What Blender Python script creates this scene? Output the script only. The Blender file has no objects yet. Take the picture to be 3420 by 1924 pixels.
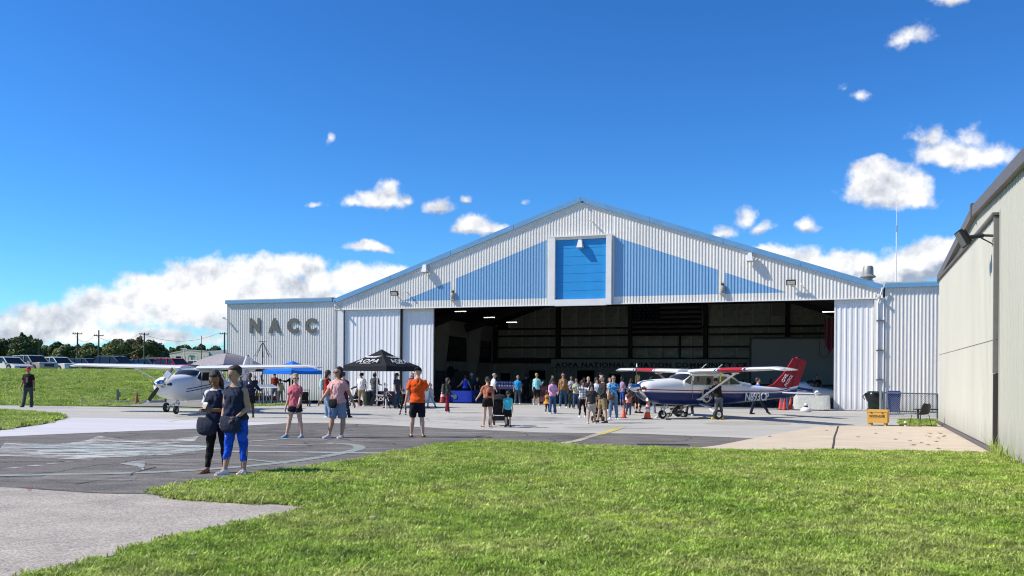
import bpy, bmesh, math, random
from math import sin, cos, pi, radians, atan2, hypot, sqrt
from mathutils import Vector, Matrix, Euler, noise
from mathutils.geometry import delaunay_2d_cdt
R = random.Random(7)
SC = bpy.context.scene
COL = SC.collection

# ---------------------------------------------------------------- camera
IW, IH, F, HY, CH, ROLL = 3420, 1924, 3050.0, 1256.0, 1.65, 0.0075
cam_d = bpy.data.cameras.new('camera'); cam = bpy.data.objects.new('camera', cam_d); COL.objects.link(cam)
cam_d.sensor_width = 36; cam_d.lens = F / IW * 36; cam_d.shift_y = (HY - IH / 2) / IW
cam_d.clip_start = 0.1; cam_d.clip_end = 3000
cam.location = (0, 0, CH)
cam.rotation_euler = (Matrix.Rotation(pi / 2, 3, 'X') @ Matrix.Rotation(ROLL, 3, 'Z')).to_euler()
SC.camera = cam

# ---------------------------------------------------------------- light and exposure
SUN_EL, SUN_DIR = radians(43), Vector((cos(radians(4)), sin(radians(4)), 0))   # the way the light travels
sun_d = bpy.data.lights.new('sun', 'SUN'); sun = bpy.data.objects.new('sun', sun_d); COL.objects.link(sun)
sun_d.energy = 5.0; sun_d.angle = radians(0.5); sun_d.color = (1.0, 0.935, 0.83)
Ldir = (SUN_DIR * cos(SUN_EL) + Vector((0, 0, -sin(SUN_EL)))).normalized()
sun.rotation_euler = Ldir.to_track_quat('-Z', 'Y').to_euler(); sun.location = (-20, 0, 30)
SC.view_settings.view_transform = 'Standard'; SC.view_settings.look = 'None'
SC.view_settings.exposure = 0.30; SC.view_settings.gamma = 1.0; SC.view_settings.use_curve_mapping = False
SC.cycles.filter_width = 1.1; SC.cycles.max_bounces = 7; SC.cycles.transparent_max_bounces = 12

def pdir(px, py):
    dx, dy = px - IW / 2, HY - py
    return Vector(((dx * cos(ROLL) - dy * sin(ROLL)) / F, 1.0, (dx * sin(ROLL) + dy * cos(ROLL)) / F))
def hor(px): return HY + ROLL * (px - IW / 2)

world = bpy.data.worlds.new('World'); SC.world = world; world.use_nodes = True
def build_world():
    nt = world.node_tree; N = nt.nodes; L = nt.links; N.clear()
    def mk(t, **k):
        n = N.new(t)
        for a, b in k.items(): setattr(n, a, b)
        return n
    def math_(op, a, b=None, c=None, clamp=False):
        n = mk('ShaderNodeMath', operation=op, use_clamp=clamp)
        for i, v in enumerate((a, b, c)):
            if v is None: continue
            if isinstance(v, (int, float)): n.inputs[i].default_value = v
            else: L.new(v, n.inputs[i])
        return n.outputs[0]
    def vm(op, a, b=None, out=0):
        n = mk('ShaderNodeVectorMath', operation=op)
        for i, v in enumerate((a, b)):
            if v is None: continue
            if isinstance(v, tuple): n.inputs[i].default_value = v
            else: L.new(v, n.inputs[i])
        return n.outputs[out]
    tc = mk('ShaderNodeTexCoord').outputs['Generated']
    sky = mk('ShaderNodeTexSky', sky_type='NISHITA', sun_disc=False)
    sky.sun_elevation = SUN_EL; sky.sun_rotation = atan2(-SUN_DIR.x, -SUN_DIR.y)
    sky.air_density = 1.0; sky.dust_density = 0.0; sky.ozone_density = 3.5; sky.altitude = 100
    hs = mk('ShaderNodeHueSaturation'); L.new(sky.outputs[0], hs.inputs['Color'])
    hs.inputs['Saturation'].default_value = 1.12; hs.inputs['Value'].default_value = 1.0; hs.inputs['Hue'].default_value = 0.497
    k1 = vm('MULTIPLY', hs.outputs[0], (.15,)*3); gm = mk('ShaderNodeGamma'); L.new(k1, gm.inputs[0]); gm.inputs[1].default_value = 1.22
    k2 = vm('MULTIPLY', gm.outputs[0], (3.1, 5.65, 7.9))
    bg = mk('ShaderNodeBackground'); L.new(k2, bg.inputs[0]); bg.inputs[1].default_value = 0.12
    sep = mk('ShaderNodeSeparateXYZ'); L.new(tc, sep.inputs[0])
    az = math_('ARCTAN2', sep.outputs[0], sep.outputs[1]); el = math_('ARCSINE', sep.outputs[2])
    cmb = mk('ShaderNodeCombineXYZ'); L.new(az, cmb.inputs[0]); L.new(el, cmb.inputs[1])
    # warp the angles so cloud edges billow
    nz = mk('ShaderNodeTexNoise'); L.new(tc, nz.inputs['Vector']); nz.inputs['Scale'].default_value = 11; nz.inputs['Detail'].default_value = 6
    nz.inputs['Roughness'].default_value = 0.6
    w1 = vm('SUBTRACT', nz.outputs['Color'], (.5, .5, .5)); w1 = vm('MULTIPLY', w1, (.045, .030, 0))
    p = vm('ADD', cmb.outputs[0], w1)
    def angs(px, py):
        d = pdir(px, py); return atan2(d.x, d.y), atan2(d.z, hypot(d.x, d.y))
    blobs = [(70,1130,150,48,.85),(200,1090,180,66,.95),(370,1040,170,85,1),(540,1010,190,100,1.1),(700,950,170,90,1.1),(700,1040,300,110,1.1),(860,925,130,72,1.1),
             (985,905,120,52,1.1),(930,990,260,80,1.1),(1100,955,130,62,1),(1230,950,90,50,1),(1310,920,70,40,1),(350,1130,420,45,.8),(-200,1120,250,80,1),(-500,1060,300,120,1),
             (1275,668,85,42,.85),(1292,635,38,34,.7),(1200,678,60,24,.5),(1355,668,36,20,.5),(1465,695,58,34,.7),(1563,672,22,18,.55),
             (1590,765,66,42,1),(1640,775,48,28,.8),(1270,838,82,26,.85),(1062,688,38,14,.4),(1105,465,16,30,.35),(1745,683,20,14,.3),
             (2960,640,130,80,1.1),(2925,590,80,50,1),(3050,670,70,45,.8),(3190,520,130,55,.75),(3300,530,120,48,.6),(3250,470,60,40,.5),(3100,465,80,22,.4),(3130,470,60,50,.45),
             (3035,135,76,46,.55),(2865,322,52,24,.4),(2815,300,26,20,.3),(3200,-12,72,36,.6),(2415,770,54,28,.5),(2505,728,42,40,.6),(2560,760,50,26,.45),(2690,765,48,28,.6),
             (2570,850,70,36,1),(2660,880,110,52,1),(2800,900,110,62,1.1),(2860,890,70,50,1),(2960,930,110,60,1),(3080,880,120,80,1.1),(3170,850,140,70,1.1),(3330,880,160,120,1.1),(3600,900,300,120,1)]
    acc = None; acc2 = None
    for (x, y, rx, ry, wt) in blobs:
        a, e = angs(x, y); cz = cos(a)
        v = vm('SUBTRACT', p, (a, e, 0)); v = vm('MULTIPLY', v, (F / rx / cz / cz * cz, F / ry / cz, 0))
        v = vm('MAXIMUM', v, vm('MULTIPLY', v, (-1, -1.5, 0)))
        d = math_('MULTIPLY', math_('SUBTRACT', 1.28, vm('LENGTH', v, out=1)), wt)
        acc = d if acc is None else math_('SMOOTH_MAX', acc, d, 0.25)
        if y < 900 or x > 2700:
            v2 = vm('SUBTRACT', p, (a, e - ry*.55/F, 0)); v2 = vm('MULTIPLY', v2, (F/rx/cz, F/ry/cz, 0))
            d2 = math_('MULTIPLY', math_('SUBTRACT', 1.1, vm('LENGTH', v2, out=1)), wt)
            acc2 = d2 if acc2 is None else math_('MAXIMUM', acc2, d2)
    # low bank round the rest of the horizon
    nb = mk('ShaderNodeTexNoise'); L.new(tc, nb.inputs['Vector']); nb.inputs['Scale'].default_value = 2.6; nb.inputs['Detail'].default_value = 5
    top = math_('MULTIPLY_ADD', nb.outputs[0], 0.42, -0.155)
    bank = math_('MULTIPLY', math_('SUBTRACT', top, el), 16)
    side = math_('MULTIPLY_ADD', math_('ABSOLUTE', az), 3.0, -2.0, True)
    bank = math_('MULTIPLY_ADD', side, 2.0, math_('SUBTRACT', bank, 2.0))
    acc = math_('MAXIMUM', acc, math_('MINIMUM', bank, 1.2))
    def fbm(vec, sc, det=7, ro=.55):
        n = mk('ShaderNodeTexNoise'); L.new(vec, n.inputs['Vector']); n.inputs['Scale'].default_value = sc
        n.inputs['Detail'].default_value = det; n.inputs['Roughness'].default_value = ro; return n.outputs[0]
    n0 = fbm(tc, 24, 6, .52)
    sh = vm('ADD', tc, (-.006, 0, .011)); n1 = fbm(sh, 38, 5, .55); n0b = fbm(tc, 38, 5, .55)
    n00 = fbm(tc, 75, 5, .55); n0 = math_('MULTIPLY_ADD', n00, .55, math_('MULTIPLY', n0, .45))
    dens = math_('MULTIPLY_ADD', math_('SUBTRACT', n0, .5), 1.7, math_('SUBTRACT', acc, .10))
    ss = mk('ShaderNodeMapRange', interpolation_type='SMOOTHSTEP'); L.new(dens, ss.inputs[0])
    ss.inputs[1].default_value = -0.02; ss.inputs[2].default_value = 0.55
    # light from the upper left: edges facing it are white, lower folds greyer
    lit = math_('MULTIPLY_ADD', math_('SUBTRACT', n0b, n1), 2.3, .72)
    big0 = fbm(tc, 7, 3, .5); big1 = fbm(vm('ADD', tc, (-.02, 0, .05)), 7, 3, .5)
    lit = math_('MULTIPLY_ADD', math_('SUBTRACT', big0, big1), 2.0, lit)
    und = mk('ShaderNodeMapRange', interpolation_type='SMOOTHSTEP'); L.new(math_('SUBTRACT', acc2, acc), und.inputs[0]); und.inputs[1].default_value = -.25; und.inputs[2].default_value = .35; und.inputs[3].default_value = 0.06; und.inputs[4].default_value = -.52
    lit = math_('ADD', lit, und.outputs[0])
    lowg = mk('ShaderNodeMapRange', interpolation_type='SMOOTHSTEP'); L.new(el, lowg.inputs[0])
    lowg.inputs[1].default_value = 0.040; lowg.inputs[2].default_value = 0.105
    lowg.inputs[3].default_value = -.20; lowg.inputs[4].default_value = 0.14
    lit = math_('ADD', lit, lowg.outputs[0], None, True)
    mx = mk('ShaderNodeMix', data_type='RGBA'); L.new(lit, mx.inputs[0])
    mx.inputs[6].default_value = (.37, .43, .55, 1); mx.inputs[7].default_value = (1.02, 1.02, 1.02, 1)
    bgc = mk('ShaderNodeBackground'); L.new(mx.outputs[2], bgc.inputs[0]); bgc.inputs[1].default_value = 0.84
    al = math_('MULTIPLY', ss.outputs[0], 0.97)
    ms = mk('ShaderNodeMixShader'); L.new(al, ms.inputs[0]); L.new(bg.outputs[0], ms.inputs[1]); L.new(bgc.outputs[0], ms.inputs[2])
    out = mk('ShaderNodeOutputWorld'); L.new(ms.outputs[0], out.inputs[0])
    world.cycles.sampling_method = 'MANUAL'; world.cycles.sample_map_resolution = 512
build_world()

# ---------------------------------------------------------------- helpers
UA = radians(20.5)                                  # the main hangar's front runs this much off the picture plane
U = Vector((cos(UA), -sin(UA), 0)); V = Vector((sin(UA), cos(UA), 0))
C0 = Vector((0, 0, CH))
def ground_flat(px, py):
    d = pdir(px, py); return C0 + d * (CH / -d.z)
HA = ground_flat(1900, 1355)                        # a point at the foot of the hangar front
def sstep(a, b, x):
    x = max(0, min(1, (x - a) / (b - a))); return x * x * (3 - 2 * x)
def gz(x, y):
    """height of the ground: flat apron, lawn bank rising to the car park on the left"""
    t = (Vector((x, y, 0)) - HA).dot(U)
    m = max(0, min(1, (-23.3 - t) / 3.0)) if y > 40 else (1 if x < -12 else 0)
    r = max(0, min(1, (y - 46.5) / 32)); r = r * r * (3 - 2 * r) * .30 + r * .70
    z = 1.95 * r * m
    if y > 78.5: z -= m * .32 * sstep(78.5, 84, y)
    if y > 108: z += m * min(1.4, (y - 108) * .014)
    return z
def G(px, py):
    d = pdir(px, py); p = ground_flat(px, py) if d.z < -1e-4 else C0 + d * 100
    for _ in range(14):
        k = (gz(p.x, p.y) - CH) / d.z if abs(d.z) > 1e-5 else 100
        p = C0 + d * max(5, min(400, k)) * .5 + p * .5
    p.z = gz(p.x, p.y); return p
def D(px, py, depth): return C0 + pdir(px, py) * depth
def HP(px, py, off=0.0):
    """(t, z) where the sight line meets the vertical plane `off` behind the hangar front"""
    d = pdir(px, py); k = (HA.dot(V) + off) / d.dot(V); p = C0 + d * k
    return (p - HA).dot(U), p.z

MATS = {}
def mat(name, col, rough=.6, metal=0.0, var=.08, vscale=6.0, bump=0.0, bscale=40.0, spec=.5, emit=0.0, alpha=1.0, coat=0.0, trans=0.0, detail=4):
    if name in MATS: return MATS[name]
    m = bpy.data.materials.new(name); m.use_nodes = True; nt = m.node_tree; b = nt.nodes['Principled BSDF']; L = nt.links
    b.inputs['Roughness'].default_value = rough; b.inputs['Metallic'].default_value = metal
    b.inputs['Specular IOR Level'].default_value = spec; b.inputs['Coat Weight'].default_value = coat
    b.inputs['Transmission Weight'].default_value = trans; b.inputs['Alpha'].default_value = alpha
    tc = nt.nodes.new('ShaderNodeTexCoord')
    if var:
        n = nt.nodes.new('ShaderNodeTexNoise'); n.inputs['Scale'].default_value = vscale; n.inputs['Detail'].default_value = detail
        L.new(tc.outputs['Object'], n.inputs['Vector'])
        x = nt.nodes.new('ShaderNodeMix'); x.data_type = 'RGBA'; L.new(n.outputs[0], x.inputs[0])
        x.inputs[6].default_value = tuple(max(0, c * (1 - var * 2)) for c in col) + (1,)
        x.inputs[7].default_value = tuple(min(1, c * (1 + var * 2)) for c in col) + (1,)
        L.new(x.outputs[2], b.inputs['Base Color'])
        if emit: L.new(x.outputs[2], b.inputs['Emission Color'])
    else:
        b.inputs['Base Color'].default_value = tuple(col) + (1,)
        b.inputs['Emission Color'].default_value = tuple(col) + (1,)
    b.inputs['Emission Strength'].default_value = emit
    if bump:
        n2 = nt.nodes.new('ShaderNodeTexNoise'); n2.inputs['Scale'].default_value = bscale; n2.inputs['Detail'].default_value = 3
        L.new(tc.outputs['Object'], n2.inputs['Vector'])
        bp = nt.nodes.new('ShaderNodeBump'); bp.inputs['Strength'].default_value = bump; bp.inputs['Distance'].default_value = .02
        L.new(n2.outputs[0], bp.inputs['Height']); L.new(bp.outputs[0], b.inputs['Normal'])
    MATS[name] = m; return m

class MB:
    def __init__(s): s.v = []; s.f = []; s.m = []; s.k = 0
    def mat(s, k): s.k = k; return s
    def add(s, vs, fs, k=None):
        o = len(s.v); s.v += [tuple(v) for v in vs]; s.f += [tuple(i + o for i in f) for f in fs]
        s.m += [s.k if k is None else k] * len(fs); return s
    def box(s, x0, x1, y0, y1, z0, z1, k=None):
        return s.add([(x0,y0,z0),(x1,y0,z0),(x1,y1,z0),(x0,y1,z0),(x0,y0,z1),(x1,y0,z1),(x1,y1,z1),(x0,y1,z1)],
                     [(0,3,2,1),(4,5,6,7),(0,1,5,4),(1,2,6,5),(2,3,7,6),(3,0,4,7)], k)
    def obox(s, c, ax, ay, az, hx, hy, hz, k=None):
        c = Vector(c); vs = []
        for dz in (-1, 1):
            for dx, dy in ((-1,-1),(1,-1),(1,1),(-1,1)): vs.append(c + ax*hx*dx + ay*hy*dy + az*hz*dz)
        return s.add(vs, [(0,3,2,1),(4,5,6,7),(0,1,5,4),(1,2,6,5),(2,3,7,6),(3,0,4,7)], k)
    def bar(s, p, q, w, h, k=None, up=Vector((0,0,1))):
        p, q = Vector(p), Vector(q); a = (q - p)
        L_ = a.length; a = a / L_; x = a.cross(up)
        if x.length < 1e-3: x = a.cross(Vector((0,1,0)))
        x.normalize(); y = x.cross(a); return s.obox((p+q)/2, a, x, y, L_/2, w/2, h/2, k)
    def tube(s, p, q, r, r2=None, n=8, caps=True, k=None, sx=1.0):
        p, q = Vector(p), Vector(q); r2 = r if r2 is None else r2; a = (q - p)
        if a.length < 1e-6: return s
        a.normalize(); x = a.orthogonal().normalized() if abs(a.z) > .9 and sx == 1 else (a.cross(Vector((0,0,1))) if abs(a.z) < .9 else Vector((1,0,0)))
        x = (x - a * x.dot(a)).normalized(); y = a.cross(x); vs = []
        for c, rr in ((p, r), (q, r2)):
            for i in range(n):
                t = 2*pi*i/n; vs.append(c + x*cos(t)*rr*sx + y*sin(t)*rr)
        fs = [(i, (i+1)%n, n+(i+1)%n, n+i) for i in range(n)]
        if caps: fs += [tuple(range(n))[::-1], tuple(range(n, 2*n))]
        return s.add(vs, fs, k)
    def sph(s, c, rx, ry=None, rz=None, n=10, m=6, k=None, rot=None):
        ry = rx if ry is None else ry; rz = rx if rz is None else rz; c = Vector(c); vs = [Vector((0,0,-rz))]
        for j in range(1, m):
            a = -pi/2 + pi*j/m
            for i in range(n): vs.append(Vector((cos(a)*cos(2*pi*i/n)*rx, cos(a)*sin(2*pi*i/n)*ry, sin(a)*rz)))
        vs.append(Vector((0,0,rz)))
        if rot: vs = [rot @ v for v in vs]
        vs = [v + c for v in vs]; fs = [(0, 1+(i+1)%n, 1+i) for i in range(n)]
        for j in range(m-2):
            for i in range(n):
                a = 1+j*n; fs.append((a+i, a+(i+1)%n, a+n+(i+1)%n, a+n+i))
        l = 1+(m-2)*n; fs += [(l+i, l+(i+1)%n, len(vs)-1) for i in range(n)]
        return s.add(vs, fs, k)
    def loft(s, rings, close=True, capsf=True, k=None, ks=None):
        n = len(rings[0]); vs = [v for r in rings for v in r]; fs = []; kk = []
        for j in range(len(rings)-1):
            for i in range(n if close else n-1):
                fs.append((j*n+i, j*n+(i+1)%n, (j+1)*n+(i+1)%n, (j+1)*n+i)); kk.append(ks[i] if ks else (s.k if k is None else k))
        if capsf: fs += [tuple(range(n))[::-1], tuple(range((len(rings)-1)*n, len(rings)*n))]; kk += [s.k if k is None else k]*2
        o = len(s.v); s.v += [tuple(v) for v in vs]; s.f += [tuple(i+o for i in f) for f in fs]; s.m += kk; return s
    def prism(s, pts, f0, f1, k=None):
        """pts: 2-D outline; f0/f1 map (a, b) to 3-D for the two faces"""
        n = len(pts); vs = [f0(*p) for p in pts] + [f1(*p) for p in pts]
        return s.add(vs, [tuple(range(n))[::-1], tuple(range(n, 2*n))] + [(i, (i+1)%n, n+(i+1)%n, n+i) for i in range(n)], k)
    def lathe(s, prof, c=(0,0,0), n=16, k=None, axis=None):
        c = Vector(c); M = axis.to_track_quat('Z','Y').to_matrix() if axis else Matrix.Identity(3)
        rings = [[c + M @ Vector((r*cos(2*pi*i/n), r*sin(2*pi*i/n), z)) for i in range(n)] for r, z in prof]
        return s.loft(rings, k=k)
    def mesh(s, name, mats, smooth=None):
        me = bpy.data.meshes.new(name); me.from_pydata(s.v, [], s.f)
        for m in (mats if isinstance(mats, (list, tuple)) else [mats]): me.materials.append(m)
        me.polygons.foreach_set('material_index', s.m)
        if smooth is not None:
            me.polygons.foreach_set('use_smooth', [True]*len(s.f))
            if smooth < 180: me.set_sharp_from_angle(angle=radians(smooth))
        me.update(); return me
    def build(s, name, mats, parent=None, smooth=None, label=None, cat=None, group=None, kind=None, loc=None, rot=None, recalc=False):
        me = s.mesh(name, mats, smooth)
        if recalc:
            bm = bmesh.new(); bm.from_mesh(me); bmesh.ops.recalc_face_normals(bm, faces=bm.faces); bm.to_mesh(me); bm.free()
        return put(name, me, parent, label, cat, group, kind, loc, rot)
def tag(o, label=None, cat=None, group=None, kind=None):
    if label: o['label'] = label
    if cat: o['category'] = cat
    if group: o['group'] = group
    if kind: o['kind'] = kind
    return o
def put(name, me, parent=None, label=None, cat=None, group=None, kind=None, loc=None, rot=None):
    o = bpy.data.objects.new(name, me); COL.objects.link(o)
    if parent: o.parent = parent
    if loc is not None: o.location = loc
    if rot is not None: o.rotation_euler = rot
    return tag(o, label, cat, group, kind)
def thing(name, label, cat, loc=(0,0,0), rz=0.0, group=None):
    return put(name, None, None, label, cat, group, None, loc, (0, 0, rz))
def copy_tree(o, parent=None):
    c = o.copy(); COL.objects.link(c)
    if parent: c.parent = parent
    for ch in list(o.children): copy_tree(ch, c)
    return c
def text_mesh(body, size, ext=0.0, off=0.0, align='CENTER', shear=0.0, space=1.0, bev=0.0, res=3):
    cu = bpy.data.curves.new('lettering', 'FONT'); cu.body = body; cu.size = size; cu.extrude = ext; cu.offset = off
    cu.align_x = align; cu.align_y = 'CENTER'; cu.shear = shear; cu.space_character = space; cu.resolution_u = res
    o = bpy.data.objects.new('lettering', cu); COL.objects.link(o); bpy.context.view_layer.update()
    me = bpy.data.meshes.new_from_object(o.evaluated_get(bpy.context.evaluated_depsgraph_get()))
    bpy.data.objects.remove(o); bpy.data.curves.remove(cu); return me
def text_obj(body, size, m, parent, M, name='lettering', fit=None, **k):
    """flat lettering: x right, y up in the matrix M; fit = (width, height)"""
    me = text_mesh(body, size, **k); me.materials.clear(); me.materials.append(m)
    if fit:
        xs = [v.co.x for v in me.vertices]; ys = [v.co.y for v in me.vertices]
        cx, cy = (min(xs)+max(xs))/2, (min(ys)+max(ys))/2; sx = fit[0]/(max(xs)-min(xs)); sy = fit[1]/(max(ys)-min(ys))
        for v in me.vertices: v.co.x = (v.co.x-cx)*sx; v.co.y = (v.co.y-cy)*sy
    me.transform(M); return put(name, me, parent)
def frameM(o, x, y):
    x = Vector(x).normalized(); y = Vector(y); y = (y - x*y.dot(x)).normalized(); z = x.cross(y)
    return Matrix(((x.x,y.x,z.x,o[0]),(x.y,y.y,z.y,o[1]),(x.z,y.z,z.z,o[2]),(0,0,0,1)))
# ---------------------------------------------------------------- ground materials
def ground_mat(name, cols, scales, rough=.9, bump=.3, bscale=60, fine=.12, cracks=None, stretch=(1,1,1), blend=(.35,.65)):
    """mix of 2-3 colours by large noises, a fine grain and optional dark cracks; world position based"""
    m = bpy.data.materials.new(name); m.use_nodes = True; nt = m.node_tree; N = nt.nodes; L = nt.links; b = N['Principled BSDF']
    b.inputs['Roughness'].default_value = rough; b.inputs['Specular IOR Level'].default_value = .25
    geo = N.new('ShaderNodeNewGeometry'); mp = N.new('ShaderNodeMapping'); L.new(geo.outputs['Position'], mp.inputs[0]); mp.inputs['Scale'].default_value = stretch
    cur = None
    for i, c in enumerate(cols):
        c4 = tuple(c) + (1,)
        if cur is None:
            rgb = N.new('ShaderNodeRGB'); rgb.outputs[0].default_value = c4; cur = rgb.outputs[0]; continue
        n = N.new('ShaderNodeTexNoise'); n.inputs['Scale'].default_value = scales[i-1]; n.inputs['Detail'].default_value = 7; n.inputs['Roughness'].default_value = .62
        L.new(mp.outputs[0], n.inputs['Vector'])
        mr = N.new('ShaderNodeMapRange'); L.new(n.outputs[0], mr.inputs[0]); mr.inputs[1].default_value = blend[0]; mr.inputs[2].default_value = blend[1]
        x = N.new('ShaderNodeMix'); x.data_type = 'RGBA'; L.new(mr.outputs[0], x.inputs[0]); L.new(cur, x.inputs[6]); x.inputs[7].default_value = c4; cur = x.outputs[2]
    n = N.new('ShaderNodeTexNoise'); n.inputs['Scale'].default_value = bscale; n.inputs['Detail'].default_value = 5; L.new(geo.outputs['Position'], n.inputs['Vector'])
    mr = N.new('ShaderNodeMapRange'); L.new(n.outputs[0], mr.inputs[0]); mr.inputs[1].default_value = .3; mr.inputs[2].default_value = .7
    mr.inputs[3].default_value = 1-fine*2; mr.inputs[4].default_value = 1+fine*2
    x = N.new('ShaderNodeVectorMath'); x.operation = 'SCALE'; L.new(cur, x.inputs[0]); L.new(mr.outputs[0], x.inputs[3]); cur = x.outputs[0]
    if cracks:
        nn = N.new('ShaderNodeTexNoise'); nn.inputs['Scale'].default_value = .8; nn.inputs['Detail'].default_value = 4; L.new(geo.outputs['Position'], nn.inputs['Vector'])
        ad = N.new('ShaderNodeVectorMath'); ad.operation = 'ADD'; L.new(geo.outputs['Position'], ad.inputs[0]); L.new(nn.outputs['Color'], ad.inputs[1])
        vo = N.new('ShaderNodeTexVoronoi'); vo.feature = 'DISTANCE_TO_EDGE'; vo.inputs['Scale'].default_value = cracks[0]; L.new(ad.outputs[0], vo.inputs['Vector'])
        mr = N.new('ShaderNodeMapRange'); L.new(vo.outputs[0], mr.inputs[0]); mr.inputs[1].default_value = cracks[1]*.3; mr.inputs[2].default_value = cracks[1]
        mr.inputs[3].default_value = cracks[2]; mr.inputs[4].default_value = 1
        x = N.new('ShaderNodeVectorMath'); x.operation = 'SCALE'; L.new(cur, x.inputs[0]); L.new(mr.outputs[0], x.inputs[3]); cur = x.outputs[0]
    L.new(cur, b.inputs['Base Color'])
    if bump:
        bp = N.new('ShaderNodeBump'); bp.inputs['Strength'].default_value = bump; bp.inputs['Distance'].default_value = .02
        L.new(n.outputs[0], bp.inputs['Height']); L.new(bp.outputs[0], b.inputs['Normal'])
    return m
m_asph = ground_mat('asphalt', [(.155,.143,.127),(.235,.218,.193),(.115,.107,.098)], [.5,1.7], bscale=38, fine=.22, bump=.7, cracks=(.22,.008,.4), stretch=(.55,1.6,1))
m_apron = ground_mat('apron_concrete', [(.415,.405,.37),(.34,.335,.31),(.46,.44,.385)], [.18,.5], bscale=30, fine=.05, bump=.15, cracks=(.10,.004,.6), stretch=(.4,1.5,1))
m_pale = ground_mat('pale_coating', [(.58,.565,.58),(.50,.485,.50)], [.8], bscale=30, fine=.04, bump=.1, stretch=(.3,2,1))
m_pad = ground_mat('pad_concrete', [(.52,.44,.33),(.44,.375,.285),(.57,.48,.37)], [.5,1.7], bscale=25, fine=.04, bump=.12, stretch=(.5,1.3,1))
m_path = ground_mat('old_asphalt', [(.37,.33,.285),(.30,.27,.235),(.43,.385,.33)], [.5,1.5], bscale=42, fine=.2, bump=.6)
m_gravel = ground_mat('gravel', [(.30,.28,.25),(.22,.21,.19)], [1.0], bscale=9, fine=.2, bump=.8)
m_soil = ground_mat('turf_soil', [(.10,.14,.03),(.13,.17,.045),(.16,.17,.07)], [.3,1.3], bscale=14, fine=.3, bump=.9)
m_lawn = ground_mat('far_lawn', [(.105,.19,.022),(.145,.235,.035),(.075,.135,.018)], [.12,.7], bscale=5, fine=.25, bump=1.0, stretch=(.5,1.6,1))
m_floor = ground_mat('hangar_floor', [(.30,.29,.27),(.24,.235,.22)], [.4], rough=.5, bscale=20, fine=.05, bump=.05)

def sheet(name, poly, z, m, step=None, kind='structure', label=None):
    """a flat-lying surface that follows the ground height"""
    poly = [(p[0], p[1]) for p in poly]; n = len(poly); vs = [Vector(p) for p in poly]
    if step:
        xs = [p[0] for p in poly]; ys = [p[1] for p in poly]
        x = min(xs) + step/2
        while x < max(xs):
            y = min(ys) + step/2
            while y < max(ys): vs.append(Vector((x, y))); y += step
            x += step
    r = delaunay_2d_cdt(vs, [(i, (i+1) % n) for i in range(n)], [], 0, 1e-5)
    co, fs = r[0], r[2]
    # keep triangles inside the outline
    def inside(x, y):
        c = False
        for i in range(n):
            x1, y1 = poly[i]; x2, y2 = poly[(i+1) % n]
            if (y1 > y) != (y2 > y) and x < (x2-x1)*(y-y1)/(y2-y1)+x1: c = not c
        return c
    keep = [f for f in fs if inside(sum(co[i].x for i in f)/3, sum(co[i].y for i in f)/3)]
    b = MB(); b.v = [(c.x, c.y, gz(c.x, c.y) + z) for c in co]
    for f in keep:
        a, bb, c = (co[i] for i in f); ccw = (bb-a).cross(c-a) > 0
        b.f.append(tuple(f) if ccw else tuple(f)[::-1]); b.m.append(0)
    o = b.build(name, m, smooth=180, kind=kind)
    if label: o['label'] = label
    return o
def wig(pts, amp, step=.35, seed=0):
    """break a ground outline into short uneven edges"""
    out = []; n = len(pts)
    for i in range(n):
        a, b = Vector(pts[i]).to_2d(), Vector(pts[(i+1) % n]).to_2d(); L_ = (b-a).length
        k = max(1, min(400, int(L_/step))) if L_ < 80 else 1
        nrm = Vector((-(b-a).y, (b-a).x)) / max(L_, 1e-6)
        for j in range(k):
            p = a.lerp(b, j/k); w = noise.noise((p.x*1.1, p.y*1.1, seed)) * amp + noise.noise((p.x*4, p.y*4, seed+3)) * amp * .5
            if k > 1: p = p + nrm * w
            out.append(p)
    return out
Gp = lambda pts: [G(*p) for p in pts]
# base terrain
b = MB(); xs = [-400,-300,-220,-160,-120,-100] + [i*3-90 for i in range(61)] + [100,130,170,240,400]; ys = [-60,-30,-10,0,10,20,30,38] + [40+i*1.5 for i in range(34)] + [92+i*6 for i in range(12)] + [170,190,220,260,320,400,600,900,1400]
xs = [-1400,-800] + xs + [800,1400]
for y in ys:
    for x in xs: b.v.append((x, y, gz(x, y) - .03))
nx = len(xs)
for j in range(len(ys)-1):
    for i in range(nx-1): b.f.append((j*nx+i, j*nx+i+1, (j+1)*nx+i+1, (j+1)*nx+i)); b.m.append(0)
b.build('ground', m_lawn, smooth=180, kind='structure')

def hang(t, off, z=0): return HA + U*t + V*off + Vector((0,0,z))
apron = Gp([(-700,1353),(0,1354),(180,1356),(330,1358),(470,1361),(620,1364),(760,1366),(840,1358),(960,1352),(1015,1345)]) + [hang(-14.9,-.02), hang(15.9,-.02), hang(18.5,-.3), hang(27,-.3)] + [Vector((30,25,0)), Vector((14,12,0)), Vector((-30,12,0)), Vector((-60,30,0))]
sheet('apron', apron, 0, m_apron)
sheet('hangar_floor', [hang(-14.9,0), hang(15.9,0), hang(15.9,28), hang(-14.9,28)], 0.001, m_floor)
PALE = Gp([(-350,1500),(0,1438),(75,1427),(151,1416),(222,1398),(242,1395),(450,1399),(661,1404),(828,1410),(957,1412),(957,1418),(661,1440),(300,1450),(0,1466),(-350,1480)])
sheet('pale_pavement', PALE, .004, m_pale)
asph = Gp([(-500,1484),(0,1459),(300,1446),(661,1432),(954,1414),(1080,1413),(1215,1417),(1478,1431),(1806,1445),(2134,1449),(2500,1464),(2580,1464)]) + Gp([(2560,1560),(1500,1640),(700,1700),(495,1654),(300,1648),(202,1643),(60,1633),(0,1630),(-500,1610)])
sheet('taxiway', wig(asph, .05, .5, 3), .008, m_asph)
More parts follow.
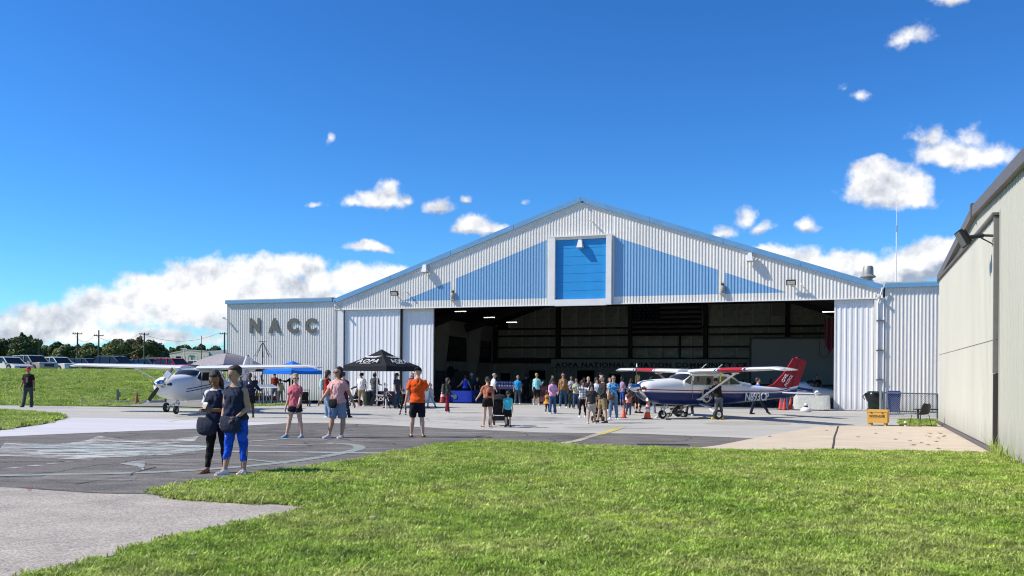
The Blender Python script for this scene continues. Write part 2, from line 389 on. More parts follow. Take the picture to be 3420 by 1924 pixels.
path = Gp([(-500,1610),(0,1630),(60,1633),(202,1643),(300,1648),(495,1654),(700,1660),(1100,1680),(1200,1760),(700,2000),(0,2600),(-900,2600)])
sheet('path', path, .012, m_path)
B2A = radians(20.5); BV = Vector((sin(B2A), cos(B2A), 0)); BN = Vector((-cos(B2A), sin(B2A), 0))   # cream hangar: along its front, and out of it
HB = ground_flat(3341, 1515)
PAD = Gp([(2728,1426),(2900,1424),(3060,1426)]) + [HB + BV*17.6 + BN*.4, HB + BV*17.8 - BN*1.5, HB - BN*1.5] + Gp([(3345,1524),(3300,1545),(2283,1545),(2283,1504),(2400,1489),(2560,1457)])
sheet('concrete_pad', PAD, .016, m_pad)
LEFTG = Gp([(-400,1368),(0,1372),(90,1377),(180,1386),(214,1391),(218,1396),(200,1401),(151,1416),(75,1427),(0,1438),(-400,1480)])
WEDGE = wig(LEFTG, .12, .4, 8); sheet('lawn_wedge', WEDGE, .03, m_soil)
LAWN = Gp([(124,1924),(298,1880),(404,1855),(560,1807),(707,1779),(878,1739),(990,1712),(1035,1698),(959,1691),(757,1681),(606,1671),(495,1652),(555,1635),(656,1618),(808,1595),(1010,1567),(1161,1547),(1260,1526),(1351,1510),(1452,1491),(1530,1482),(1614,1476),(1705,1479),(1856,1487),(2058,1496),(2285,1504),(2500,1511),(2803,1509),(3100,1514),(3327,1519)])
LAWN += [HB - BV*.2, HB - BV*9 , Vector((6.5,2.5,0)), Vector((-4.2,2.5,0))]
LAWN = wig(LAWN, .10, .3, 5)
sheet('lawn', LAWN, .02, m_soil)
GRAVEL = Gp([(470,1339),(640,1330),(860,1328),(1010,1330),(1010,1345),(840,1352),(760,1362),(560,1357),(350,1356),(440,1347)])
sheet('gravel', wig(GRAVEL, .2, .6, 2), .004, m_gravel)
# pale kerb beams by the gravel and the tents
def beam(name, a, c, w, h, m, label):
    a, c = G(*a), G(*c); q = MB(); n = 8
    for i in range(n):
        p, r = a.lerp(c, i/n), a.lerp(c, (i+.97)/n); p.z = gz(p.x,p.y)+h/2-.02; r.z = gz(r.x,r.y)+h/2-.02; q.bar(p, r, w, h)
    return q.build(name, m, label=label, cat='kerb')
m_kerb = mat('kerb_concrete', (.45,.43,.38), .9, var=.12, vscale=3)
beam('kerb', (268,1345), (556,1328), .2, .16, m_kerb, 'low pale concrete kerb at the foot of the grass bank')
beam('kerb', (835,1345), (1015,1342), .35, .12, m_kerb, 'short pale concrete kerb in front of the blue canopy')

# ---------------------------------------------------------------- painted markings, worn
def worn(name, col, cover, sc=3.0, st=(.35,2.2,1), al=.85, soft=1):
    m = bpy.data.materials.new(name); m.use_nodes = True; nt = m.node_tree; N = nt.nodes; L = nt.links; b = N['Principled BSDF']
    b.inputs['Base Color'].default_value = tuple(col)+(1,); b.inputs['Roughness'].default_value = .8
    geo = N.new('ShaderNodeNewGeometry'); mp = N.new('ShaderNodeMapping'); L.new(geo.outputs['Position'], mp.inputs[0]); mp.inputs['Scale'].default_value = st
    n = N.new('ShaderNodeTexNoise'); n.inputs['Scale'].default_value = sc; n.inputs['Detail'].default_value = 8; n.inputs['Roughness'].default_value = .7; L.new(mp.outputs[0], n.inputs['Vector'])
    mr = N.new('ShaderNodeMapRange'); L.new(n.outputs[0], mr.inputs[0]); c = 1-cover; mr.inputs[1].default_value = .30+.4*c-.03*soft; mr.inputs[2].default_value = .30+.4*c+.04*soft
    mr.inputs[4].default_value = al
    L.new(mr.outputs[0], b.inputs['Alpha']); return m
w_white = worn('worn_white_paint', (.60,.59,.55), .50, 2.6); w_thin = worn('thin_white_paint', (.38,.40,.39), .68); w_green = worn('worn_pale_green_paint', (.29,.33,.305), .80, 5)
w_yel = worn('worn_yellow_paint', (.62,.52,.14), .8, 5); w_pyel = worn('faint_yellow_paint', (.50,.46,.33), .75, 5); w_mint = worn('worn_mint_paint', (.44,.57,.55), .42, 3)
def ribbon(name, pts, w, m, z, ws=None):
    P = Gp(pts); b = MB(); n = len(P)
    for i, p in enumerate(P):
        d = (P[min(i+1,n-1)] - P[max(i-1,0)]); d.normalize(); s = Vector((-d.y, d.x, 0)) * (ws[i] if ws else w)/2
        b.v += [(p.x+s.x, p.y+s.y, gz(p.x,p.y)+z), (p.x-s.x, p.y-s.y, gz(p.x,p.y)+z)]
    for i in range(n-1): b.f.append((2*i, 2*i+1, 2*i+3, 2*i+2)); b.m.append(0)
    return b.build(name, m, kind='structure')
def smooth_pts(p, k=6):
    o = []; n = len(p)
    for i in range(n-1):
        p0,p1,p2,p3 = p[max(i-1,0)],p[i],p[i+1],p[min(i+2,n-1)]
        for j in range(k):
            t = j/k; o.append(tuple(.5*((2*p1[c])+(-p0[c]+p2[c])*t+(2*p0[c]-5*p1[c]+4*p2[c]-p3[c])*t*t+(-p0[c]+3*p1[c]-3*p2[c]+p3[c])*t**3) for c in (0,1)))
    return o + [p[-1]]
ribbon('painted_circle', smooth_pts([(-60,1592),(160,1588),(450,1582),(640,1573),(830,1559),(1000,1540),(1110,1522),(1175,1508),(1200,1500),(1192,1490),(1150,1484),(1090,1481)]), .26, w_green, .016)
ribbon('painted_line', [(820,1536),(960,1551)], .12, w_green, .0165)
ribbon('painted_line', [(800,1478),(960,1467)], .2, w_thin, .016)
ribbon('painted_line', [(780,1493),(1000,1487),(1110,1484)], .16, w_thin, .0162)
ribbon('painted_line', [(760,1510),(1000,1512),(1290,1516)], .3, w_thin, .0168)
ribbon('painted_line', [(20,1568),(120,1558),(235,1544)], .16, w_white, .0164)
ribbon('painted_line', [(600,1574),(720,1574)], .12, w_mint, .0168)
sheet('painted_star', Gp([(290,1473),(330,1458),(420,1472),(560,1470),(664,1459),(650,1476),(560,1485),(700,1492),(720,1500),(640,1512),(560,1522),(320,1532),(300,1540),(200,1534),(90,1530),(0,1526),(-80,1506),(0,1500),(20,1477),(120,1484),(220,1483)]), .016, w_white)
sheet('painted_star_arm', Gp([(100,1486),(340,1484),(500,1492),(740,1486),(760,1500),(500,1524),(300,1520),(80,1500)]), .020, w_mint)
sheet('painted_patch', Gp([(400,1552),(440,1544),(486,1542),(480,1575),(460,1560)]), .0161, w_thin)
ribbon('yellow_line', [(1856,1486),(1927,1474),(2000,1451)], .22, w_pyel, .016)
ribbon('yellow_line', [(1998,1452),(2040,1440),(2078,1428)], .26, w_yel, .012)
ribbon('yellow_line', [(1270,1411),(1400,1400),(1515,1390)], .18, w_pyel, .004)
ribbon('yellow_line', [(560,1410),(680,1388)], .15, w_pyel, .0045)
ribbon('yellow_line', [(1290,1363),(1340,1361)], .2, w_pyel, .0047)
ribbon('pale_strip', [(1240,1375),(1400,1372),(1560,1366)], .9, worn('pale_concrete_patch', (.5,.49,.45), .7, 2), .004)
m_crack = mat('crack_filler', (.045,.04,.038), .9)
ribbon('pavement_joint', smooth_pts([(2799,1425),(2795,1440),(2787,1462),(2785,1480),(2779,1509)]), .05, m_crack, .021)
ribbon('pavement_joint', smooth_pts([(250,1620),(340,1605),(430,1592),(445,1582),(520,1562)]), .035, m_crack, .0166)
ribbon('pavement_joint', smooth_pts([(60,1632),(130,1636),(200,1642),(330,1650),(495,1653)]), .04, m_crack, .021)
for pts in ([(1100,1367),(1700,1372)],[(1450,1400),(2100,1425)],[(960,1396),(1500,1410)],[(300,1381),(700,1388)],[(2400,1430),(2720,1428)],[(2440,1393),(2960,1412)]):
    ribbon('pavement_joint', pts, .03, mat('joint_grey', (.2,.19,.18), .9), .0052)  # thin grey joint lines between the apron slabs, darker than the concrete
w_stain = worn('oil_stain', (.07,.065,.06), .40, 1.6, (.6,1.6,1), .45, 3); w_lt = worn('dusty_patch', (.34,.32,.29), .45, .9, (.4,1.8,1), .5, 3)
for i,(px,py,rx,ry) in enumerate([(300,1600,160,16),(1000,1455,120,9),(1500,1452,140,7),(1900,1462,160,7),(600,1545,150,12),(1700,1400,220,8),(2500,1415,150,8),(1250,1388,160,6),(2050,1430,180,6),(700,1392,120,5),(-60,1520,200,14),(900,1440,160,7)]):
    sheet('ground_stain', Gp([(px+rx*cos(t),py+ry*sin(t)) for t in [2*pi*k/14 for k in range(14)]]), .0235+.0003*i, w_stain if i%2 else w_lt)
# drain grate in the asphalt
gt = thing('drain_grate', 'dark iron drain grate set in the asphalt near the beige pad', 'drain', G(2214,1487), 0)
q = MB(); q.box(-.62,.62,-.17,-.14,.005,.022); q.box(-.62,.62,.14,.17,.005,.022); q.box(-.62,-.59,-.14,.14,.005,.022); q.box(.59,.62,-.14,.14,.005,.022)
q.build('frame', mat('grate_iron', (.07,.065,.06), .6, .6), gt)
sl = MB().box(-.018,.018,-.14,.14,.006,.020).mesh('slat', MATS['grate_iron'])
for i in range(16): put('slat', sl, gt, loc=(-.55+i*.0733,0,0))
# small litter and leaves on the pad
lf = MB().add([(0,-.05,0),(.05,0,.015),(0,.07,.005),(-.045,0,.018)], [(0,1,2,3)]).mesh('dead_leaf', mat('dead_leaf', (.16,.09,.05), .9))
for i,(a,c) in enumerate([(3100,1449),(3110,1452),(3134,1446),(3141,1450),(3152,1461),(3154,1457),(3136,1466),(3092,1457),(3104,1462),(3078,1481),(3100,1489),(3053,1489),(3046,1489),(3133,1501),(3118,1517),(2925,1450),(2867,1462),(2617,1500),(2570,1460),(3005,1449),(3128,1478),(3040,1475),(2760,1440),(2990,1470)]):
    o = put('dead_leaf', lf, None, 'curled brown dead leaf lying on the beige concrete pad', 'leaf', 'dead leaves scattered on the concrete pad', loc=G(a,c)+Vector((0,0,.02)), rot=(0,0,i*1.3))
    o.scale = (1.3,1.1,1)

# ---------------------------------------------------------------- grass blades
def tuft(seed, nb, rad, h):
    r = random.Random(seed); v = []; f = []; cols = []
    for i in range(nb):
        a = r.random()*2*pi; d = rad*sqrt(r.random()); x, y = d*cos(a), d*sin(a); hh = h*r.uniform(.45,1.15); w = r.uniform(.0035,.0072)
        ta = r.random()*2*pi; lean = hh*r.uniform(.25,1.25); dx, dy = cos(ta)*lean, sin(ta)*lean; sx, sy = -sin(ta+r.uniform(-.6,.6))*w, cos(ta)*w
        o = len(v); hz = sqrt(max(.1*hh*hh, hh*hh-lean*lean*.5))
        v += [(x-sx,y-sy,0),(x+sx,y+sy,0),(x+dx*.4+sx,y+dy*.4+sy,hz*.62),(x+dx*.4-sx,y+dy*.4-sy,hz*.62),(x+dx,y+dy,hz*r.uniform(.75,1.0))]
        f += [(o,o+1,o+2,o+3),(o+3,o+2,o+4)]; c = r.random()
        cols += [(c,c,c,1)]*7
    me = bpy.data.meshes.new('grass_tuft'); me.from_pydata(v, [], f); ca = me.color_attributes.new('tone','BYTE_COLOR','CORNER')
    for i in range(len(ca.data)): ca.data[i].color = cols[min(i, len(cols)-1)]
    me.materials.append(m_grass); return me
def grass_material():
    m = bpy.data.materials.new('grass_blades'); m.use_nodes = True; nt = m.node_tree; N = nt.nodes; L = nt.links; N.clear()
    geo = N.new('ShaderNodeNewGeometry'); at = N.new('ShaderNodeAttribute'); at.attribute_name = 'tone'
    n1 = N.new('ShaderNodeTexNoise'); n1.inputs['Scale'].default_value = .55; n1.inputs['Detail'].default_value = 5; L.new(geo.outputs['Position'], n1.inputs['Vector'])
    n2 = N.new('ShaderNodeTexNoise'); n2.inputs['Scale'].default_value = 2.6; n2.inputs['Detail'].default_value = 4; L.new(geo.outputs['Position'], n2.inputs['Vector'])
    def ramp(fac, stops):
        r = N.new('ShaderNodeValToRGB'); e = r.color_ramp.elements
        while len(e) < len(stops): e.new(.5)
        for i, (p, c) in enumerate(stops): e[i].position = p; e[i].color = c + (1,)
        L.new(fac, r.inputs[0]); return r.outputs[0]
    c1 = ramp(n1.outputs[0], [(.28,(.12,.24,.015)),(.40,(.23,.37,.03)),(.50,(.36,.46,.08)),(.58,(.46,.48,.15)),(.70,(.42,.56,.015))])
    c2 = ramp(at.outputs['Fac'], [(0,(.11,.21,.015)),(.45,(.27,.40,.045)),(.78,(.44,.52,.11)),(1,(.74,.70,.38))])
    x = N.new('ShaderNodeMix'); x.data_type = 'RGBA'; x.inputs[0].default_value = .5; L.new(c1, x.inputs[6]); L.new(c2, x.inputs[7])
    mr = N.new('ShaderNodeMapRange'); L.new(n2.outputs[0], mr.inputs[0]); mr.inputs[1].default_value = .3; mr.inputs[2].default_value = .7; mr.inputs[3].default_value = .72; mr.inputs[4].default_value = 1.3
    s = N.new('ShaderNodeVectorMath'); s.operation = 'SCALE'; n3 = N.new('ShaderNodeTexNoise'); n3.inputs['Scale'].default_value = 8.5; n3.inputs['Detail'].default_value = 3; L.new(geo.outputs['Position'], n3.inputs['Vector'])
    mr3 = N.new('ShaderNodeMapRange'); L.new(n3.outputs[0], mr3.inputs[0]); mr3.inputs[1].default_value = .32; mr3.inputs[2].default_value = .68; mr3.inputs[3].default_value = .74; mr3.inputs[4].default_value = 1.42
    mm = N.new('ShaderNodeMath'); mm.operation = 'MULTIPLY'; L.new(mr.outputs[0], mm.inputs[0]); L.new(mr3.outputs[0], mm.inputs[1])
    L.new(x.outputs[2], s.inputs[0]); L.new(mm.outputs[0], s.inputs[3])
    d = N.new('ShaderNodeBsdfPrincipled'); d.inputs['Roughness'].default_value = .55; d.inputs['Specular IOR Level'].default_value = .35; L.new(s.outputs[0], d.inputs['Base Color'])
    t = N.new('ShaderNodeBsdfTranslucent'); L.new(s.outputs[0], t.inputs[0]); ms = N.new('ShaderNodeMixShader'); ms.inputs[0].default_value = .35
    L.new(d.outputs[0], ms.inputs[1]); L.new(t.outputs[0], ms.inputs[2]); o = N.new('ShaderNodeOutputMaterial'); L.new(ms.outputs[0], o.inputs[0]); return m
m_grass = grass_material()
tcol = bpy.data.collections.new('grass_tufts')
for i in range(6):
    o = bpy.data.objects.new('grass_tuft', tuft(i, 52, .11, .06)); tcol.objects.link(o)
def scatter(name, poly, z, dens, smin, smax, label, seed=0, step=None):
    o = sheet(name, poly, z, m_soil, kind='stuff', label=label, step=step)
    ng = bpy.data.node_groups.new(name, 'GeometryNodeTree'); ng.interface.new_socket('Geometry', in_out='INPUT', socket_type='NodeSocketGeometry'); ng.interface.new_socket('Geometry', in_out='OUTPUT', socket_type='NodeSocketGeometry')
    N = ng.nodes; L = ng.links; gi = N.new('NodeGroupInput'); go = N.new('NodeGroupOutput')
    dp = N.new('GeometryNodeDistributePointsOnFaces'); dp.inputs['Density'].default_value = dens; dp.inputs['Seed'].default_value = seed
    ci = N.new('GeometryNodeCollectionInfo'); ci.inputs[0].default_value = tcol; ci.inputs[1].default_value = True; ci.inputs[2].default_value = True
    ip = N.new('GeometryNodeInstanceOnPoints'); ip.inputs['Pick Instance'].default_value = True
    rv = N.new('FunctionNodeRandomValue'); rv.data_type = 'FLOAT_VECTOR'; rv.inputs[0].default_value = (-.12,-.12,0); rv.inputs[1].default_value = (.12,.12,6.28)
    rs = N.new('FunctionNodeRandomValue'); rs.data_type = 'FLOAT'; rs.inputs[2].default_value = smin; rs.inputs[3].default_value = smax; rs.inputs['Seed'].default_value = 5
    L.new(gi.outputs[0], dp.inputs[0]); L.new(dp.outputs[0], ip.inputs['Points']); L.new(ci.outputs[0], ip.inputs['Instance'])
    L.new(rv.outputs[0], ip.inputs['Rotation']); L.new([s for s in rs.outputs if s.enabled][0], ip.inputs['Scale']); L.new(ip.outputs[0], go.inputs[0])
    md = o.modifiers.new('blades', 'NODES'); md.node_group = ng; return o
# clip the lawn outline to what can be seen, in two bands
def clipy(poly, y0, y1):
    def cl(P, f, g):
        o = []
        for i in range(len(P)):
            a, b = P[i], P[(i+1) % len(P)]; fa, fb = f(a), f(b)
            if fa >= 0: o.append(a)
            if (fa >= 0) != (fb >= 0): o.append(Vector((a[0]+(b[0]-a[0])*fa/(fa-fb), a[1]+(b[1]-a[1])*fa/(fa-fb))))
        return o
    P = cl([Vector(p).to_2d() for p in poly], lambda p: p.y-y0, 0); P = cl(P, lambda p: y1-p.y, 0)
    P = cl(P, lambda p: p.y*.60+1.2-p.x, 0); P = cl(P, lambda p: p.x+p.y*.60+1.2, 0); return P
scatter('grass', clipy(LAWN, 5.5, 11), .02, 170, .7, 1.15, 'sunlit mown grass of the near lawn, closest to the camera', 1)
scatter('grass', clipy(LAWN, 11.02, 40), .02, 95, .9, 1.45, 'mown grass of the near lawn running back to the taxiway and the beige pad', 2)
scatter('grass', clipy(WEDGE, 20, 60), .03, 16, 1.6, 2.3, 'grass of the small lawn wedge at the left edge', 3)
BANK = [Vector(p) for p in Gp([(-60,1353),(120,1354),(330,1356),(480,1345)])]
BANK = wig([p.to_2d() for p in BANK] + [Vector((-18.9,62)), Vector((-16.3,59.2)), Vector((-19,70))][0:1] + [Vector((-22,75)), Vector((-23,84)), Vector((-52,84))], .25, .8, 9)
scatter('grass', BANK, 0, 5.5, 1.7, 2.8, 'grass of the bank rising to the car park', 4, step=4)
STRIP = Gp([(842,1352),(1000,1348),(985,1352),(900,1357),(842,1357)])
scatter('grass', STRIP, .01, 25, 1.0, 1.6, 'thin grass strip in front of the pale kerb by the blue canopy', 6)
scatter('grass', Gp([(268,1350),(470,1337),(560,1331),(480,1345),(440,1354),(300,1356)]), .0, 9, 1.5, 2.4, 'rough grass between the kerb and the concrete strip', 7)
SH = Gp([(3003,1424),(3128,1426),(3130,1402),(3003,1402)])
sheet('fenced_grass_soil', SH, .018, m_soil)
scatter('grass', SH, .02, 26, .7, 1.2, 'shaded grass behind the chair and the chain link fence', 8)
# taller weeds at the wall foot
for (s_, n_) in ((-.5, 3), (-1.6, 2), (-3.0, 1)):
    for j in range(n_):
        o = put('weed', tuft(40+j, 26, .12, .5), None, 'tall wispy weeds growing at the foot of the cream hangar wall', 'weed', 'weeds along the cream wall', loc=HB+BV*(s_+j*.22)+BN*.12)
# ---------------------------------------------------------------- building materials
m_trim = mat('blue_trim', (.13,.30,.50), .45, var=.08, vscale=2)
m_trimw = mat('white_trim', (.72,.70,.665), .5, var=.05, vscale=2)
m_dblue = mat('blue_roller_paint', (.015,.25,.58), .45, var=.10, vscale=1.4)
m_dark = mat('dark_gap', (.02,.02,.02), .8, var=0)
m_steel = mat('dark_red_iron', (.045,.038,.036), .7, var=.1)
m_int = mat('inner_liner', (.33,.32,.285), .8, var=.06)
m_foil = mat('silver_insulation', (.50,.50,.42), .45, .1, var=.25, vscale=5, bump=1.0, bscale=7)
m_roof = mat('roof_metal', (.45,.45,.43), .5, var=.1)
m_brass = mat('rust_bracket', (.16,.10,.08), .8)
m_lens = mat('lamp_lens', (.75,.72,.62), .3, var=0)
m_blk = mat('black_plastic', (.015,.015,.016), .5, var=0)
m_wht = mat('white_plastic', (.72,.71,.69), .4, var=.03)
m_gal = mat('galvanised_steel', (.42,.42,.42), .4, .6, var=.1)

def siding(name, col, streak=.10, lap=.03, dirt=0.0, w=.92):
    m = mat(name, col, .45, var=0, bump=.05, bscale=3, spec=.4); nt = m.node_tree; N = nt.nodes; L = nt.links; b = N['Principled BSDF']
    tc = N.new('ShaderNodeTexCoord'); sp = N.new('ShaderNodeSeparateXYZ'); L.new(tc.outputs['Object'], sp.inputs[0])
    d = N.new('ShaderNodeMath'); d.operation = 'DIVIDE'; L.new(sp.outputs[0], d.inputs[0]); d.inputs[1].default_value = w
    f = N.new('ShaderNodeMath'); f.operation = 'FLOOR'; L.new(d.outputs[0], f.inputs[0]); wn = N.new('ShaderNodeTexWhiteNoise'); wn.noise_dimensions = '1D'; L.new(f.outputs[0], wn.inputs['W'])
    mp = N.new('ShaderNodeMapping'); L.new(tc.outputs['Object'], mp.inputs[0]); mp.inputs['Scale'].default_value = (5,5,.35)
    n = N.new('ShaderNodeTexNoise'); n.inputs['Scale'].default_value = 1.6; n.inputs['Detail'].default_value = 6; L.new(mp.outputs[0], n.inputs['Vector'])
    n2 = N.new('ShaderNodeTexNoise'); n2.inputs['Scale'].default_value = .35; n2.inputs['Detail'].default_value = 4; L.new(tc.outputs['Object'], n2.inputs['Vector'])
    a = N.new('ShaderNodeMath'); a.operation = 'MULTIPLY_ADD'; L.new(wn.outputs['Value'], a.inputs[0]); a.inputs[1].default_value = lap*2; a.inputs[2].default_value = 1-lap-streak*.5-.04
    a2 = N.new('ShaderNodeMath'); a2.operation = 'MULTIPLY_ADD'; L.new(n.outputs[0], a2.inputs[0]); a2.inputs[1].default_value = streak; L.new(a.outputs[0], a2.inputs[2])
    a3 = N.new('ShaderNodeMath'); a3.operation = 'MULTIPLY_ADD'; L.new(n2.outputs[0], a3.inputs[0]); a3.inputs[1].default_value = .08; L.new(a2.outputs[0], a3.inputs[2]); cur = a3.outputs[0]
    if dirt:
        mr = N.new('ShaderNodeMapRange'); z = N.new('ShaderNodeMath'); z.operation = 'MULTIPLY_ADD'; L.new(n.outputs[0], z.inputs[0]); z.inputs[1].default_value = -1.3; L.new(sp.outputs[2], z.inputs[2]); L.new(z.outputs[0], mr.inputs[0])
        mr.inputs[1].default_value = -.55; mr.inputs[2].default_value = .1; mr.inputs[3].default_value = 1-dirt; mr.inputs[4].default_value = 1
        mm = N.new('ShaderNodeMath'); mm.operation = 'MULTIPLY'; L.new(cur, mm.inputs[0]); L.new(mr.outputs[0], mm.inputs[1]); cur = mm.outputs[0]
    s = N.new('ShaderNodeVectorMath'); s.operation = 'SCALE'; s.inputs[0].default_value = col; L.new(cur, s.inputs[3]); L.new(s.outputs[0], b.inputs['Base Color']); return m
m_greyd = siding('door_white_metal', (.76,.75,.73), .10, .03, .2); m_white = siding('white_metal_siding', (.72,.69,.63), .14, .04, .28); m_paint = siding('pale_blue_siding_paint', (.20,.38,.58), .12, .04)
T_L, T_R, T_AP = HP(1118,999)[0], HP(2950,957)[0], HP(1941,660)[0]
Z_E, Z_A = (HP(1118,999)[1]+HP(2950,955)[1])/2, HP(1941,660)[1]
Z_W = HP(900,1002)[1]
T_WL = HP(760,1100)[0]; T_WR = T_R + 12.5
Z_H = (HP(1300,1027)[1]+HP(2700,1003)[1])/2               # underside of the header
TO_L, TO_R = HP(1438,1200)[0], HP(2785,1200)[0]; TD_L = HP(1148,1200)[0]; TD_R = HP(2917,1200)[0]; TS = HP(1333,1200)[0]
BW = 27.0; TRK = .32
def roofz(t): return Z_E + (Z_A-Z_E)*(1-abs(t-T_AP)/(T_R-T_AP if t > T_AP else T_AP-T_L))
hangar = thing('aircraft_hangar', 'large white ribbed metal hangar with blue gable trim and wide open doors', 'hangar', HA, -UA)
def rib(mb, t0, t1, y, zb, zt, per=.17, dep=.024, paint=None, k=0, kp=1):
    """ribbed siding from t0 to t1; facets run from zb(t) to zt(t); painted areas get material kp"""
    cuts = []; t = t0
    while t < t1:
        for a, d in ((0,0),(.50,0),(.60,1),(.86,1)):
            if t + a*per < t1: cuts.append((t + a*per, d))
        t += per
    cuts.append((t1, 0))
    for (a, da), (c, dc) in zip(cuts, cuts[1:]):
        tm = (a+c)/2; pr = paint(tm) if paint else None
        la, lc = [zb(a)], [zb(c)]; ks = []
        if pr:
            (pa0, pa1), (pc0, pc1) = paint(max(a, pr[2]+1e-4), 1), paint(min(c, pr[3]-1e-4), 1)
            la += [pa0, pa1]; lc += [pc0, pc1]; ks = [k, kp, k]
        else: ks = [k]
        la.append(zt(a)); lc.append(zt(c))
        for i, kk in enumerate(ks):
            mb.add([(a,y-dep*da,la[i]),(c,y-dep*dc,lc[i]),(c,y-dep*dc,lc[i+1]),(a,y-dep*da,la[i+1])], [(0,1,2,3)], kk)
# painted triangles
tri = []
for (x0,y0b,y0t, x1,y1b,y1t) in ((1345,1006,1005.5,1505,1003,939),(1521,1002,931,1826,998,801),(2052,991,791,2400,983,902),(2421,982,910,2625,977,976)):
    a, zb0 = HP(x0,y0b); _, zt0 = HP(x0,y0t); c, zb1 = HP(x1,y1b); _, zt1 = HP(x1,y1t); zb = (zb0+zb1)/2
    tri.append((a, c, zb, max(zt0,zb+.01), max(zt1,zb+.01)))
def paintf(t, full=0):
    for a, c, zb, za, zc in tri:
        if a <= t <= c:
            z1 = za+(zc-za)*(t-a)/(c-a)
            return (zb, z1) if full else (zb, z1, a, c)
    return None
DT0, DT1 = HP(1858,900)[0], HP(2028,900)[0]; DZ0, DZ1 = HP(1945,999)[1], HP(1945,800)[1]
FT0, FT1 = HP(1838,900)[0], HP(2046,900)[0]
# gable wall in three pieces round the roller door
q = MB(); rib(q, T_L, FT0, 0, lambda t: Z_H, lambda t: roofz(t)-.12, paint=paintf)
rib(q, FT1, T_R, 0, lambda t: Z_H, lambda t: roofz(t)-.12, paint=paintf)
rib(q, FT0, FT1, 0, lambda t: DZ1+.22, lambda t: roofz(t)-.12)
q.build('gable_wall', [m_white, m_paint], hangar)
q = MB(); rib(q, T_WL, TD_L-.45, 0, lambda t: 0.02, lambda t: (Z_W-.12 if t < T_L else Z_H)); q.box(T_WL-.03,T_WL,-.04,BW,0,Z_W-.05)
q.build('left_wing_wall', m_white, hangar)
q = MB(); rib(q, TD_R+.02+.5, T_WR, 0, lambda t: 0.05, lambda t: (Z_W-.12 if t > T_R else Z_H)); q.box(T_WR,T_WR+.03,0,BW,0,Z_W-.05); q.build('right_wing_wall', m_white, hangar)
q = MB(); q.box(TD_R+.02,TD_R+.50,-.03,.25,0,Z_H-.003); q.build('door_jamb', m_trimw, hangar)
q = MB(); q.box(TD_L-.44,TD_L-.04,-.03,.25,0,Z_H-.003); q.build('door_jamb', m_trimw, hangar)
# trims
def slopebar(t0, t1, dz0, dz1, y0, y1, name, m):
    q = MB()
    vs = []
    for t in (t0, t1):
        z = roofz(t); vs += [(t,y0,z+dz0),(t,y1,z+dz0),(t,y1,z+dz1),(t,y0,z+dz1)]
    q.add(vs, [(0,1,2,3),(7,6,5,4),(0,4,5,1),(1,5,6,2),(2,6,7,3),(3,7,4,0)]); return q.build(name, m, hangar, recalc=True)
N_ = 4
for s0, s1 in ((T_L, T_AP), (T_AP, T_R)):
    for i in range(N_):
        a, c = s0+(s1-s0)*i/N_, s0+(s1-s0)*(i+.996)/N_
        slopebar(a, c, -.27, .02, -.16, -.04, 'fascia', m_trim)
    slopebar(s0, s1, -.34, -.272, -.06, -.031, 'rake_trim', m_trimw)
for s0, s1 in ((T_WL-.08, T_L-.1), (T_R+.1, T_WR+.08)):
    for i in range(3):
        a, c = s0+(s1-s0)*i/3, s0+(s1-s0)*(i+.997)/3
        q = MB(); q.box(a, c, -.18, -.02, Z_W-.2, Z_W); q.build('fascia', m_trim, hangar)
    q = MB(); q.box(s0, s1, -.14, BW, Z_W+.002, Z_W+.06); q.build('parapet_cap', mat('pale_green_cap', (.35,.42,.36), .5), hangar)
q = MB(); q.box(T_L,FT0-.003,-.06,.02,Z_H-.05,Z_H-.002); q.box(FT1+.003,T_R,-.06,.02,Z_H-.05,Z_H-.002); q.build('header_trim', m_trimw, hangar)
# roof shell and inner shell
q = MB()
for s0, s1 in ((T_L, T_AP), (T_AP, T_R)):
    a, c = (s0, s1); za, zc = roofz(a)-.03, roofz(c)-.03
    q.add([(a,-.03,za),(c,-.03,zc),(c,BW+.3,zc),(a,BW+.3,za),(a,-.03,za-.1),(c,-.03,zc-.1),(c,BW+.3,zc-.1),(a,BW+.3,za-.1)], [(0,1,2,3),(4,7,6,5),(0,4,5,1),(2,6,7,3),(1,5,6,2),(3,7,4,0)])
q.build('roof', m_roof, hangar)
q = MB(); TIL, TIR = T_L+.05, T_R-.05
q.box(T_WL,T_WR,BW+.05,BW+.15,0,Z_W-.1)                      # outer back wall
q.add([(T_L,BW+.1,Z_W-.1),(T_R,BW+.1,Z_W-.1),(T_AP,BW+.1,Z_A-.15)], [(0,1,2)])
q.build('back_wall', m_steel, hangar)
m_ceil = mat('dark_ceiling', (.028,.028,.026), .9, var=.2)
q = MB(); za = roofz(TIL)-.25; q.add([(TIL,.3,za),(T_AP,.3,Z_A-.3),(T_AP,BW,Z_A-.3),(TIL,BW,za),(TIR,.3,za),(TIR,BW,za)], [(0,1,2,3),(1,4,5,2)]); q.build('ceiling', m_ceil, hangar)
q = MB(); q.add([(T_L,.25,Z_H),(T_R,.25,Z_H),(T_R,.25,roofz(T_R)-.2),(T_AP,.25,Z_A-.25),(T_L,.25,roofz(T_L)-.2)], [(0,1,2,3,4)]); q.box(T_L,T_R,.02,.25,Z_H,Z_H+.02); q.build('header_back', m_steel, hangar)
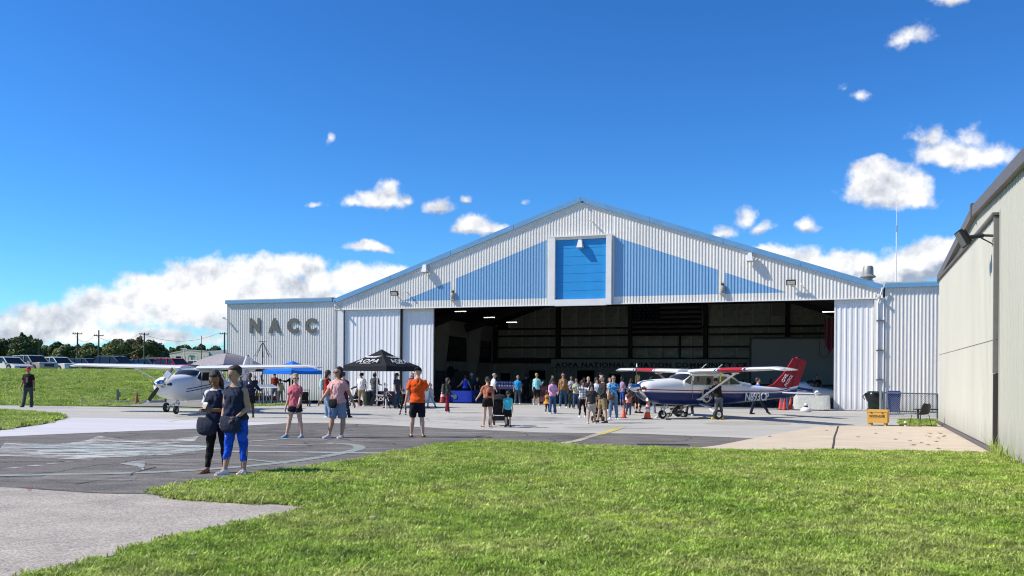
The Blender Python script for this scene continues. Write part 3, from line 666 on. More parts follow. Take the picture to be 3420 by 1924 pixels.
# sliding doors
def leaf(t0, t1, y, z1, seam=None):
    q = MB(); rib(q, t0+.09, t1-.07, y-.02, lambda t: .1, lambda t: z1-.22, per=.26, dep=.022)
    q.box(t0+.09,t1-.07,y,y+.06,.1,z1-.22)
    o = q.build('sliding_door', m_greyd, hangar)
    e = MB(); e.box(t0,t0+.088,y-.045,y+.07,.04,z1); e.box(t1-.068,t1,y-.045,y+.07,.04,z1); e.box(t0+.09,t1-.07,y-.045,y+.05,z1-.218,z1); e.box(t0+.09,t1-.07,y-.03,y+.05,.04,.098)
    e.build('door_frame', m_trimw, o); return o
leaf(TD_L, TS-.04, .16, Z_H-.02); leaf(TS+.04, TO_L, .40, Z_H-.02); leaf(TO_R, TD_R, .16, Z_H-.02)
q = MB(); q.box(TS-.04,TS+.04,.22,.5,0,Z_H-.02); q.build('door_gap', m_dark, hangar); q = MB(); q.box(TD_L-.04,TD_L,.1,.5,0,Z_H); q.build('door_gap', m_dark, hangar)
q = MB(); q.box(TD_L,TD_R,.12,.55,-.02,.012); q.build('door_track', m_gal, hangar)
# roller door: frame, seven boards
q = MB(); q.box(FT0,DT0,-.30,-.035,Z_H-.07,DZ1+.14); q.box(DT1,FT1,-.30,-.035,Z_H-.07,DZ1+.14); q.box(DT0+.002,DT1-.002,-.30,-.035,Z_H-.10,DZ0-.02); q.box(FT0-.03,FT1+.03,-.31,-.035,DZ1+.143,DZ1+.21)
q.box(DT0+.002,DT1-.002,-.12,-.035,DZ1+.01,DZ1+.139)
rf = q.build('door_frame', m_trimw, hangar)
rd = put('roller_door', None, hangar); hz = (DZ1-DZ0)/7
pm = MB()
pm.box(DT0+.01,DT1-.01,-.095,-.06,.008,hz-.008); pm.box(DT0+.01,DT1-.01,-.075,-.05,-.008,.008)
pm = pm.mesh('door_board', m_dblue)
for i in range(7): put('door_board', pm, rd, loc=(0,0,DZ0+i*hz))
# letters on the left wing
m_let = mat('bronze_letters', (.105,.105,.085), .55, var=.08)
for ch, x, w in (('N',854,34),('A',919,42),('C',980,38),('C',1040,39)):
    t, z1 = HP(x,1063); _, z0 = HP(x,1113); h = z1-z0; t0 = HP(x-w/2,1088)[0]; t1 = HP(x+w/2,1088)[0]
    text_obj(ch, 1, m_let, hangar, frameM(((t0+t1)/2, -.075, (z0+z1)/2), (1,0,0), (0,0,1)), name='letter', fit=(t1-t0, h), ext=.014, off=.055)
# wall fixtures
def fixture(px, py, y=-.03): t, z = HP(px, py, y); return t, z
for px, py in ((1425,898),(1942,816),(2506,860)):
    t, z = fixture(px, py); b_ = put('wall_lamp', None, hangar, loc=(t,0,z))
    q = MB(); q.add([(-.17,-.46,-.22),(.17,-.46,-.22),(.17,-.12,-.22),(-.17,-.12,-.22),(-.09,-.36,.22),(.09,-.36,.22),(.09,-.16,.22),(-.09,-.16,.22)], [(0,3,2,1),(4,5,6,7),(0,1,5,4),(1,2,6,5),(2,3,7,6),(3,0,4,7)]); q.build('housing', m_wht, b_)
    q = MB(); q.box(-.15,.15,-.44,-.14,-.27,-.222); q.build('lens', m_gal, b_)
    q = MB(); q.tube((0,-.3,.05),(0.03,-.02,-.05),.022); q.box(-.05,.11,-.05,-.02,-.12,.02); q.build('bracket', m_gal, b_)
for px, py in ((1324,981),(2643,945)):
    t, z = fixture(px, py); b_ = put('floodlight', None, hangar, loc=(t,0,z))
    M_ = Matrix.Rotation(radians(32),3,'X')
    q = MB(); q.box(-.24,.24,-.34,-.26,-.14,.14); q.v = [tuple(M_ @ Vector((a,b+.3,c)) + Vector((0,-.3,0))) for a,b,c in q.v]; q.build('housing', m_blk, b_)
    q = MB(); q.box(-.19,.19,-.352,-.342,-.10,.10); q.v = [tuple(M_ @ Vector((a,b+.3,c)) + Vector((0,-.3,0))) for a,b,c in q.v]; q.build('lens', m_lens, b_)
    q = MB(); q.tube((0,-.28,-.02),(0,-.03,-.08),.03); q.tube((-.1,-.1,.16),(-.1,-.1,.27),.012); q.build('bracket', m_gal, b_)
for px, py in ((1359,975),(1975,737),(2677,953)):
    t, z = fixture(px, py); q = MB(); q.sph((t,-.28,z),.075,.075,.065); q.tube((t,-.26,z),(t+.02,-.03,z-.03),.03); q.build('dome_sensor', m_wht, hangar, smooth=50)
for px, py in ((757,1065),(1130,1023),(2926,985)):
    t, z = fixture(px, py); q = MB(); q.box(t-.07,t+.02,-.42,-.16,z-.02,z+.09); q.tube((t-.02,-.3,z),(t+.04,-.02,z-.08),.02); q.build('camera_housing', m_wht, hangar)
q = MB(); t, z = HP(1942,672); q.box(t+.05,t+.14,-.24,-.162,z-.12,z-.04); q.build('ridge_lamp', m_blk, hangar)
# downpipes and brackets
t0,z0 = HP(2948,962); t1,z1 = HP(2932,1015)
q = MB(); q.tube((t0,-.22,z0),(t1,-.09,z1),.045); q.tube((t1,-.09,z1),(t1,-.09,.1),.045); q.tube((t1+.28,-.09,z1+.1),(t1+.28,-.09,.1),.03); q.build('downpipe', m_wht, hangar)
for py in (1071,1170,1268):
    z = HP(2934,py)[1]; q = MB(); q.box(t1-.07,t1+.28,-.17,-.05,z-.03,z+.02); q.build('pipe_bracket', m_brass, hangar)
t0,z0 = HP(1120,1003); q = MB(); q.tube((t0,-.2,z0),(t0,-.07,z0-.2),.03); q.tube((t0,-.07,z0-.2),(t0,-.07,.1),.03); q.build('downpipe', m_wht, hangar)
# roof ventilator
tv, zv = HP(2899,935,3.2); vt = put('roof_ventilator', None, hangar, loc=(tv,3.2,0))
zb_, zt_ = HP(2899,948,3.2)[1], HP(2899,889,3.2)[1]
q = MB(); q.box(-.30,.30,-.30,.30,roofz(tv)-.2,zb_+.15); q.build('curb', m_gal, vt)
h_ = zt_-zb_
q = MB(); q.lathe([(.22,zb_+.15),(.24,zb_+.25*h_+.05),(.40,zb_+.36*h_),(.41,zb_+.40*h_),(.28,zb_+.52*h_),(.27,zb_+.9*h_),(.22,zt_),(.02,zt_)], n=20); q.build('cowl', mat('old_galvanised', (.30,.31,.28), .5, .4, var=.12), vt, smooth=40)
# owl decoys on ledges
for px, py, d_ in ((1512,985,'left'),(2413,962,'right')):
    t, z = HP(px, py, -.1); w = HA+U*t+V*(-.1)
    ow = thing('owl_decoy', 'grey brown owl decoy perched on a small ledge beside the %s small blue triangle' % d_, 'decoy', (w.x,w.y,z-.32), -UA, 'owl decoys on the gable')
    q = MB(); q.lathe([(.03,.05),(.10,.09),(.13,.22),(.115,.36),(.08,.44),(.02,.46)], n=12); q.build('body', mat('owl_grey', (.33,.30,.27), .9, var=.4, vscale=18), ow, smooth=60)
    q = MB(); q.sph((0,-.01,.50),.085,.08,.085); q.add([(-.07,0,.55),(-.03,0,.57),(-.06,0,.63),(.07,0,.55),(.03,0,.57),(.06,0,.63)], [(0,1,2),(3,5,4)]); q.build('head', mat('owl_dark', (.05,.045,.04), .9), ow, smooth=60)
    q = MB(); q.box(-.14,.14,-.12,.08,.0,.05); q.build('ledge', m_gal, ow)
# tall antenna behind
d = D(2993,957,70); a = thing('radio_antenna', 'tall thin white whip antenna rising behind the right wing of the hangar', 'antenna', (d.x,d.y,0))
zt_ = D(2993,590,70).z; zm = D(2993,775,70).z
q = MB(); q.tube((0,0,0),(0,0,zm),.045); q.build('mast', m_wht, a); q = MB(); q.tube((0,0,zm),(0,0,zm+.5),.06); q.build('collar', m_gal, a)
q = MB(); q.tube((0,0,zm+.5),(0,0,zt_),.02,.012); q.build('whip', m_wht, a)

# ---------------------------------------------------------------- hangar interior
m_liner = mat('beige_inner_siding', (.42,.40,.355), .8, var=.06)
ZP = HP(2100,1228,BW-.6)[1]; ZS = HP(2100,1200,BW-.65)[1]; TSG = HP(1843,1210,BW-.6)[0]
# back structure: columns, girts, quilted insulation
q = MB()
for px in (1656,1865,2106,2357,2629): t = HP(px,1100,BW-.3)[0]; q2 = MB(); q2.box(t-.17,t+.17,BW-.55,BW-.1,0,roofz(t)-.4); q2.build('steel_column', m_steel, hangar)
t_ = HP(2270,1150,BW-.3)[0]; q2 = MB(); q2.box(t_-.07,t_+.07,BW-.35,BW-.1,ZS,HP(2270,1118,BW)[1]); q2.build('steel_column', m_steel, hangar)
rows = []
for y0, y1 in ((1195,1162),(1156,1122),(1116,1097),(1091,1020),(1012,950)): rows.append((HP(2200,y0,BW)[1], HP(2200,y1,BW)[1]))
for (z0, z1), (z2, z3) in zip(rows, rows[1:]):
    q = MB(); q.box(TIL,TIR,BW-.22,BW-.02,z1+.02,z2-.02); q.build('girt', m_steel, hangar)
q = MB(); q.box(TIL,TIR,BW-.24,BW-.02,rows[0][0]-.28,rows[0][0]-.02); q.build('girt', m_steel, hangar)
tb = HP(1660,1100,BW)[0]; pw = HP(2047,1150,BW)[0]-HP(2000,1150,BW)[0]
for z0, z1 in rows:
    meshes = []
    for s in range(3):
        r = random.Random(s+int(z0*7)); q = MB(); nx_, nz_ = 5, 5
        for j in range(nz_):
            for i in range(nx_):
                e = (i in (0,nx_-1)) or (j in (0,nz_-1)); q.v.append((.02+(pw-.04)*i/(nx_-1), 0 if e else -.05-.05*r.random(), (z1-z0)*j/(nz_-1)))
        for j in range(nz_-1):
            for i in range(nx_-1): q.f.append((j*nx_+i,j*nx_+i+1,(j+1)*nx_+i+1,(j+1)*nx_+i)); q.m.append(0)
        meshes.append(q.mesh('insulation_panel', m_foil, 180))
    t = tb; i = 0
    while t + pw < TIR:
        if z0 < roofz(t)-.6: put('insulation_panel', meshes[R.randrange(3)], hangar, loc=(t,BW-.06,z0))
        t += pw; i += 1
# pale seam tapes between the quilts
q = MB(); t = tb
m_tape = mat('seam_tape', (.85,.85,.72), .5, var=.3, vscale=9)
while t < TIR:
    for z0, z1 in rows[:4]: q.box(t-.07,t+.06,BW-.23,BW-.20,z0+.03,z1-.03)
    t += pw
q.build('seam_tape', m_tape, hangar, kind='stuff')
# lower office partition with doors and windows
part_w = HP(1656,1220,BW-.6)[0]
q = MB(); rib(q, TIL, TSG, BW-.62, lambda t: 0, lambda t: HP(1700,1214,BW-.6)[1], per=.3, dep=.015); rib(q, TSG, TIR, BW-.62, lambda t: 0, lambda t: ZP-.02, per=.3, dep=.015); q.build('office_partition', m_liner, hangar)
def wall_opening(name, x0, x1, y0, y1, m=None, fm=None, yo=BW-.66):
    a, z1 = HP(x0,y0,yo); c, _ = HP(x1,y0,yo); _, z0 = HP(x0,y1,yo); z0 = max(z0, .02)
    o = put(name, None, hangar); q = MB(); w = .07
    q.box(a-w,a,yo-.03,yo+.03,z0,z1+w); q.box(c,c+w,yo-.03,yo+.03,z0,z1+w); q.box(a+.001,c-.001,yo-.03,yo+.03,z1,z1+w); q.build('frame', fm or m_liner, o)
    q = MB(); q.box(a+.001,c-.001,yo-.005,yo+.02,z0,z1-.001); q.build('pane' if name == 'window' else 'door_leaf', m or mat('dark_glass', (.012,.015,.018), .12, var=0), o); return o
mg = mat('dark_glass', (.012,.015,.018), .12, var=0); md_ = mat('dark_doorway', (.010,.010,.012), .7, var=0)
wall_opening('window',1766,1822,1237,1268); wall_opening('office_door',1673,1704,1246,1330,md_); wall_opening('window',1928,1986,1237,1275); wall_opening('office_door',2036,2071,1249,1330,md_)
wall_opening('window',2180,2225,1240,1275); wall_opening('window',2350,2400,1240,1270)
# sign board with dark lettering
tse = HP(2501,1210,BW-.75)[0]
q = MB(); q.box(TSG,tse+2.5,BW-.80,BW-.70,ZP,ZS); sg = q.build('sign_board', mat('sign_panel', (.5,.49,.45), .8, var=.04), hangar)
t0, zt_ = HP(1855,1208.5,BW-.82); t1, _ = HP(2496,1215,BW-.82); zb_ = HP(2100,1227,BW-.82)[1]; zt_ = HP(2100,1211,BW-.82)[1]
text_obj('AOPA NATIONAL AVIATION COMMUNITY CE', 1, mat('sign_letters', (.012,.014,.02), .6, var=0), hangar, frameM(((t0+t1)/2, BW-.82, (zb_+zt_)/2), (1,0,0), (0,0,1)), fit=(t1-t0, zt_-zb_), ext=.015, off=.02, space=1.12)
# the flag on the back wall
t0, zt_ = HP(2113,1018,BW-.7); t1, zb_ = HP(2343,1118,BW-.7); fl = put('wall_flag', None, hangar)
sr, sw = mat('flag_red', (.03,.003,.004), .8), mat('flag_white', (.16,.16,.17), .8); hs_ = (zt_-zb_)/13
for i in range(13):
    q = MB(); a = t0 + (t1-t0)*.40 if i >= 6 else t0
    z = zb_+i*hs_; n_ = 10
    for j in range(n_+1):
        tt = a+(t1-a)*j/n_; yy = BW-.7+.03*sin(tt*3); q.v += [(tt,yy,z+.002),(tt,yy,z+hs_-.002)]
    for j in range(n_): q.f.append((2*j,2*j+2,2*j+3,2*j+1)); q.m.append(0)
    q.build('stripe', sr if i % 2 == 0 else sw, fl)
q = MB(); q.box(t0,t0+(t1-t0)*.40-.004,BW-.705,BW-.66,zb_+6*hs_,zt_); ca_ = q.build('canton', mat('flag_blue', (.012,.016,.05), .8), fl)
q = MB()
for r_ in range(5):
    for c_ in range(6):
        cx, cz = t0+(t1-t0)*.40*(c_+.5+(.0 if r_%2==0 else .25))/6.3, zb_+6*hs_+7*hs_*(r_+.5)/5
        v = [(cx+sin(2*pi*k/10)*(.10 if k%2==0 else .04), BW-.712, cz+cos(2*pi*k/10)*(.10 if k%2==0 else .04)) for k in range(10)]; q.add(v, [tuple(range(10))])
q.build('stars', sw, fl, kind='stuff')
# big grey projection screen with black border, nearer than the back wall
so = 17.0; t0, z1 = HP(2510,1133,so); t1 = TIR-.15; z0 = HP(2510,1282,so)[1]
scr = put('projection_screen', None, hangar)
q = MB(); q.box(t0,t1,so,so+.04,z0,z1); q.build('fabric', mat('screen_grey', (.34,.34,.32), .8, var=.02), scr)
q = MB(); q.box(t0-.14,t0-.002,so-.03,so+.06,z0-.1,z1+.14); q.box(t0,t1,so-.03,so+.06,z1+.002,z1+.14); q.box(t0,t1,so-.03,so+.06,z0-.1,z0-.002); q.build('border', m_blk, scr)
q = MB(); t2, z2 = HP(2727,1137,so-.1); r_ = .26
for k in range(10):
    a, c = pi+pi*k/10, pi+pi*(k+1)/10; q.tube((t2+.5+cos(a)*r_*1.2,so-.08,z2-.9+sin(a)*.25),(t2+.5+cos(c)*r_*1.2,so-.08,z2-.9+sin(c)*.25),.014,n=5)
q.tube((t2+.5-r_*1.2,so-.08,z2-.9),(t2+.5-r_*1.2,so-.08,z2),.014,n=5); q.tube((t2+.5+r_*1.2,so-.08,z2-.9),(t2+.5+r_*1.2,so-.08,z2),.014,n=5); q.build('hanging_cord', m_blk, scr)
q = MB(); q.box(t0-.1,t1,so+.5,so+.6,0,z0-.1); q.build('inner_screen_wall', m_liner, hangar)
# left inner wall
q = MB()
for i in range(int(BW/.3)): q.box(TIL,TIL+.03,.5+i*.3,.5+i*.3+.22,0,HP(1656,1214,BW)[1]); 
q.box(TIL-.04,TIL,.4,BW,0,roofz(TIL)-.3); q.build('left_inner_wall', m_liner, hangar)
q = MB(); q.box(TIR,TIR+.04,.4,BW,0,roofz(TIR)-.3); q.build('right_inner_wall', m_liner, hangar)
for y_ in (7.5, 14.5, 21.0):
    q = MB(); w_ = .55
    q.add([(TIL+.04,y_,0),(TIL+.5,y_,0),(TIL+1.2,y_,roofz(TIL)-.5),(TIL+.04,y_,roofz(TIL)-.3),(TIL+.04,y_+.3,0),(TIL+.5,y_+.3,0),(TIL+1.2,y_+.3,roofz(TIL)-.5),(TIL+.04,y_+.3,roofz(TIL)-.3)], [(0,1,2,3),(7,6,5,4),(0,4,5,1),(1,5,6,2),(2,6,7,3)]); q.build('tapered_column', m_liner, hangar)
for y0_, y1_, z0_, z1_ in ((8.2,14.0,3.0,4.9),(15.2,20.5,2.8,4.8),(22,26,2.8,4.7)):
    q = MB(); q.box(TIL+.032,TIL+.07,y0_,y1_,z0_,z1_); q.build('window', mg, hangar)
for y0_, y1_ in ((9.0,10.2),(17.5,18.8)):
    q = MB(); q.box(TIL+.032,TIL+.08,y0_,y1_,0,2.15); q.build('office_door', md_, hangar)
# rafters and lights
for y_ in (6.5, 13.2, 20):
    for s0 in (TIL+.2, TIR-.2):
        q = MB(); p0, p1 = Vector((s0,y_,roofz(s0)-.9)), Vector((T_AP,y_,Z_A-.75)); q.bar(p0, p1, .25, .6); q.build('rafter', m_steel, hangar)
m_tube = mat('lit_tube', (1,.97,.85), .5, var=0, emit=6.0)
for px, py, off in ((1538,1040,9),(1634,1060,12.5),(1709,1076,16.5),(2769,1041,13)):
    t, z = HP(px,py,off); o = put('strip_light', None, hangar, loc=(t,off,z)); q = MB(); q.box(-.45,.45,-.1,.1,.02,.1); q.build('housing', m_steel, o)
    q = MB(); q.tube((-.4,-.05,-.01),(.4,-.05,-.01),.015,n=6); q.tube((-.4,.05,-.01),(.4,.05,-.01),.015,n=6); q.build('tube', m_tube, o)
t, z = HP(2600,1030,8); q = MB(); q.box(t-.4,t+.4,8,8.5,z-.4,z+.35); q.build('hanging_heater', m_steel, hangar)
# flag-like red bunting by the right door
t, z = HP(2772,1108,3); q = MB(); n_=8
for j in range(n_+1): q.v += [(t-.28+.5*j/n_,3+.08*sin(j*1.7),z+.9-.3*abs(sin(j*.9))),(t-.28+.5*j/n_,3.05+.08*sin(j*1.7+1),z-1.0+.2*sin(j))]
for j in range(n_): q.f.append((2*j,2*j+2,2*j+3,2*j+1)); q.m.append(0)
q.build('red_drape', mat('dark_red_cloth', (.09,.012,.018), .9), hangar)

# ---------------------------------------------------------------- the cream hangar on the right
m_cream = siding('cream_siding', (.50,.485,.41), .11, .03, .25)
m_brown = mat('brown_trim', (.13,.115,.10), .5, var=.08)
cream = put('storage_hangar', None, None, 'cream ribbed metal hangar with brown roof edge and closed sliding door at the right', 'hangar', loc=HB)
cream.matrix_world = Matrix(((BV.x,BN.x,0,HB.x),(BV.y,BN.y,0,HB.y),(0,0,1,0),(0,0,0,1)))
def HP2(px, py, off=0.0):
    d = pdir(px,py); k = ((HB-C0).dot(BN)+off)/d.dot(BN); p = C0+d*k; return (p-HB).dot(BV), p.z
s_r, z_r = HP2(3244,690,.18); s_f, z_f = HP2(3137,905,.18); s_n, z_n = HP2(3419,491,.18)
print('cream', s_r, z_r, s_f, z_f, s_n, z_n, HP2(3341,692), HP2(3143,936), HP2(3137,1186), HP2(3326,1133))
S1 = HP2(3141,1186,.05)[0]; S0 = -9.0; zsn = (z_n-z_r)/(s_n-s_r); zsf = (z_f-z_r)/(s_f-s_r)
def roof2(s): return z_r + (s-s_r)*(zsn if s < s_r else zsf)
ZD = (HP2(3341,692,.12)[1]+HP2(3143,936,.12)[1])/2
def rib2(q, s0, s1, y, zb, zt, per=.19, dep=.05):
    cuts = []; t = s0
    while t < s1:
        for a, d_ in ((0,0),(.45,0),(.58,1),(.88,1)):
            if t+a*per < s1: cuts.append((t+a*per, d_))
        t += per
    cuts.append((s1,0))
    for (a,da),(c,dc) in zip(cuts, cuts[1:]): q.add([(c,y+dep*dc,zb),(a,y+dep*da,zb),(a,y+dep*da,zt(a)),(c,y+dep*dc,zt(c))], [(0,1,2,3)])
q = MB(); rib2(q, S0, -.12, 0, -.05, lambda s: roof2(s)-.15); rib2(q, -.12, s_r, 0, ZD+.05, lambda s: roof2(s)-.15); rib2(q, s_r, S1, 0, ZD+.05, lambda s: roof2(s)-.15); q.build('front_wall', m_cream, cream)
q = MB(); q.box(S1-.02,S1,-22,-.01,-.3,roof2(S1)-.2); q.box(S0,S0+.02,-22,-.01,-.3,roof2(S0)-.2); q.box(S0,S1,-22.05,-22,-.3,5.0); q.build('side_wall', m_cream, cream)
SD1 = S1-.25
ZM = (HP2(3137,1186,.12)[1]+HP2(3326,1133,.12)[1])/2
q = MB(); rib2(q, .09, SD1, .10, ZM+.01, lambda s: ZD-.02, per=.22, dep=.03); dr = q.build('sliding_door', m_cream, cream)
q = MB(); rib2(q, .09, SD1, .10, .12, lambda s: ZM-.012, per=.22, dep=.03); q.build('sliding_door', m_cream, cream)
q = MB(); q.box(-.02,SD1,.06,.11,ZM-.012,ZM+.01); q.build('door_seam', m_brown, cream)
q = MB(); q.box(-.05,SD1+.15,.02,.20,ZD-.0,ZD+.06); q.build('door_track_cover', m_brown, cream)
q = MB(); q.box(-.02,.085,.04,.16,ZM-.75,ZD-.012); q.build('door_edge', mat('taupe_channel', (.20,.185,.165), .6), cream)
q = MB(); q.box(-.02,.085,.035,.15,.05,ZM-.76); q.build('door_edge_lower', mat('dark_brown_channel', (.05,.04,.038), .7), cream)
q = MB(); q.box(-.12,-.025,-.02,.045,.0,ZD); q.build('jamb_gap', m_dark, cream)
q = MB(); q.box(-.145,-.122,-.01,.07,.0,ZD+.1); q.build('jamb_trim', m_cream, cream)
q = MB(); q.box(0,SD1,.0,.098,0,ZD-.02); q.build('door_core', m_brown, cream)
q = MB(); q.box(-.02,SD1,.14,.20,.022,.10); q.build('door_rail', mat('rail_steel', (.14,.13,.135), .5, .5), cream)
q = MB(); q.box(SD1,SD1+.16,-.01,.08,0,ZD+.1); q.build('corner_trim', m_cream, cream)
for s0, s1 in ((S0, -1.5), (-1.5, s_r-.004), (s_r+.004, 10), (10.01, S1+.1)):
    q = MB(); vs = []
    for s in (s0, s1): z = roof2(s); vs += [(s,.02,z-.27),(s,.18,z-.27),(s,.18,z),(s,.02,z)]
    q.add(vs, [(0,1,2,3),(7,6,5,4),(0,4,5,1),(1,5,6,2),(2,6,7,3),(3,7,4,0)]); q.build('fascia', m_brown, cream, recalc=True)
q = MB(); z = roof2(s_r); q.box(s_r-.09,s_r+.09,.182,.21,z-.30,z+.06); q.box(s_r-.12,s_r+.12,.0,.20,z+.003,z+.07); q.build('ridge_cap', m_brown, cream)
q = MB()
q.add([(S0,.02,roof2(S0)-.02),(s_r,.02,z_r-.02),(s_r,-22,z_r-.02),(S0,-22,roof2(S0)-.02),(S1+.1,.02,roof2(S1)-.02),(S1+.1,-22,roof2(S1)-.02)], [(0,1,2,3),(1,4,5,2)]); q.build('roof', m_brown, cream)
# floodlight on the cream gable
s, z = HP2(3215,795,.75); f2 = put('floodlight', None, cream, loc=(s,.72,z))
M_ = Matrix.Rotation(radians(-28),3,'X') @ Matrix.Rotation(radians(12),3,'Z')
def rv(q): q.v = [tuple(M_ @ Vector(v)) for v in q.v]; return q
q = MB(); q.box(-.19,.19,.0,.08,-.2,.2)
for i in range(7): q.box(-.15+i*.05,-.135+i*.05,-.07,-.001,-.16,.16)
rv(q).build('housing', m_blk, f2); q = MB(); q.box(-.16,.16,.081,.09,-.17,.17); rv(q).build('lens', mat('dull_lens', (.12,.13,.12), .2), f2)
q = MB(); q.tube((0,-.05,0),(0,-.40,.04),.05); q.tube((0,-.40,.04),(-.1,-.70,.0),.03); q.tube((.06,-.3,.03),(-.05,-.66,-.22),.015); q.tube((-.05,-.66,-.22),(-.2,-.7,.0),.015); q.box(-.2,.0,-.72,-.66,-.06,.10); q.tube((-.1,-.64,.05),(-.35,-.66,.2),.012); q.build('bracket', m_blk, f2)

# ---------------------------------------------------------------- far building, trees, poles
d0, d1 = D(551,1172,185), D(775,1172,185)
fb = thing('warehouse', 'long low cream metal building in front of the distant trees', 'building', (d0.x,d0.y,gz(d0.x,d0.y)), radians(-14))
zb = gz(d0.x,d0.y); za, zm_, ze = D(551,1186,185).z-zb, D(634,1171,185).z-zb, D(715,1173,185).z-zb; w1 = D(634,1180,185).x-d0.x; w2 = D(715,1180,185).x-d0.x; w3 = w2+14
m_fb = mat('warehouse_cream', (.60,.56,.47), .7, var=.04, vscale=.3)
q = MB(); q.prism([(0,-2),(w2,-2),(w2,ze-.2),(w1,zm_),(0,za)], lambda a,c: (a,0,c), lambda a,c: (a,22,c)); q.build('wall', m_fb, fb)
for i in range(int(w2/1.2)): 
    pass
q = MB(); q.prism([(0,-2),(14,-2),(14,ze+.9),(0,ze)], lambda a,c: (w2+a,.3,c), lambda a,c: (w2+a,22,c)); q.build('annex', mat('annex_grey', (.42,.46,.47), .7), fb)
q = MB(); q.bar((-.1,-.01,za+.1),(w1,-.01,zm_+.1),.08,.2); q.bar((w1,-.01,zm_+.1),(w2+.1,-.01,ze-.1),.08,.2); q.build('roof_edge', mat('warehouse_trim', (.5,.46,.38), .7), fb)
x_ = D(602,1200,185).x-d0.x; q = MB(); q.box(x_-.5,x_+.5,-.06,-.01,1.2,2.4); q.build('window', mg, fb)
q = MB(); q.tube((x_+1.6,-.5,-1),(x_+1.6,-.5,3.9),.09); q.bar((x_+1.0,-.5,3.9),(x_+2.2,-.5,3.9),.1,.2); q.build('wall_lamp', m_wht, fb)
for i in range(14):
    q = MB(); xx = w2*(i+.5)/14; q.box(xx-.04,xx+.04,-.03,-.002,-1.8,za-.15); q.build('wall_seam', mat('warehouse_seam', (.52,.48,.40), .7), fb)

m_bark = mat('bark', (.09,.07,.05), .95, var=.3)
def leafmat(name, col):
    m = bpy.data.materials.new(name); m.use_nodes = True; nt = m.node_tree; N = nt.nodes; L = nt.links; b = N['Principled BSDF']
    b.inputs['Roughness'].default_value = .7; b.inputs['Specular IOR Level'].default_value = .2
    geo = N.new('ShaderNodeNewGeometry'); n = N.new('ShaderNodeTexNoise'); n.inputs['Scale'].default_value = .8; n.inputs['Detail'].default_value = 3; L.new(geo.outputs['Position'], n.inputs['Vector'])
    x = N.new('ShaderNodeMix'); x.data_type = 'RGBA'; L.new(n.outputs[0], x.inputs[0]); x.inputs[6].default_value = tuple(c*.55 for c in col)+(1,); x.inputs[7].default_value = tuple(c*1.5 for c in col)+(1,)
    mr = N.new('ShaderNodeMapRange'); L.new(geo.outputs['Random Per Island'], mr.inputs[0]); mr.inputs[3].default_value = .6; mr.inputs[4].default_value = 1.5
    s = N.new('ShaderNodeVectorMath'); s.operation = 'SCALE'; L.new(x.outputs[2], s.inputs[0]); L.new(mr.outputs[0], s.inputs[3]); L.new(s.outputs[0], b.inputs['Base Color']); return m
LM = [leafmat('dark_evergreen_leaves', (.075,.10,.035)), leafmat('olive_leaves', (.135,.15,.05)), leafmat('turning_leaves', (.17,.13,.055)), leafmat('light_green_leaves', (.16,.20,.07))]
def tree(px, dep, wpx, ytop, ybot, lm, kind, label, seed):
    r = random.Random(seed); c = D(px, 1200, dep); zb = gz(c.x, c.y)-.3; zt = D(px, ytop, dep).z - zb; w = wpx*dep/F/2*1.12
    t = thing('pine_tree' if kind == 'conifer' else 'deciduous_tree', label, 'tree', (c.x, c.y, zb), 0, 'trees behind the car park')
    q = MB(); q.tube((0,0,0),(.1,0,zt*.35),w*.09,w*.06,n=7); q.tube((.1,0,zt*.35),(0,0,zt*.85),w*.06,w*.02,n=7)
    for i in range(5):
        a = i*2.4; z0 = zt*(.25+.09*i); q.tube((0,0,z0),(cos(a)*w*.6,sin(a)*w*.6,z0+zt*.18),w*.035,w*.012,n=5)
    q.build('trunk', m_bark, t)
    blobs = []
    if kind == 'conifer':
        for i in range(16):
            f = i/15; blobs.append((r.uniform(-.25,.25)*w, r.uniform(-.25,.25)*w*(1-f), zt*(.12+.80*f), w*(.85*(1-f)**.45+.14)*r.uniform(.75,1.1), zt*.12))
    else:
        for i in range(24):
            a = r.random()*2*pi; f = r.random(); rr = w*.62*sqrt(r.random()); z = zt*r.uniform(.12,.78)
            k = 1-.45*max(0,(z/zt-.5)*2)*(rr/(w*.62)); blobs.append((cos(a)*rr,sin(a)*rr,z,w*r.uniform(.32,.50)*k,zt*r.uniform(.14,.22)*k))
        blobs.append((0,0,zt*.82,w*.42,zt*.16))
    q = MB(); s = .22*dep/170
    for (bx,by,bz,br,bh) in blobs:
        nl = int(190+400*(br*bh)/(w*.35*zt*.15)*.55); nl = min(nl, 700)
        for _ in range(nl):
            a = r.random()*2*pi; u = r.uniform(-1,1); k = r.uniform(.55,1.08); cu = sqrt(1-u*u)
            p = Vector((bx+cos(a)*cu*br*k, by+sin(a)*cu*br*k, bz+u*bh*k)); n = Vector((cos(a)*cu, sin(a)*cu, u+.3)) + Vector((r.uniform(-.9,.9),r.uniform(-.9,.9),r.uniform(-.9,.9)))
            n.normalize(); x = n.orthogonal().normalized(); y = n.cross(x); ang = r.random()*6.28; x, y = x*cos(ang)+y*sin(ang), y*cos(ang)-x*sin(ang); ss = s*r.uniform(.6,1.5)
            q.add([p-x*ss, p-y*ss*.6, p+x*ss, p+y*ss*.6], [(0,1,2,3)])
    q.build('crown', lm, t)
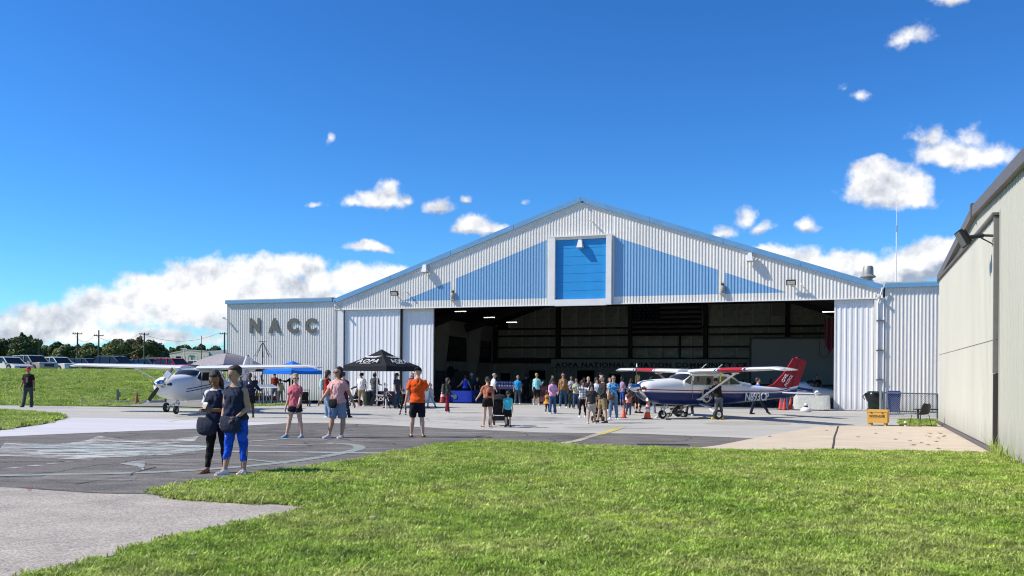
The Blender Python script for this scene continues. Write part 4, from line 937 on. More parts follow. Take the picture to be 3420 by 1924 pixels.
for i, a in enumerate([
    (-70,175,120,1125,1200,0,'round','dark evergreen tree cut by the left picture edge'),
    (8,170,104,1127,1200,0,'round','broad dark tree behind the white sedan at far left'),
    (50,172,70,1124,1200,1,'round','olive dark tree left of the pointed pine'),
    (72,165,84,1116,1200,0,'conifer','tall dark pine with the highest pointed top at left'),
    (106,168,84,1124,1200,1,'conifer','dark pine beside the tallest one on its right'),
    (150,185,54,1152,1200,3,'round','small light green tree in the gap beside the short pole'),
    (190,175,70,1139,1200,0,'round','dark round tree right of the light green gap'),
    (222,165,80,1148,1200,1,'round','olive tree left of the first tall utility pole'),
    (260,170,50,1150,1200,2,'round','rusty brown tree behind the first tall utility pole'),
    (296,166,86,1144,1200,1,'round','broad olive tree between the first two tall utility poles'),
    (356,170,60,1147,1200,3,'round','lighter green tree right of the second utility pole'),
    (395,160,100,1130,1200,1,'round','large olive tree above the black vehicle'),
    (440,166,80,1131,1200,0,'round','large dark green tree left of the third utility pole'),
    (466,165,50,1126,1200,2,'conifer','narrow reddish tree top just left of the third utility pole'),
    (505,160,92,1134,1200,0,'round','large dark round tree right of the third utility pole'),
    (548,170,50,1160,1200,0,'round','dark low tree beside the cream building'),
    (620,230,70,1150,1200,0,'round','distant dark tree behind the left end of the cream building roof'),
    (672,232,64,1152,1200,0,'conifer','distant dark pine above the middle of the cream building roof'),
    (720,234,70,1154,1200,0,'round','distant dark tree above the right end of the cream building roof'),
    (575,236,40,1162,1200,1,'conifer','small distant pine above the corner of the cream building'),
    ]): tree(a[0], a[1], a[2], a[3], a[4], LM[a[5]], a[6], a[7], 50+i)
m_pole = mat('weathered_pole', (.10,.085,.07), .9, var=.2)
PT = []
for px, yt, dep, ca, lb in ((259,1110,150,1,'tall wooden utility pole left of the pair above the dark vehicles'),(330,1103,150,1,'tallest wooden utility pole with its tip above the crossarm'),(482,1111,150,1,'wooden utility pole in front of the large dark trees'),(750,1110,150,1,'wooden utility pole next to the hangar corner'),(131,1146,150,0,'short bare grey pole among the trees at left'),(673,1121,160,0,'thin grey pole rising above the cream building')):
    d = D(px,yt,dep); zb = gz(d.x,d.y); o = thing('utility_pole', lb, 'pole', (d.x,d.y,zb), 0, 'utility poles'); h = d.z-zb
    q = MB(); q.tube((0,0,0),(0,0,h),.17 if ca else .09,.11 if ca else .05); q.build('post', m_pole, o)
    if ca:
        hc = h-(.9 if px == 330 else .25); q = MB(); q.box(-.8,.8,-.08,.0,hc-.07,hc+.07); q.build('crossarm', m_pole, o)
        for x_ in (-.72,-.35,.72): q = MB(); q.tube((x_,-.04,hc+.07),(x_,-.04,hc+.25),.05); q.build('insulator', m_gal, o)
        PT.append((d.x, d.y, zb+hc))
PT.sort()
for i in range(len(PT)-1):
    a, c = Vector(PT[i]), Vector(PT[i+1])
    for dx, dz in ((-.7,.2),(0,-1.9)):
        q = MB(); n_ = 10; pts = [a.lerp(c,j/n_)+Vector((dx,0,dz-1.4*4*(j/n_)*(1-j/n_))) for j in range(n_+1)]
        for j in range(n_): q.tube(pts[j],pts[j+1],.022,n=4,caps=False)
        q.build('power_line', m_blk, label='thin %s power line between utility poles %s' % ('upper' if dz > 0 else 'lower', ['above the left dark vehicles','above the black vehicle','above the cream building'][i]), cat='cable', group='power lines')
# ---------------------------------------------------------------- high-wing aircraft (nose towards +x, its left wing towards +y)
m_pw = mat('aircraft_white', (.74,.74,.72), .22, var=.02, vscale=1, coat=.5)
m_pred = mat('aircraft_red', (.38,.008,.012), .4, var=.03)
m_pnavy = mat('aircraft_navy', (.012,.03,.135), .22, var=.06, coat=.6)
m_pgrey = mat('aircraft_grey_stripe', (.30,.32,.34), .3, var=.02)
m_glass = mat('tinted_glass', (.025,.028,.03), .06, var=0, spec=.8)
m_tyre = mat('tyre_rubber', (.018,.018,.018), .85, var=.1)
m_chr = mat('polished_metal', (.62,.63,.65), .12, 1.0, var=.03)
m_gold = mat('emblem_cream', (.62,.56,.38), .6)
def se(hw, zb, zt, y=0, n=20, e=2.4, flat=0):
    """superellipse section -> [(y, z)]"""
    o = []; zc = (zb+zt)/2; hh = (zt-zb)/2
    for i in range(n):
        a = 2*pi*i/n; c, s = cos(a), sin(a)
        o.append((hw*math.copysign(abs(c)**(2/e), c), zc+hh*math.copysign(abs(s)**(2/e), s)))
    return o
def livery_mat(name, bands, white=(.74,.74,.72), coat=.12):
    """paint bands by height above the ground line, bent up towards the tail: bands = [(z at nose, z at wing, z at tail, colour below)] from top to bottom"""
    m = bpy.data.materials.new(name); m.use_nodes = True; nt = m.node_tree; N = nt.nodes; L = nt.links; b = N['Principled BSDF']
    b.inputs['Roughness'].default_value = .38; b.inputs['Specular IOR Level'].default_value = .3; b.inputs['Coat Weight'].default_value = coat
    tc = N.new('ShaderNodeTexCoord'); sp = N.new('ShaderNodeSeparateXYZ'); L.new(tc.outputs['Object'], sp.inputs[0])
    rgb = N.new('ShaderNodeRGB'); rgb.outputs[0].default_value = white+(1,); cur = rgb.outputs[0]
    for pts, col in bands:
        fc = N.new('ShaderNodeMapRange'); L.new(sp.outputs[0], fc.inputs[0]); fc.inputs[1].default_value = -6.0; fc.inputs[2].default_value = 3.2
        cv = N.new('ShaderNodeFloatCurve'); L.new(fc.outputs[0], cv.inputs['Value']); c = cv.mapping.curves[0]
        cv.mapping.use_clip = False
        P = [((x+6)/9.2, z/3) for x, z in pts]
        c.points[0].location = P[0]; c.points[1].location = P[-1]
        for p in P[1:-1]: c.points.new(*p)
        for p_ in c.points: p_.handle_type = 'VECTOR' if len(P) < 3 else 'AUTO'
        cv.mapping.update()
        sc = N.new('ShaderNodeMath'); sc.operation = 'MULTIPLY'; L.new(cv.outputs[0], sc.inputs[0]); sc.inputs[1].default_value = 3
        lt = N.new('ShaderNodeMath'); lt.operation = 'LESS_THAN'; L.new(sp.outputs[2], lt.inputs[0]); L.new(sc.outputs[0], lt.inputs[1])
        x = N.new('ShaderNodeMix'); x.data_type = 'RGBA'; L.new(lt.outputs[0], x.inputs[0]); L.new(cur, x.inputs[6]); x.inputs[7].default_value = tuple(col)+(1,); cur = x.outputs[2]
    L.new(cur, b.inputs['Base Color']); return m
# fuselage stations: x, half width, bottom, top, roundness
ST = [(2.78,.30,.95,1.40,2.1),(2.70,.42,.82,1.47,2.4),(2.45,.50,.69,1.53,2.6),(2.0,.55,.59,1.57,2.7),(1.5,.57,.55,1.60,2.8),(1.20,.57,.53,1.62,2.8),(.70,.57,.52,1.63,2.8),(-.3,.56,.53,1.63,2.8),
      (-.95,.53,.55,1.62,2.7),(-1.6,.46,.585,1.48,2.5),(-2.4,.36,.64,1.36,2.3),(-3.4,.26,.71,1.29,2.2),(-4.4,.17,.79,1.25,2.1),(-5.0,.09,.85,1.23,2.0),(-5.15,.04,.95,1.20,2.0)]
def wheel(parent, x, y, z, r, w, side=1):
    o = put('wheel', None, parent, loc=(x,y,z))
    q = MB(); prof = [(r*.55,-w*.45),(r*.80,-w*.5),(r*.96,-w*.38),(r,0),(r*.96,w*.38),(r*.80,w*.5),(r*.55,w*.45)]
    q.lathe(prof, (0,0,0), 22, axis=Vector((0,1,0))); q.build('tyre', m_tyre, o, smooth=40)
    q = MB(); q.lathe([(r*.50,-w*.46),(r*.54,-w*.48),(r*.30,-w*.35),(r*.18,-w*.50),(r*.02,-w*.5),(r*.02,w*.5),(r*.18,w*.50),(r*.30,w*.35),(r*.54,w*.48),(r*.50,w*.46)], (0,0,0), 16, axis=Vector((0,1,0))); q.build('rim', m_chr, o, smooth=30); return o
def airfoil(c, th, n=9):
    up = []; lo = []
    for i in range(n):
        x = (1-cos(pi*i/(n-1)))/2; y = 5*th*(.2969*sqrt(x)-.126*x-.3516*x*x+.2843*x**3-.1015*x**4)
        up.append((x*c, y*1.15)); lo.append((x*c, -y*.75))
    return up + lo[-2:0:-1]
def aircraft(name, label, loc, head, fus_m, tail_m, wing_m, redband=False, prop=3, prop_ang=0.0, k=1.0):
    a = thing(name, label, 'aircraft', loc, head)
    fz = put('fuselage', None, a)
    q = MB(); n = 28
    q.loft([[(x,p[0],p[1]) for p in se(hw,zb,zt,n=n,e=e)] for x,hw,zb,zt,e in ST]); q.build('skin', fus_m, fz, smooth=45)
    # cabin: posts and roof with glass between
    def P(x, y, z): return Vector((x,y,z))
    roof = 1.84
    q = MB(); q.loft([[(x,p[0],p[1]) for p in se(hw,zb,zt,n=20,e=3)] for x,hw,zb,zt in ((.72,.50,1.72,roof+.02),(.0,.53,1.70,roof+.05),(-.9,.50,1.68,roof+.02),(-1.25,.40,1.62,1.74),(-1.9,.28,1.40,1.52),(-2.6,.15,1.30,1.42))]); q.build('cabin_roof', m_pw, fz, smooth=45)
    # windscreen
    q = MB(); lo = [P(1.34,0,1.60),P(1.26,.28,1.59),P(1.02,.46,1.57),P(.72,.545,1.55)]; up = [P(.86,0,1.80),P(.84,.22,1.80),P(.78,.40,1.79),P(.62,.52,1.77)]
    mid = [ (a_+b_)/2 + Vector((.07,0,.015)) for a_,b_ in zip(lo,up)]
    rows_ = [[Vector((p.x,-p.y,p.z)) for p in r_[::-1]] + r_[1:] for r_ in (lo,mid,up)]
    m_ = len(rows_[0])
    for r_ in rows_: q.v += [tuple(p) for p in r_]
    for j in range(2):
        for i in range(m_-1): q.f.append((j*m_+i,j*m_+i+1,(j+1)*m_+i+1,(j+1)*m_+i)); q.m.append(0)
    q.build('windscreen', m_glass, fz, smooth=60)
    q = MB(); prof = [(1.06,1.15,.50),(1.02,1.52,.44),(.62,1.80,.50),(-1.10,1.79,.50),(-1.55,1.60,.42),(-1.98,1.38,.30),(-1.98,1.15,.36)]
    mid = [(x,z,.565 if x > -1.2 else (.50 if x > -1.6 else .36)) for x,z,_ in prof]
    q.v = [(x,-y*.985,z) for x,z,y in mid] + [(x,y*.985,z) for x,z,y in mid]; nq = len(prof)
    q.f = [tuple(range(nq)), tuple(range(2*nq-1,nq-1,-1))] + [(i,nq+i,nq+(i+1)%nq,(i+1)%nq) for i in range(nq)]; q.m = [0]*len(q.f)
    q.build('cabin_wall', m_pw, fz, recalc=True)
    for s in (-1,1):
        for pts in (((.60,1.36),(.55,1.70),(-.38,1.71),(-.36,1.36)),((-.60,1.36),(-.62,1.69),(-1.04,1.68),(-1.12,1.37)),((1.00,1.46),(.72,1.37),(.68,1.70),(.74,1.74))):
            q = MB(); cs = [P(x, s*.562, z) for x,z in pts]; cs2 = [c+Vector((0,s*.006,0)) for c in cs]
            q.add(cs+cs2, [(3,2,1,0),(4,5,6,7),(0,1,5,4),(1,2,6,5),(2,3,7,6),(3,0,4,7)]); q.build('side_window', m_glass, fz)
        q = MB(); cs = [P(-1.20,s*.553,1.38),P(-1.22,s*.553,1.66),P(-1.52,s*.512,1.55),P(-1.86,s*.41,1.405),P(-1.80,s*.43,1.375)]; q.add(cs, [tuple(range(5))]); q.build('rear_window', m_glass, fz)
        # door outline
        q = MB(); pts = [(.66,1.56),(.66,.80),(-.30,.74),(-.42,1.56)]
        for (x0,z0),(x1,z1) in zip(pts, pts[1:]): q.bar((x0,s*(.582 if z0<1.5 else .566),z0),(x1,s*(.582 if z1<1.5 else .566),z1),.008,.012)
        q.build('door_seam', mat('seam_grey', (.2,.2,.2), .6, var=0), fz); q = MB(); q.box(-.30,-.14,s*.575-.012,s*.575+.012,1.20,1.24); q.build('door_handle', m_chr, fz)
    # cowling openings and spinner
    q = MB()
    for s in (-1,1): q.sph((2.735,s*.265,1.22),.06,.13,.085)
    q.build('air_intake', m_blk, fz, smooth=60)
    q = MB(); q.box(2.62,2.66,-.14,.14,.80,.90); q.build('air_scoop', m_blk, fz)
    q = MB()
    for s in (-.11,.05): q.sph((2.70,s,.98),.03,.055,.055)
    q.build('landing_light', m_chr, fz)
    q = MB(); q.tube((2.15,-.22,.72),(2.05,-.26,.50),.035); q.build('exhaust_pipe', m_steel, fz)
    pr = put('propeller', None, a, loc=(2.90,0,1.22)); pr.rotation_euler = (prop_ang,0,0)
    q = MB(); q.lathe([(.175,-.06),(.175,.0),(.16,.10),(.115,.22),(.055,.31),(.01,.34)], (0,0,0), 18, axis=Vector((1,0,0))); q.build('spinner', m_chr, pr, smooth=40)
    for i in range(prop):
        an = 2*pi*i/prop; q = MB(); rr = []; tp = []
        for j, (r_, ch, th, tw) in enumerate(((.10,.08,.05,.7),(.25,.13,.035,.6),(.50,.16,.02,.42),(.75,.14,.014,.3),(.82,.13,.012,.28),(.93,.09,.008,.22),(.97,.03,.004,.2))):
            ring = [Vector((sin(tw)*cx*ch/2+cos(tw)*cz*th/2, cos(tw)*cx*ch/2-sin(tw)*cz*th/2, r_)) for cx,cz in ((-1,0),(-.3,1),(.6,.8),(1,0),(.6,-.8),(-.3,-1))]
            rr.append([Matrix.Rotation(an,3,'X') @ v for v in ring])
        q.loft(rr[:5]); bl = q.build('blade', m_blk, pr, smooth=40, recalc=True); q = MB(); q.loft(rr[4:]); q.build('blade_tip', m_pw, bl, recalc=True)
    # wing halves: constant chord inboard, tapered outboard, droop tip
    for s in (1,-1):
        w = put('wing', None, a); zr, dih = 1.87, .022
        secs = [(.35,1.60,.0,.21),(2.6,1.60,.0,.20),(3.3,1.50,.02,.18),(5.15,1.12,.10,.13),(5.42,1.0,.14,.10),(5.52,.78,.22,.04)]
        def sec(yy,c,dx,th):
            z0 = zr+dih*yy-(.05 if yy > 5.4 else 0); return [(.74-dx-x, s*yy, z0+z) for x,z in airfoil(c, th)]
        cuts = [.35,2.05,2.12,2.22,2.28,3.65,3.72,3.85,4.9,5.15,5.42,5.52] if redband else [.35,2.6,3.3,5.15,5.42,5.52]
        def interp(y):
            for (y0,c0,d0,t0),(y1,c1,d1,t1) in zip(secs,secs[1:]):
                if y <= y1+1e-6: f = (y-y0)/(y1-y0); return (y,c0+(c1-c0)*f,d0+(d1-d0)*f,t0+(t1-t0)*f)
        rings = [sec(*interp(y)) for y in cuts]; cols = [0,2,0,2,1,0,2,0,0,0,0] if redband else [0]*5
        q = MB(); nn = len(rings[0])
        for r_ in rings: q.v += r_
        for j in range(len(rings)-1):
            for i in range(nn):
                f = (j*nn+i, j*nn+(i+1)%nn, (j+1)*nn+(i+1)%nn, (j+1)*nn+i); q.f.append(f if s > 0 else f[::-1])
                q.m.append(cols[j] if (cols[j]!=1 or i < 5 or i > 11) else 1)
        q.f.append(tuple(range(nn))); q.m.append(0); q.f.append(tuple(range((len(rings)-1)*nn, len(rings)*nn))); q.m.append(0)
        q.build('wing_skin', [wing_m, m_pred, m_pnavy], w, smooth=35, recalc=True)
        for y0,y1,nm in ((.75,2.55,'flap'),(2.7,5.0,'aileron')):
            c0, c1 = interp(y0), interp(y1); q = MB(); x0, x1 = .74-c0[2]-c0[1], .74-c1[2]-c1[1]
            z0, z1 = zr+dih*y0-.012, zr+dih*y1-.012
            q.add([(x0+.28,s*y0,z0+.02),(x1+.24,s*y1,z1+.02),(x1-.01,s*y1,z1),(x0-.01,s*y0,z0),(x0+.28,s*y0,z0-.02),(x1+.24,s*y1,z1-.02),(x1-.01,s*y1,z1-.012),(x0-.01,s*y0,z0-.012)], [(0,1,2,3),(7,6,5,4),(0,4,5,1),(1,5,6,2),(2,6,7,3),(3,7,4,0)]); q.build(nm, wing_m, w, recalc=True)
        q = MB(); q.loft([[(x+dx*.5,s*(y+dy*.0),z+0) for dx,dy,z in [(cos(t)*.075*2, 0, zz+sin(t)*.022) for t in [2*pi*i/10 for i in range(10)]]] for x,y,zz in ((.22,.50,.80),(.15,2.58,1.80))]); q.build('strut', m_pw, w, smooth=40, recalc=True)
        q = MB(); q.sph((.22,s*.53,.78),.22,.12,.05); q.sph((.15,s*2.6,1.83),.2,.09,.045); q.build('strut_fairing', m_pw, w, smooth=60)
        q = MB(); q.box(.40,.52,s*4.3-.12,s*4.3+.12,1.93,1.99); q.sph((.30,s*5.50,1.95),.07,.03,.03); q.build('wing_light', m_chr, w, smooth=40)
    # tail: fin with rudder, stabiliser
    fin = [(-3.25,1.20),(-3.9,1.40),(-4.45,1.86),(-4.95,2.50),(-5.25,2.52),(-5.70,2.38),(-5.18,1.28),(-5.08,1.14)]
    def thick(x, z): return max(.012, .075*(1-abs((x+4.9)/1.8)*.7)*(1-(z-1.2)*.45))
    vf = put('vertical_tail', None, a)
    q = MB(); q.prism([p for p in fin], lambda x,z: (x,-thick(x,z),z), lambda x,z: (x,thick(x,z),z)); q.build('fin', tail_m, vf, smooth=30, recalc=True)
    for s in (-1,1):
        q = MB(); q.bar((-5.26,s*.058,2.42),(-4.82,s*.072,1.30),.006,.012); q.build('rudder_hinge', m_blk, vf)
    q = MB(); q.sph((-5.15,0,2.52),.05,.05,.05); q.build('beacon', m_pred, vf)
    for s in (1,-1):
        q = MB(); rr = []
        for yy,xl,c,th in ((.05,-4.15,1.05,.10),(.9,-4.25,.9,.085),(1.68,-4.40,.68,.06),(1.75,-4.5,.5,.02)): rr.append([(xl-x,s*yy,1.02+z*.8) for x,z in airfoil(c,th,7)])
        q.loft(rr); q.build('stabiliser', m_pw, a, smooth=40, recalc=True)
    # gear
    q = MB(); q.tube((1.55,0,.62),(1.66,0,.40),.055,.045); q.build('nose_strut', m_chr, a)
    q = MB(); q.bar((1.66,-.10,.42),(1.69,-.10,.18),.02,.05); q.bar((1.66,.10,.42),(1.69,.10,.18),.02,.05); q.box(1.61,1.71,-.11,.11,.40,.45); q.tube((1.69,-.13,.17),(1.69,.13,.17),.022); q.bar((1.52,-.02,.66),(1.40,-.02,.42),.03,.04); q.bar((1.40,-.02,.42),(1.60,-.02,.40),.03,.03); q.build('nose_fork', m_gal, a)
    wheel(a, 1.69, 0, .17, .17, .13)
    for s in (1,-1):
        q = MB(); pts = [(.05,.38,.58),(.02,.80,.48),(0,1.20,.27),(0,1.27,.20)]; q.loft([[(x-w_,s*y,z-.02),(x+w_,s*y,z-.02),(x+w_,s*y,z+.02),(x-w_,s*y,z+.02)] for (x,y,z),w_ in zip(pts,(.13,.09,.06,.05))]); q.build('main_gear_leg', m_pw, a, recalc=True)
        wheel(a, 0, s*1.35, .20, .20, .16)
    # antennas, tie-downs
    for x in (.1,-.7): q = MB(); q.tube((x,.15,1.88),(x-.42,.15,2.20),.018,.010,n=6); q.build('antenna', m_pw, a)
    return a
BLU = (.006,.018,.11)
cap_m = livery_mat('patrol_livery', [([(-6,1.44),(-5,1.30),(-4.2,1.14),(-3.2,1.12),(3.2,1.20)],(.33,.015,.03)),([(-6,1.42),(-5,1.27),(-4.2,1.10),(-3.2,1.075),(3.2,1.16)],(.74,.74,.72)),([(-6,1.38),(-5,1.23),(-4.2,1.07),(-3.2,1.045),(3.2,1.11)],(.33,.35,.37)),([(-6,1.30),(-5,1.17),(-4.2,1.03),(-3.2,1.01),(3.2,1.07)],BLU)])
fin_m = livery_mat('red_fin_paint', [([(-6,1.44),(-5,1.30),(-4.2,1.14),(-3.2,1.12),(3.2,1.20)],(.74,.74,.72)),([(-6,1.38),(-5,1.23),(-4.2,1.07),(-3.2,1.045),(3.2,1.11)],(.33,.35,.37)),([(-6,1.30),(-5,1.17),(-4.2,1.03),(-3.2,1.01),(3.2,1.07)],BLU)], white=(.30,.006,.010), coat=0)
A1 = radians(24.5); pos = (G(2398,1402)+G(2264,1391))/2
pos1 = Vector((pos.x, pos.y, 0))
pl = aircraft('light_aircraft', 'high-wing aircraft with white top, navy belly and red tail, parked before the open doors', pos1, pi+A1, cap_m, fin_m, m_pw, True, 3, 0)
for t_, w_, h_, x_, z_ in (('N893CP',1.36,.34,-2.70,.87),):
    text_obj(t_, 1, m_wht, pl, frameM((x_, .405, z_), (-1,-.11,0), (0,.03,1)), fit=(w_,h_), ext=.012, off=.018, shear=.12, name='registration')
for t_, o_ in (('CIVIL',(-4.43,.10,1.66)),('PATROL',(-4.64,.095,1.56))):
    text_obj(t_, 1, m_wht, pl, frameM(o_, (-.62,-.01,.78), (.78,.0,.62)), fit=({'CIVIL':.44,'PATROL':.60}[t_],.14), ext=.008, off=.01, name='tail_lettering')
# round-bottomed shield emblem on the door
em = put('emblem', None, pl)
cx, cz, yy = -.02, .93, .595
q = MB(); sh = [(-.19,.20),(-.10,.25),(0,.23),(.10,.25),(.19,.20),(.21,.0),(.27,-.10),(.14,-.24),(0,-.30),(-.14,-.24),(-.27,-.10),(-.21,.0)]
q.prism([(-x,z) for x,z in sh], lambda x,z: (cx+x,yy-.03,cz+z), lambda x,z: (cx+x,yy,cz+z)); q.build('border', m_gold, em, recalc=True)
q = MB(); s2 = [(x*.78,z*.86+.03) for x,z in sh if abs(x) < .22]; q.prism([(-x,z) for x,z in s2], lambda x,z: (cx+x,yy,cz+z), lambda x,z: (cx+x,yy+.006,cz+z)); q.build('field', m_pnavy, em, recalc=True)
q = MB(); q.add([(cx-.13,yy+.008,cz-.08),(cx+.13,yy+.008,cz-.08),(cx,yy+.008,cz+.16)], [(0,1,2)]); q.build('triangle', m_wht, em)
q = MB()
for a_ in (90,210,330):
    a_ = radians(a_); q.bar((cx,yy+.010,cz),(cx+cos(a_)*.11,yy+.010,cz+sin(a_)*.11),.004,.028)
q.build('three_blade_mark', m_pred, em)
q = MB(); q.add([(2.60,.30,1.10),(2.62,.42,1.10),(2.60,.43,1.24),(2.60,.31,1.26),(2.74,.26,1.12),(2.74,.40,1.12),(2.73,.41,1.24),(2.73,.28,1.26)], [(0,3,2,1),(4,5,6,7),(0,1,5,4),(1,2,6,5),(2,3,7,6),(3,0,4,7)]); q.build('intake_cover', m_pred, pl)
tg = MB(); tg.box(-.03,.03,-.006,.006,-.36,-.02); o = tg.build('streamer', mat('yellow_streamer', (.62,.72,.03), .6), pl, loc=(-.15,1.3,1.84))
# yellow chocks and grey chock
for px, py, lb in ((2382,1401,'yellow wheel chock in front of the near main wheel of the red-tailed aircraft'),(2413,1401,'yellow wheel chock behind the near main wheel of the red-tailed aircraft')):
    g_ = G(px,py); q = MB(); q.prism([(-.09,0),(.09,0),(.03,.10),(-.03,.10)], lambda x,z: (x,-.06,z), lambda x,z: (x,.06,z)); q.build('wheel_chock', mat('yellow_chock', (.62,.48,.03), .6), None, label=lb, cat='chock', group='yellow wheel chocks', loc=g_)
for px, lb in ((2197,'pale grey wheel chock ahead of the nose wheel'),(2224,'pale grey wheel chock behind the nose wheel')):
    g_ = G(px,1396); q = MB(); q.prism([(-.11,0),(.11,0),(.04,.08),(-.04,.08)], lambda x,z: (x,-.15,z), lambda x,z: (x,.15,z)); q.build('wheel_chock', mat('grey_chock', (.5,.5,.46), .7), None, label=lb, cat='chock', group='grey nose wheel chocks', loc=g_)

wh_m = livery_mat('white_livery', [])
n_ = G(588,1383); A2 = radians(8); hd = Vector((-sin(A2),-cos(A2),0)); pos2 = n_ - hd*1.69
pl2 = aircraft('light_aircraft', 'white high-wing aircraft parked nose-on beside the grassy bank with a paper taped to its propeller', (pos2.x,pos2.y,0), atan2(hd.y,hd.x), wh_m, m_pw, m_pw, False, 2, radians(-38))
for dz, l0, l1 in ((0,.2,-2.6),(-.10,.45,-2.3)):
    for s in (1,-1):
        q = MB(); xs = [2.3,1.5,.7,-.3,-1.6]; 
        def yat(x):
            for (x0,h0,*_),(x1,h1,*_) in zip(ST,ST[1:]):
                if x1 <= x <= x0: f = (x-x0)/(x1-x0); return h0+(h1-h0)*f
        pr_ = None
        pts = [(x, 1.02+dz+(1.9-x)*.085) for x in (1.9,1.3,.7,.0,-.6,-1.3,-2.0)]
        for (x0,z0),(x1,z1) in zip(pts,pts[1:]):
            zc = 1.13
            q.bar((x0,s*(yat(x0)*1.004),z0),(x1,s*(yat(x1)*1.004),z1),.012,.035)
        q.build('side_stripe', m_pnavy, pl2)
for i in range(4):
    q = MB(); z = 1.62+i*.09; x0 = -4.62-i*.06; q.bar((x0,.085,z),(x0-.62+.05*i,.05,z+.09),.012,.05-.006*i); q.bar((x0,-.085,z),(x0-.62+.05*i,-.05,z+.09),.012,.05-.006*i); q.build('fin_stripe', m_pnavy, pl2)
pc = [c for c in pl2.children if c.name.startswith('propeller')][0]
q = MB(); q.box(-.07,.07,-.11,.11,.34,.62); q.v = [tuple(Vector(v)) for v in q.v]; pap = q.build('taped_paper', mat('paper_white', (.75,.75,.80), .8, var=.05), pc)
for i in range(5):
    q = MB(); q.box(.071,.074,-.08+.01*i,.07-.02*(i%3),.385+i*.045,.395+i*.045); q.build('written_line', mat('pencil_blue', (.35,.38,.55), .8), pc)
# "CE" light aircraft inside: small low racing fuselage with raised canopy
g_ = G(2690,1372); base = HA + U*HP(2700,1372,2.6)[0] + V*3.4; base.z = 0
gy = thing('small_aircraft', 'small white single-seat aircraft with blue stripes inside the right side of the hangar', 'aircraft', (base.x,base.y,0), pi-UA)
def zloc(py, dep=46): return CH + (hor(2700)-py)*dep/F
q = MB(); q.loft([[(x,p[0],p[1]) for p in se(hw,zb,zt,n=18,e=2.3)] for x,hw,zb,zt in ((1.35,.10,.78,.98),(1.2,.30,.62,1.22),(.8,.42,.50,1.42),(.2,.46,.46,1.48),(-.3,.44,.48,1.22),(-.9,.36,.52,1.12),(-1.6,.22,.60,.98),(-2.4,.10,.68,.86))]); q.build('fuselage', m_pw, gy, smooth=50, recalc=True)
q = MB(); q.sph((-.15,0,1.30),.42,.34,.26); q.build('canopy', m_glass, gy, smooth=60)
q = MB(); q.prism([(-1.55,.95),(-1.95,1.60),(-2.45,1.62),(-2.40,.80)], lambda x,z: (x,-.03,z), lambda x,z: (x,.03,z)); q.build('tail_fin', m_pw, gy, recalc=True)
for x0,z0,x1,z1,w_,m__ in ((1.15,1.14,.95,1.14,.14,m_pred),(.92,1.16,-.2,.98,.13,m_pnavy),(.9,1.02,-.5,.86,.03,m_pnavy),(-1.7,1.48,-2.40,1.50,.05,m_pnavy)):
    q = MB(); q.bar((x0,.43 if x0 > -1 else .034,z0),(x1,.455 if x1 > -1 else .034,z1),.02,w_); q.build('stripe', m__, gy)
text_obj('K-3', 1, m_pnavy, gy, frameM((-2.03,.036,1.18), (-1,0,0), (0,0,1)), fit=(.46,.18), ext=.004, off=.03, name='tail_lettering')
q = MB(); q.tube((.9,0,.5),(.9,0,.18),.04); q.tube((-.1,-.5,.2),(-.1,.5,.2),.03); q.tube((-.1,-.3,.5),(-.1,-.5,.2),.03); q.tube((-.1,.3,.5),(-.1,.5,.2),.03); q.build('landing_gear', m_gal, gy)
for x,y in ((.9,0),(-.1,.55),(-.1,-.55)): wheel(gy,x,y,.16,.16,.1)
# ---------------------------------------------------------------- people
SK = {'light': (.60,.38,.27), 'tan': (.44,.26,.17), 'brown': (.28,.15,.09), 'dark': (.09,.05,.035)}
HR = {'black': (.012,.010,.009), 'dark': (.03,.018,.012), 'brown': (.075,.04,.022), 'blonde': (.42,.28,.12), 'grey': (.35,.33,.31)}
import numpy as np
PENDING = []
def cloth(name, col, pat=None, col2=None, sc=8):
    if name in MATS: return MATS[name]
    m = mat(name, col, .85, var=.10, vscale=7, bump=.9, bscale=13, spec=.2)
    if pat:
        nt = m.node_tree; N = nt.nodes; L = nt.links; b = N['Principled BSDF']; tc = N.new('ShaderNodeTexCoord'); x = N.new('ShaderNodeMix'); x.data_type = 'RGBA'
        x.inputs[6].default_value = tuple(col)+(1,); x.inputs[7].default_value = tuple(col2)+(1,)
        if pat == 'plaid':
            sp = N.new('ShaderNodeSeparateXYZ'); L.new(tc.outputs['Object'], sp.inputs[0]); fs = []
            for i in (0, 2):
                a = N.new('ShaderNodeMath'); a.operation = 'MULTIPLY'; L.new(sp.outputs[i], a.inputs[0]); a.inputs[1].default_value = sc
                f = N.new('ShaderNodeMath'); f.operation = 'FRACT'; L.new(a.outputs[0], f.inputs[0]); g = N.new('ShaderNodeMath'); g.operation = 'LESS_THAN'; L.new(f.outputs[0], g.inputs[0]); g.inputs[1].default_value = .33; fs.append(g.outputs[0])
            s = N.new('ShaderNodeMath'); s.operation = 'ADD'; L.new(fs[0], s.inputs[0]); L.new(fs[1], s.inputs[1]); s2 = N.new('ShaderNodeMath'); s2.operation = 'MULTIPLY'; L.new(s.outputs[0], s2.inputs[0]); s2.inputs[1].default_value = .5; L.new(s2.outputs[0], x.inputs[0])
        else:
            n = N.new('ShaderNodeTexNoise'); n.inputs['Scale'].default_value = sc; n.inputs['Detail'].default_value = 3; n.inputs['Distortion'].default_value = 1.5; L.new(tc.outputs['Object'], n.inputs['Vector'])
            mr = N.new('ShaderNodeMapRange'); L.new(n.outputs[0], mr.inputs[0]); mr.inputs[1].default_value = .44; mr.inputs[2].default_value = .56; L.new(mr.outputs[0], x.inputs[0])
        L.new(x.outputs[2], b.inputs['Base Color'])
    return m
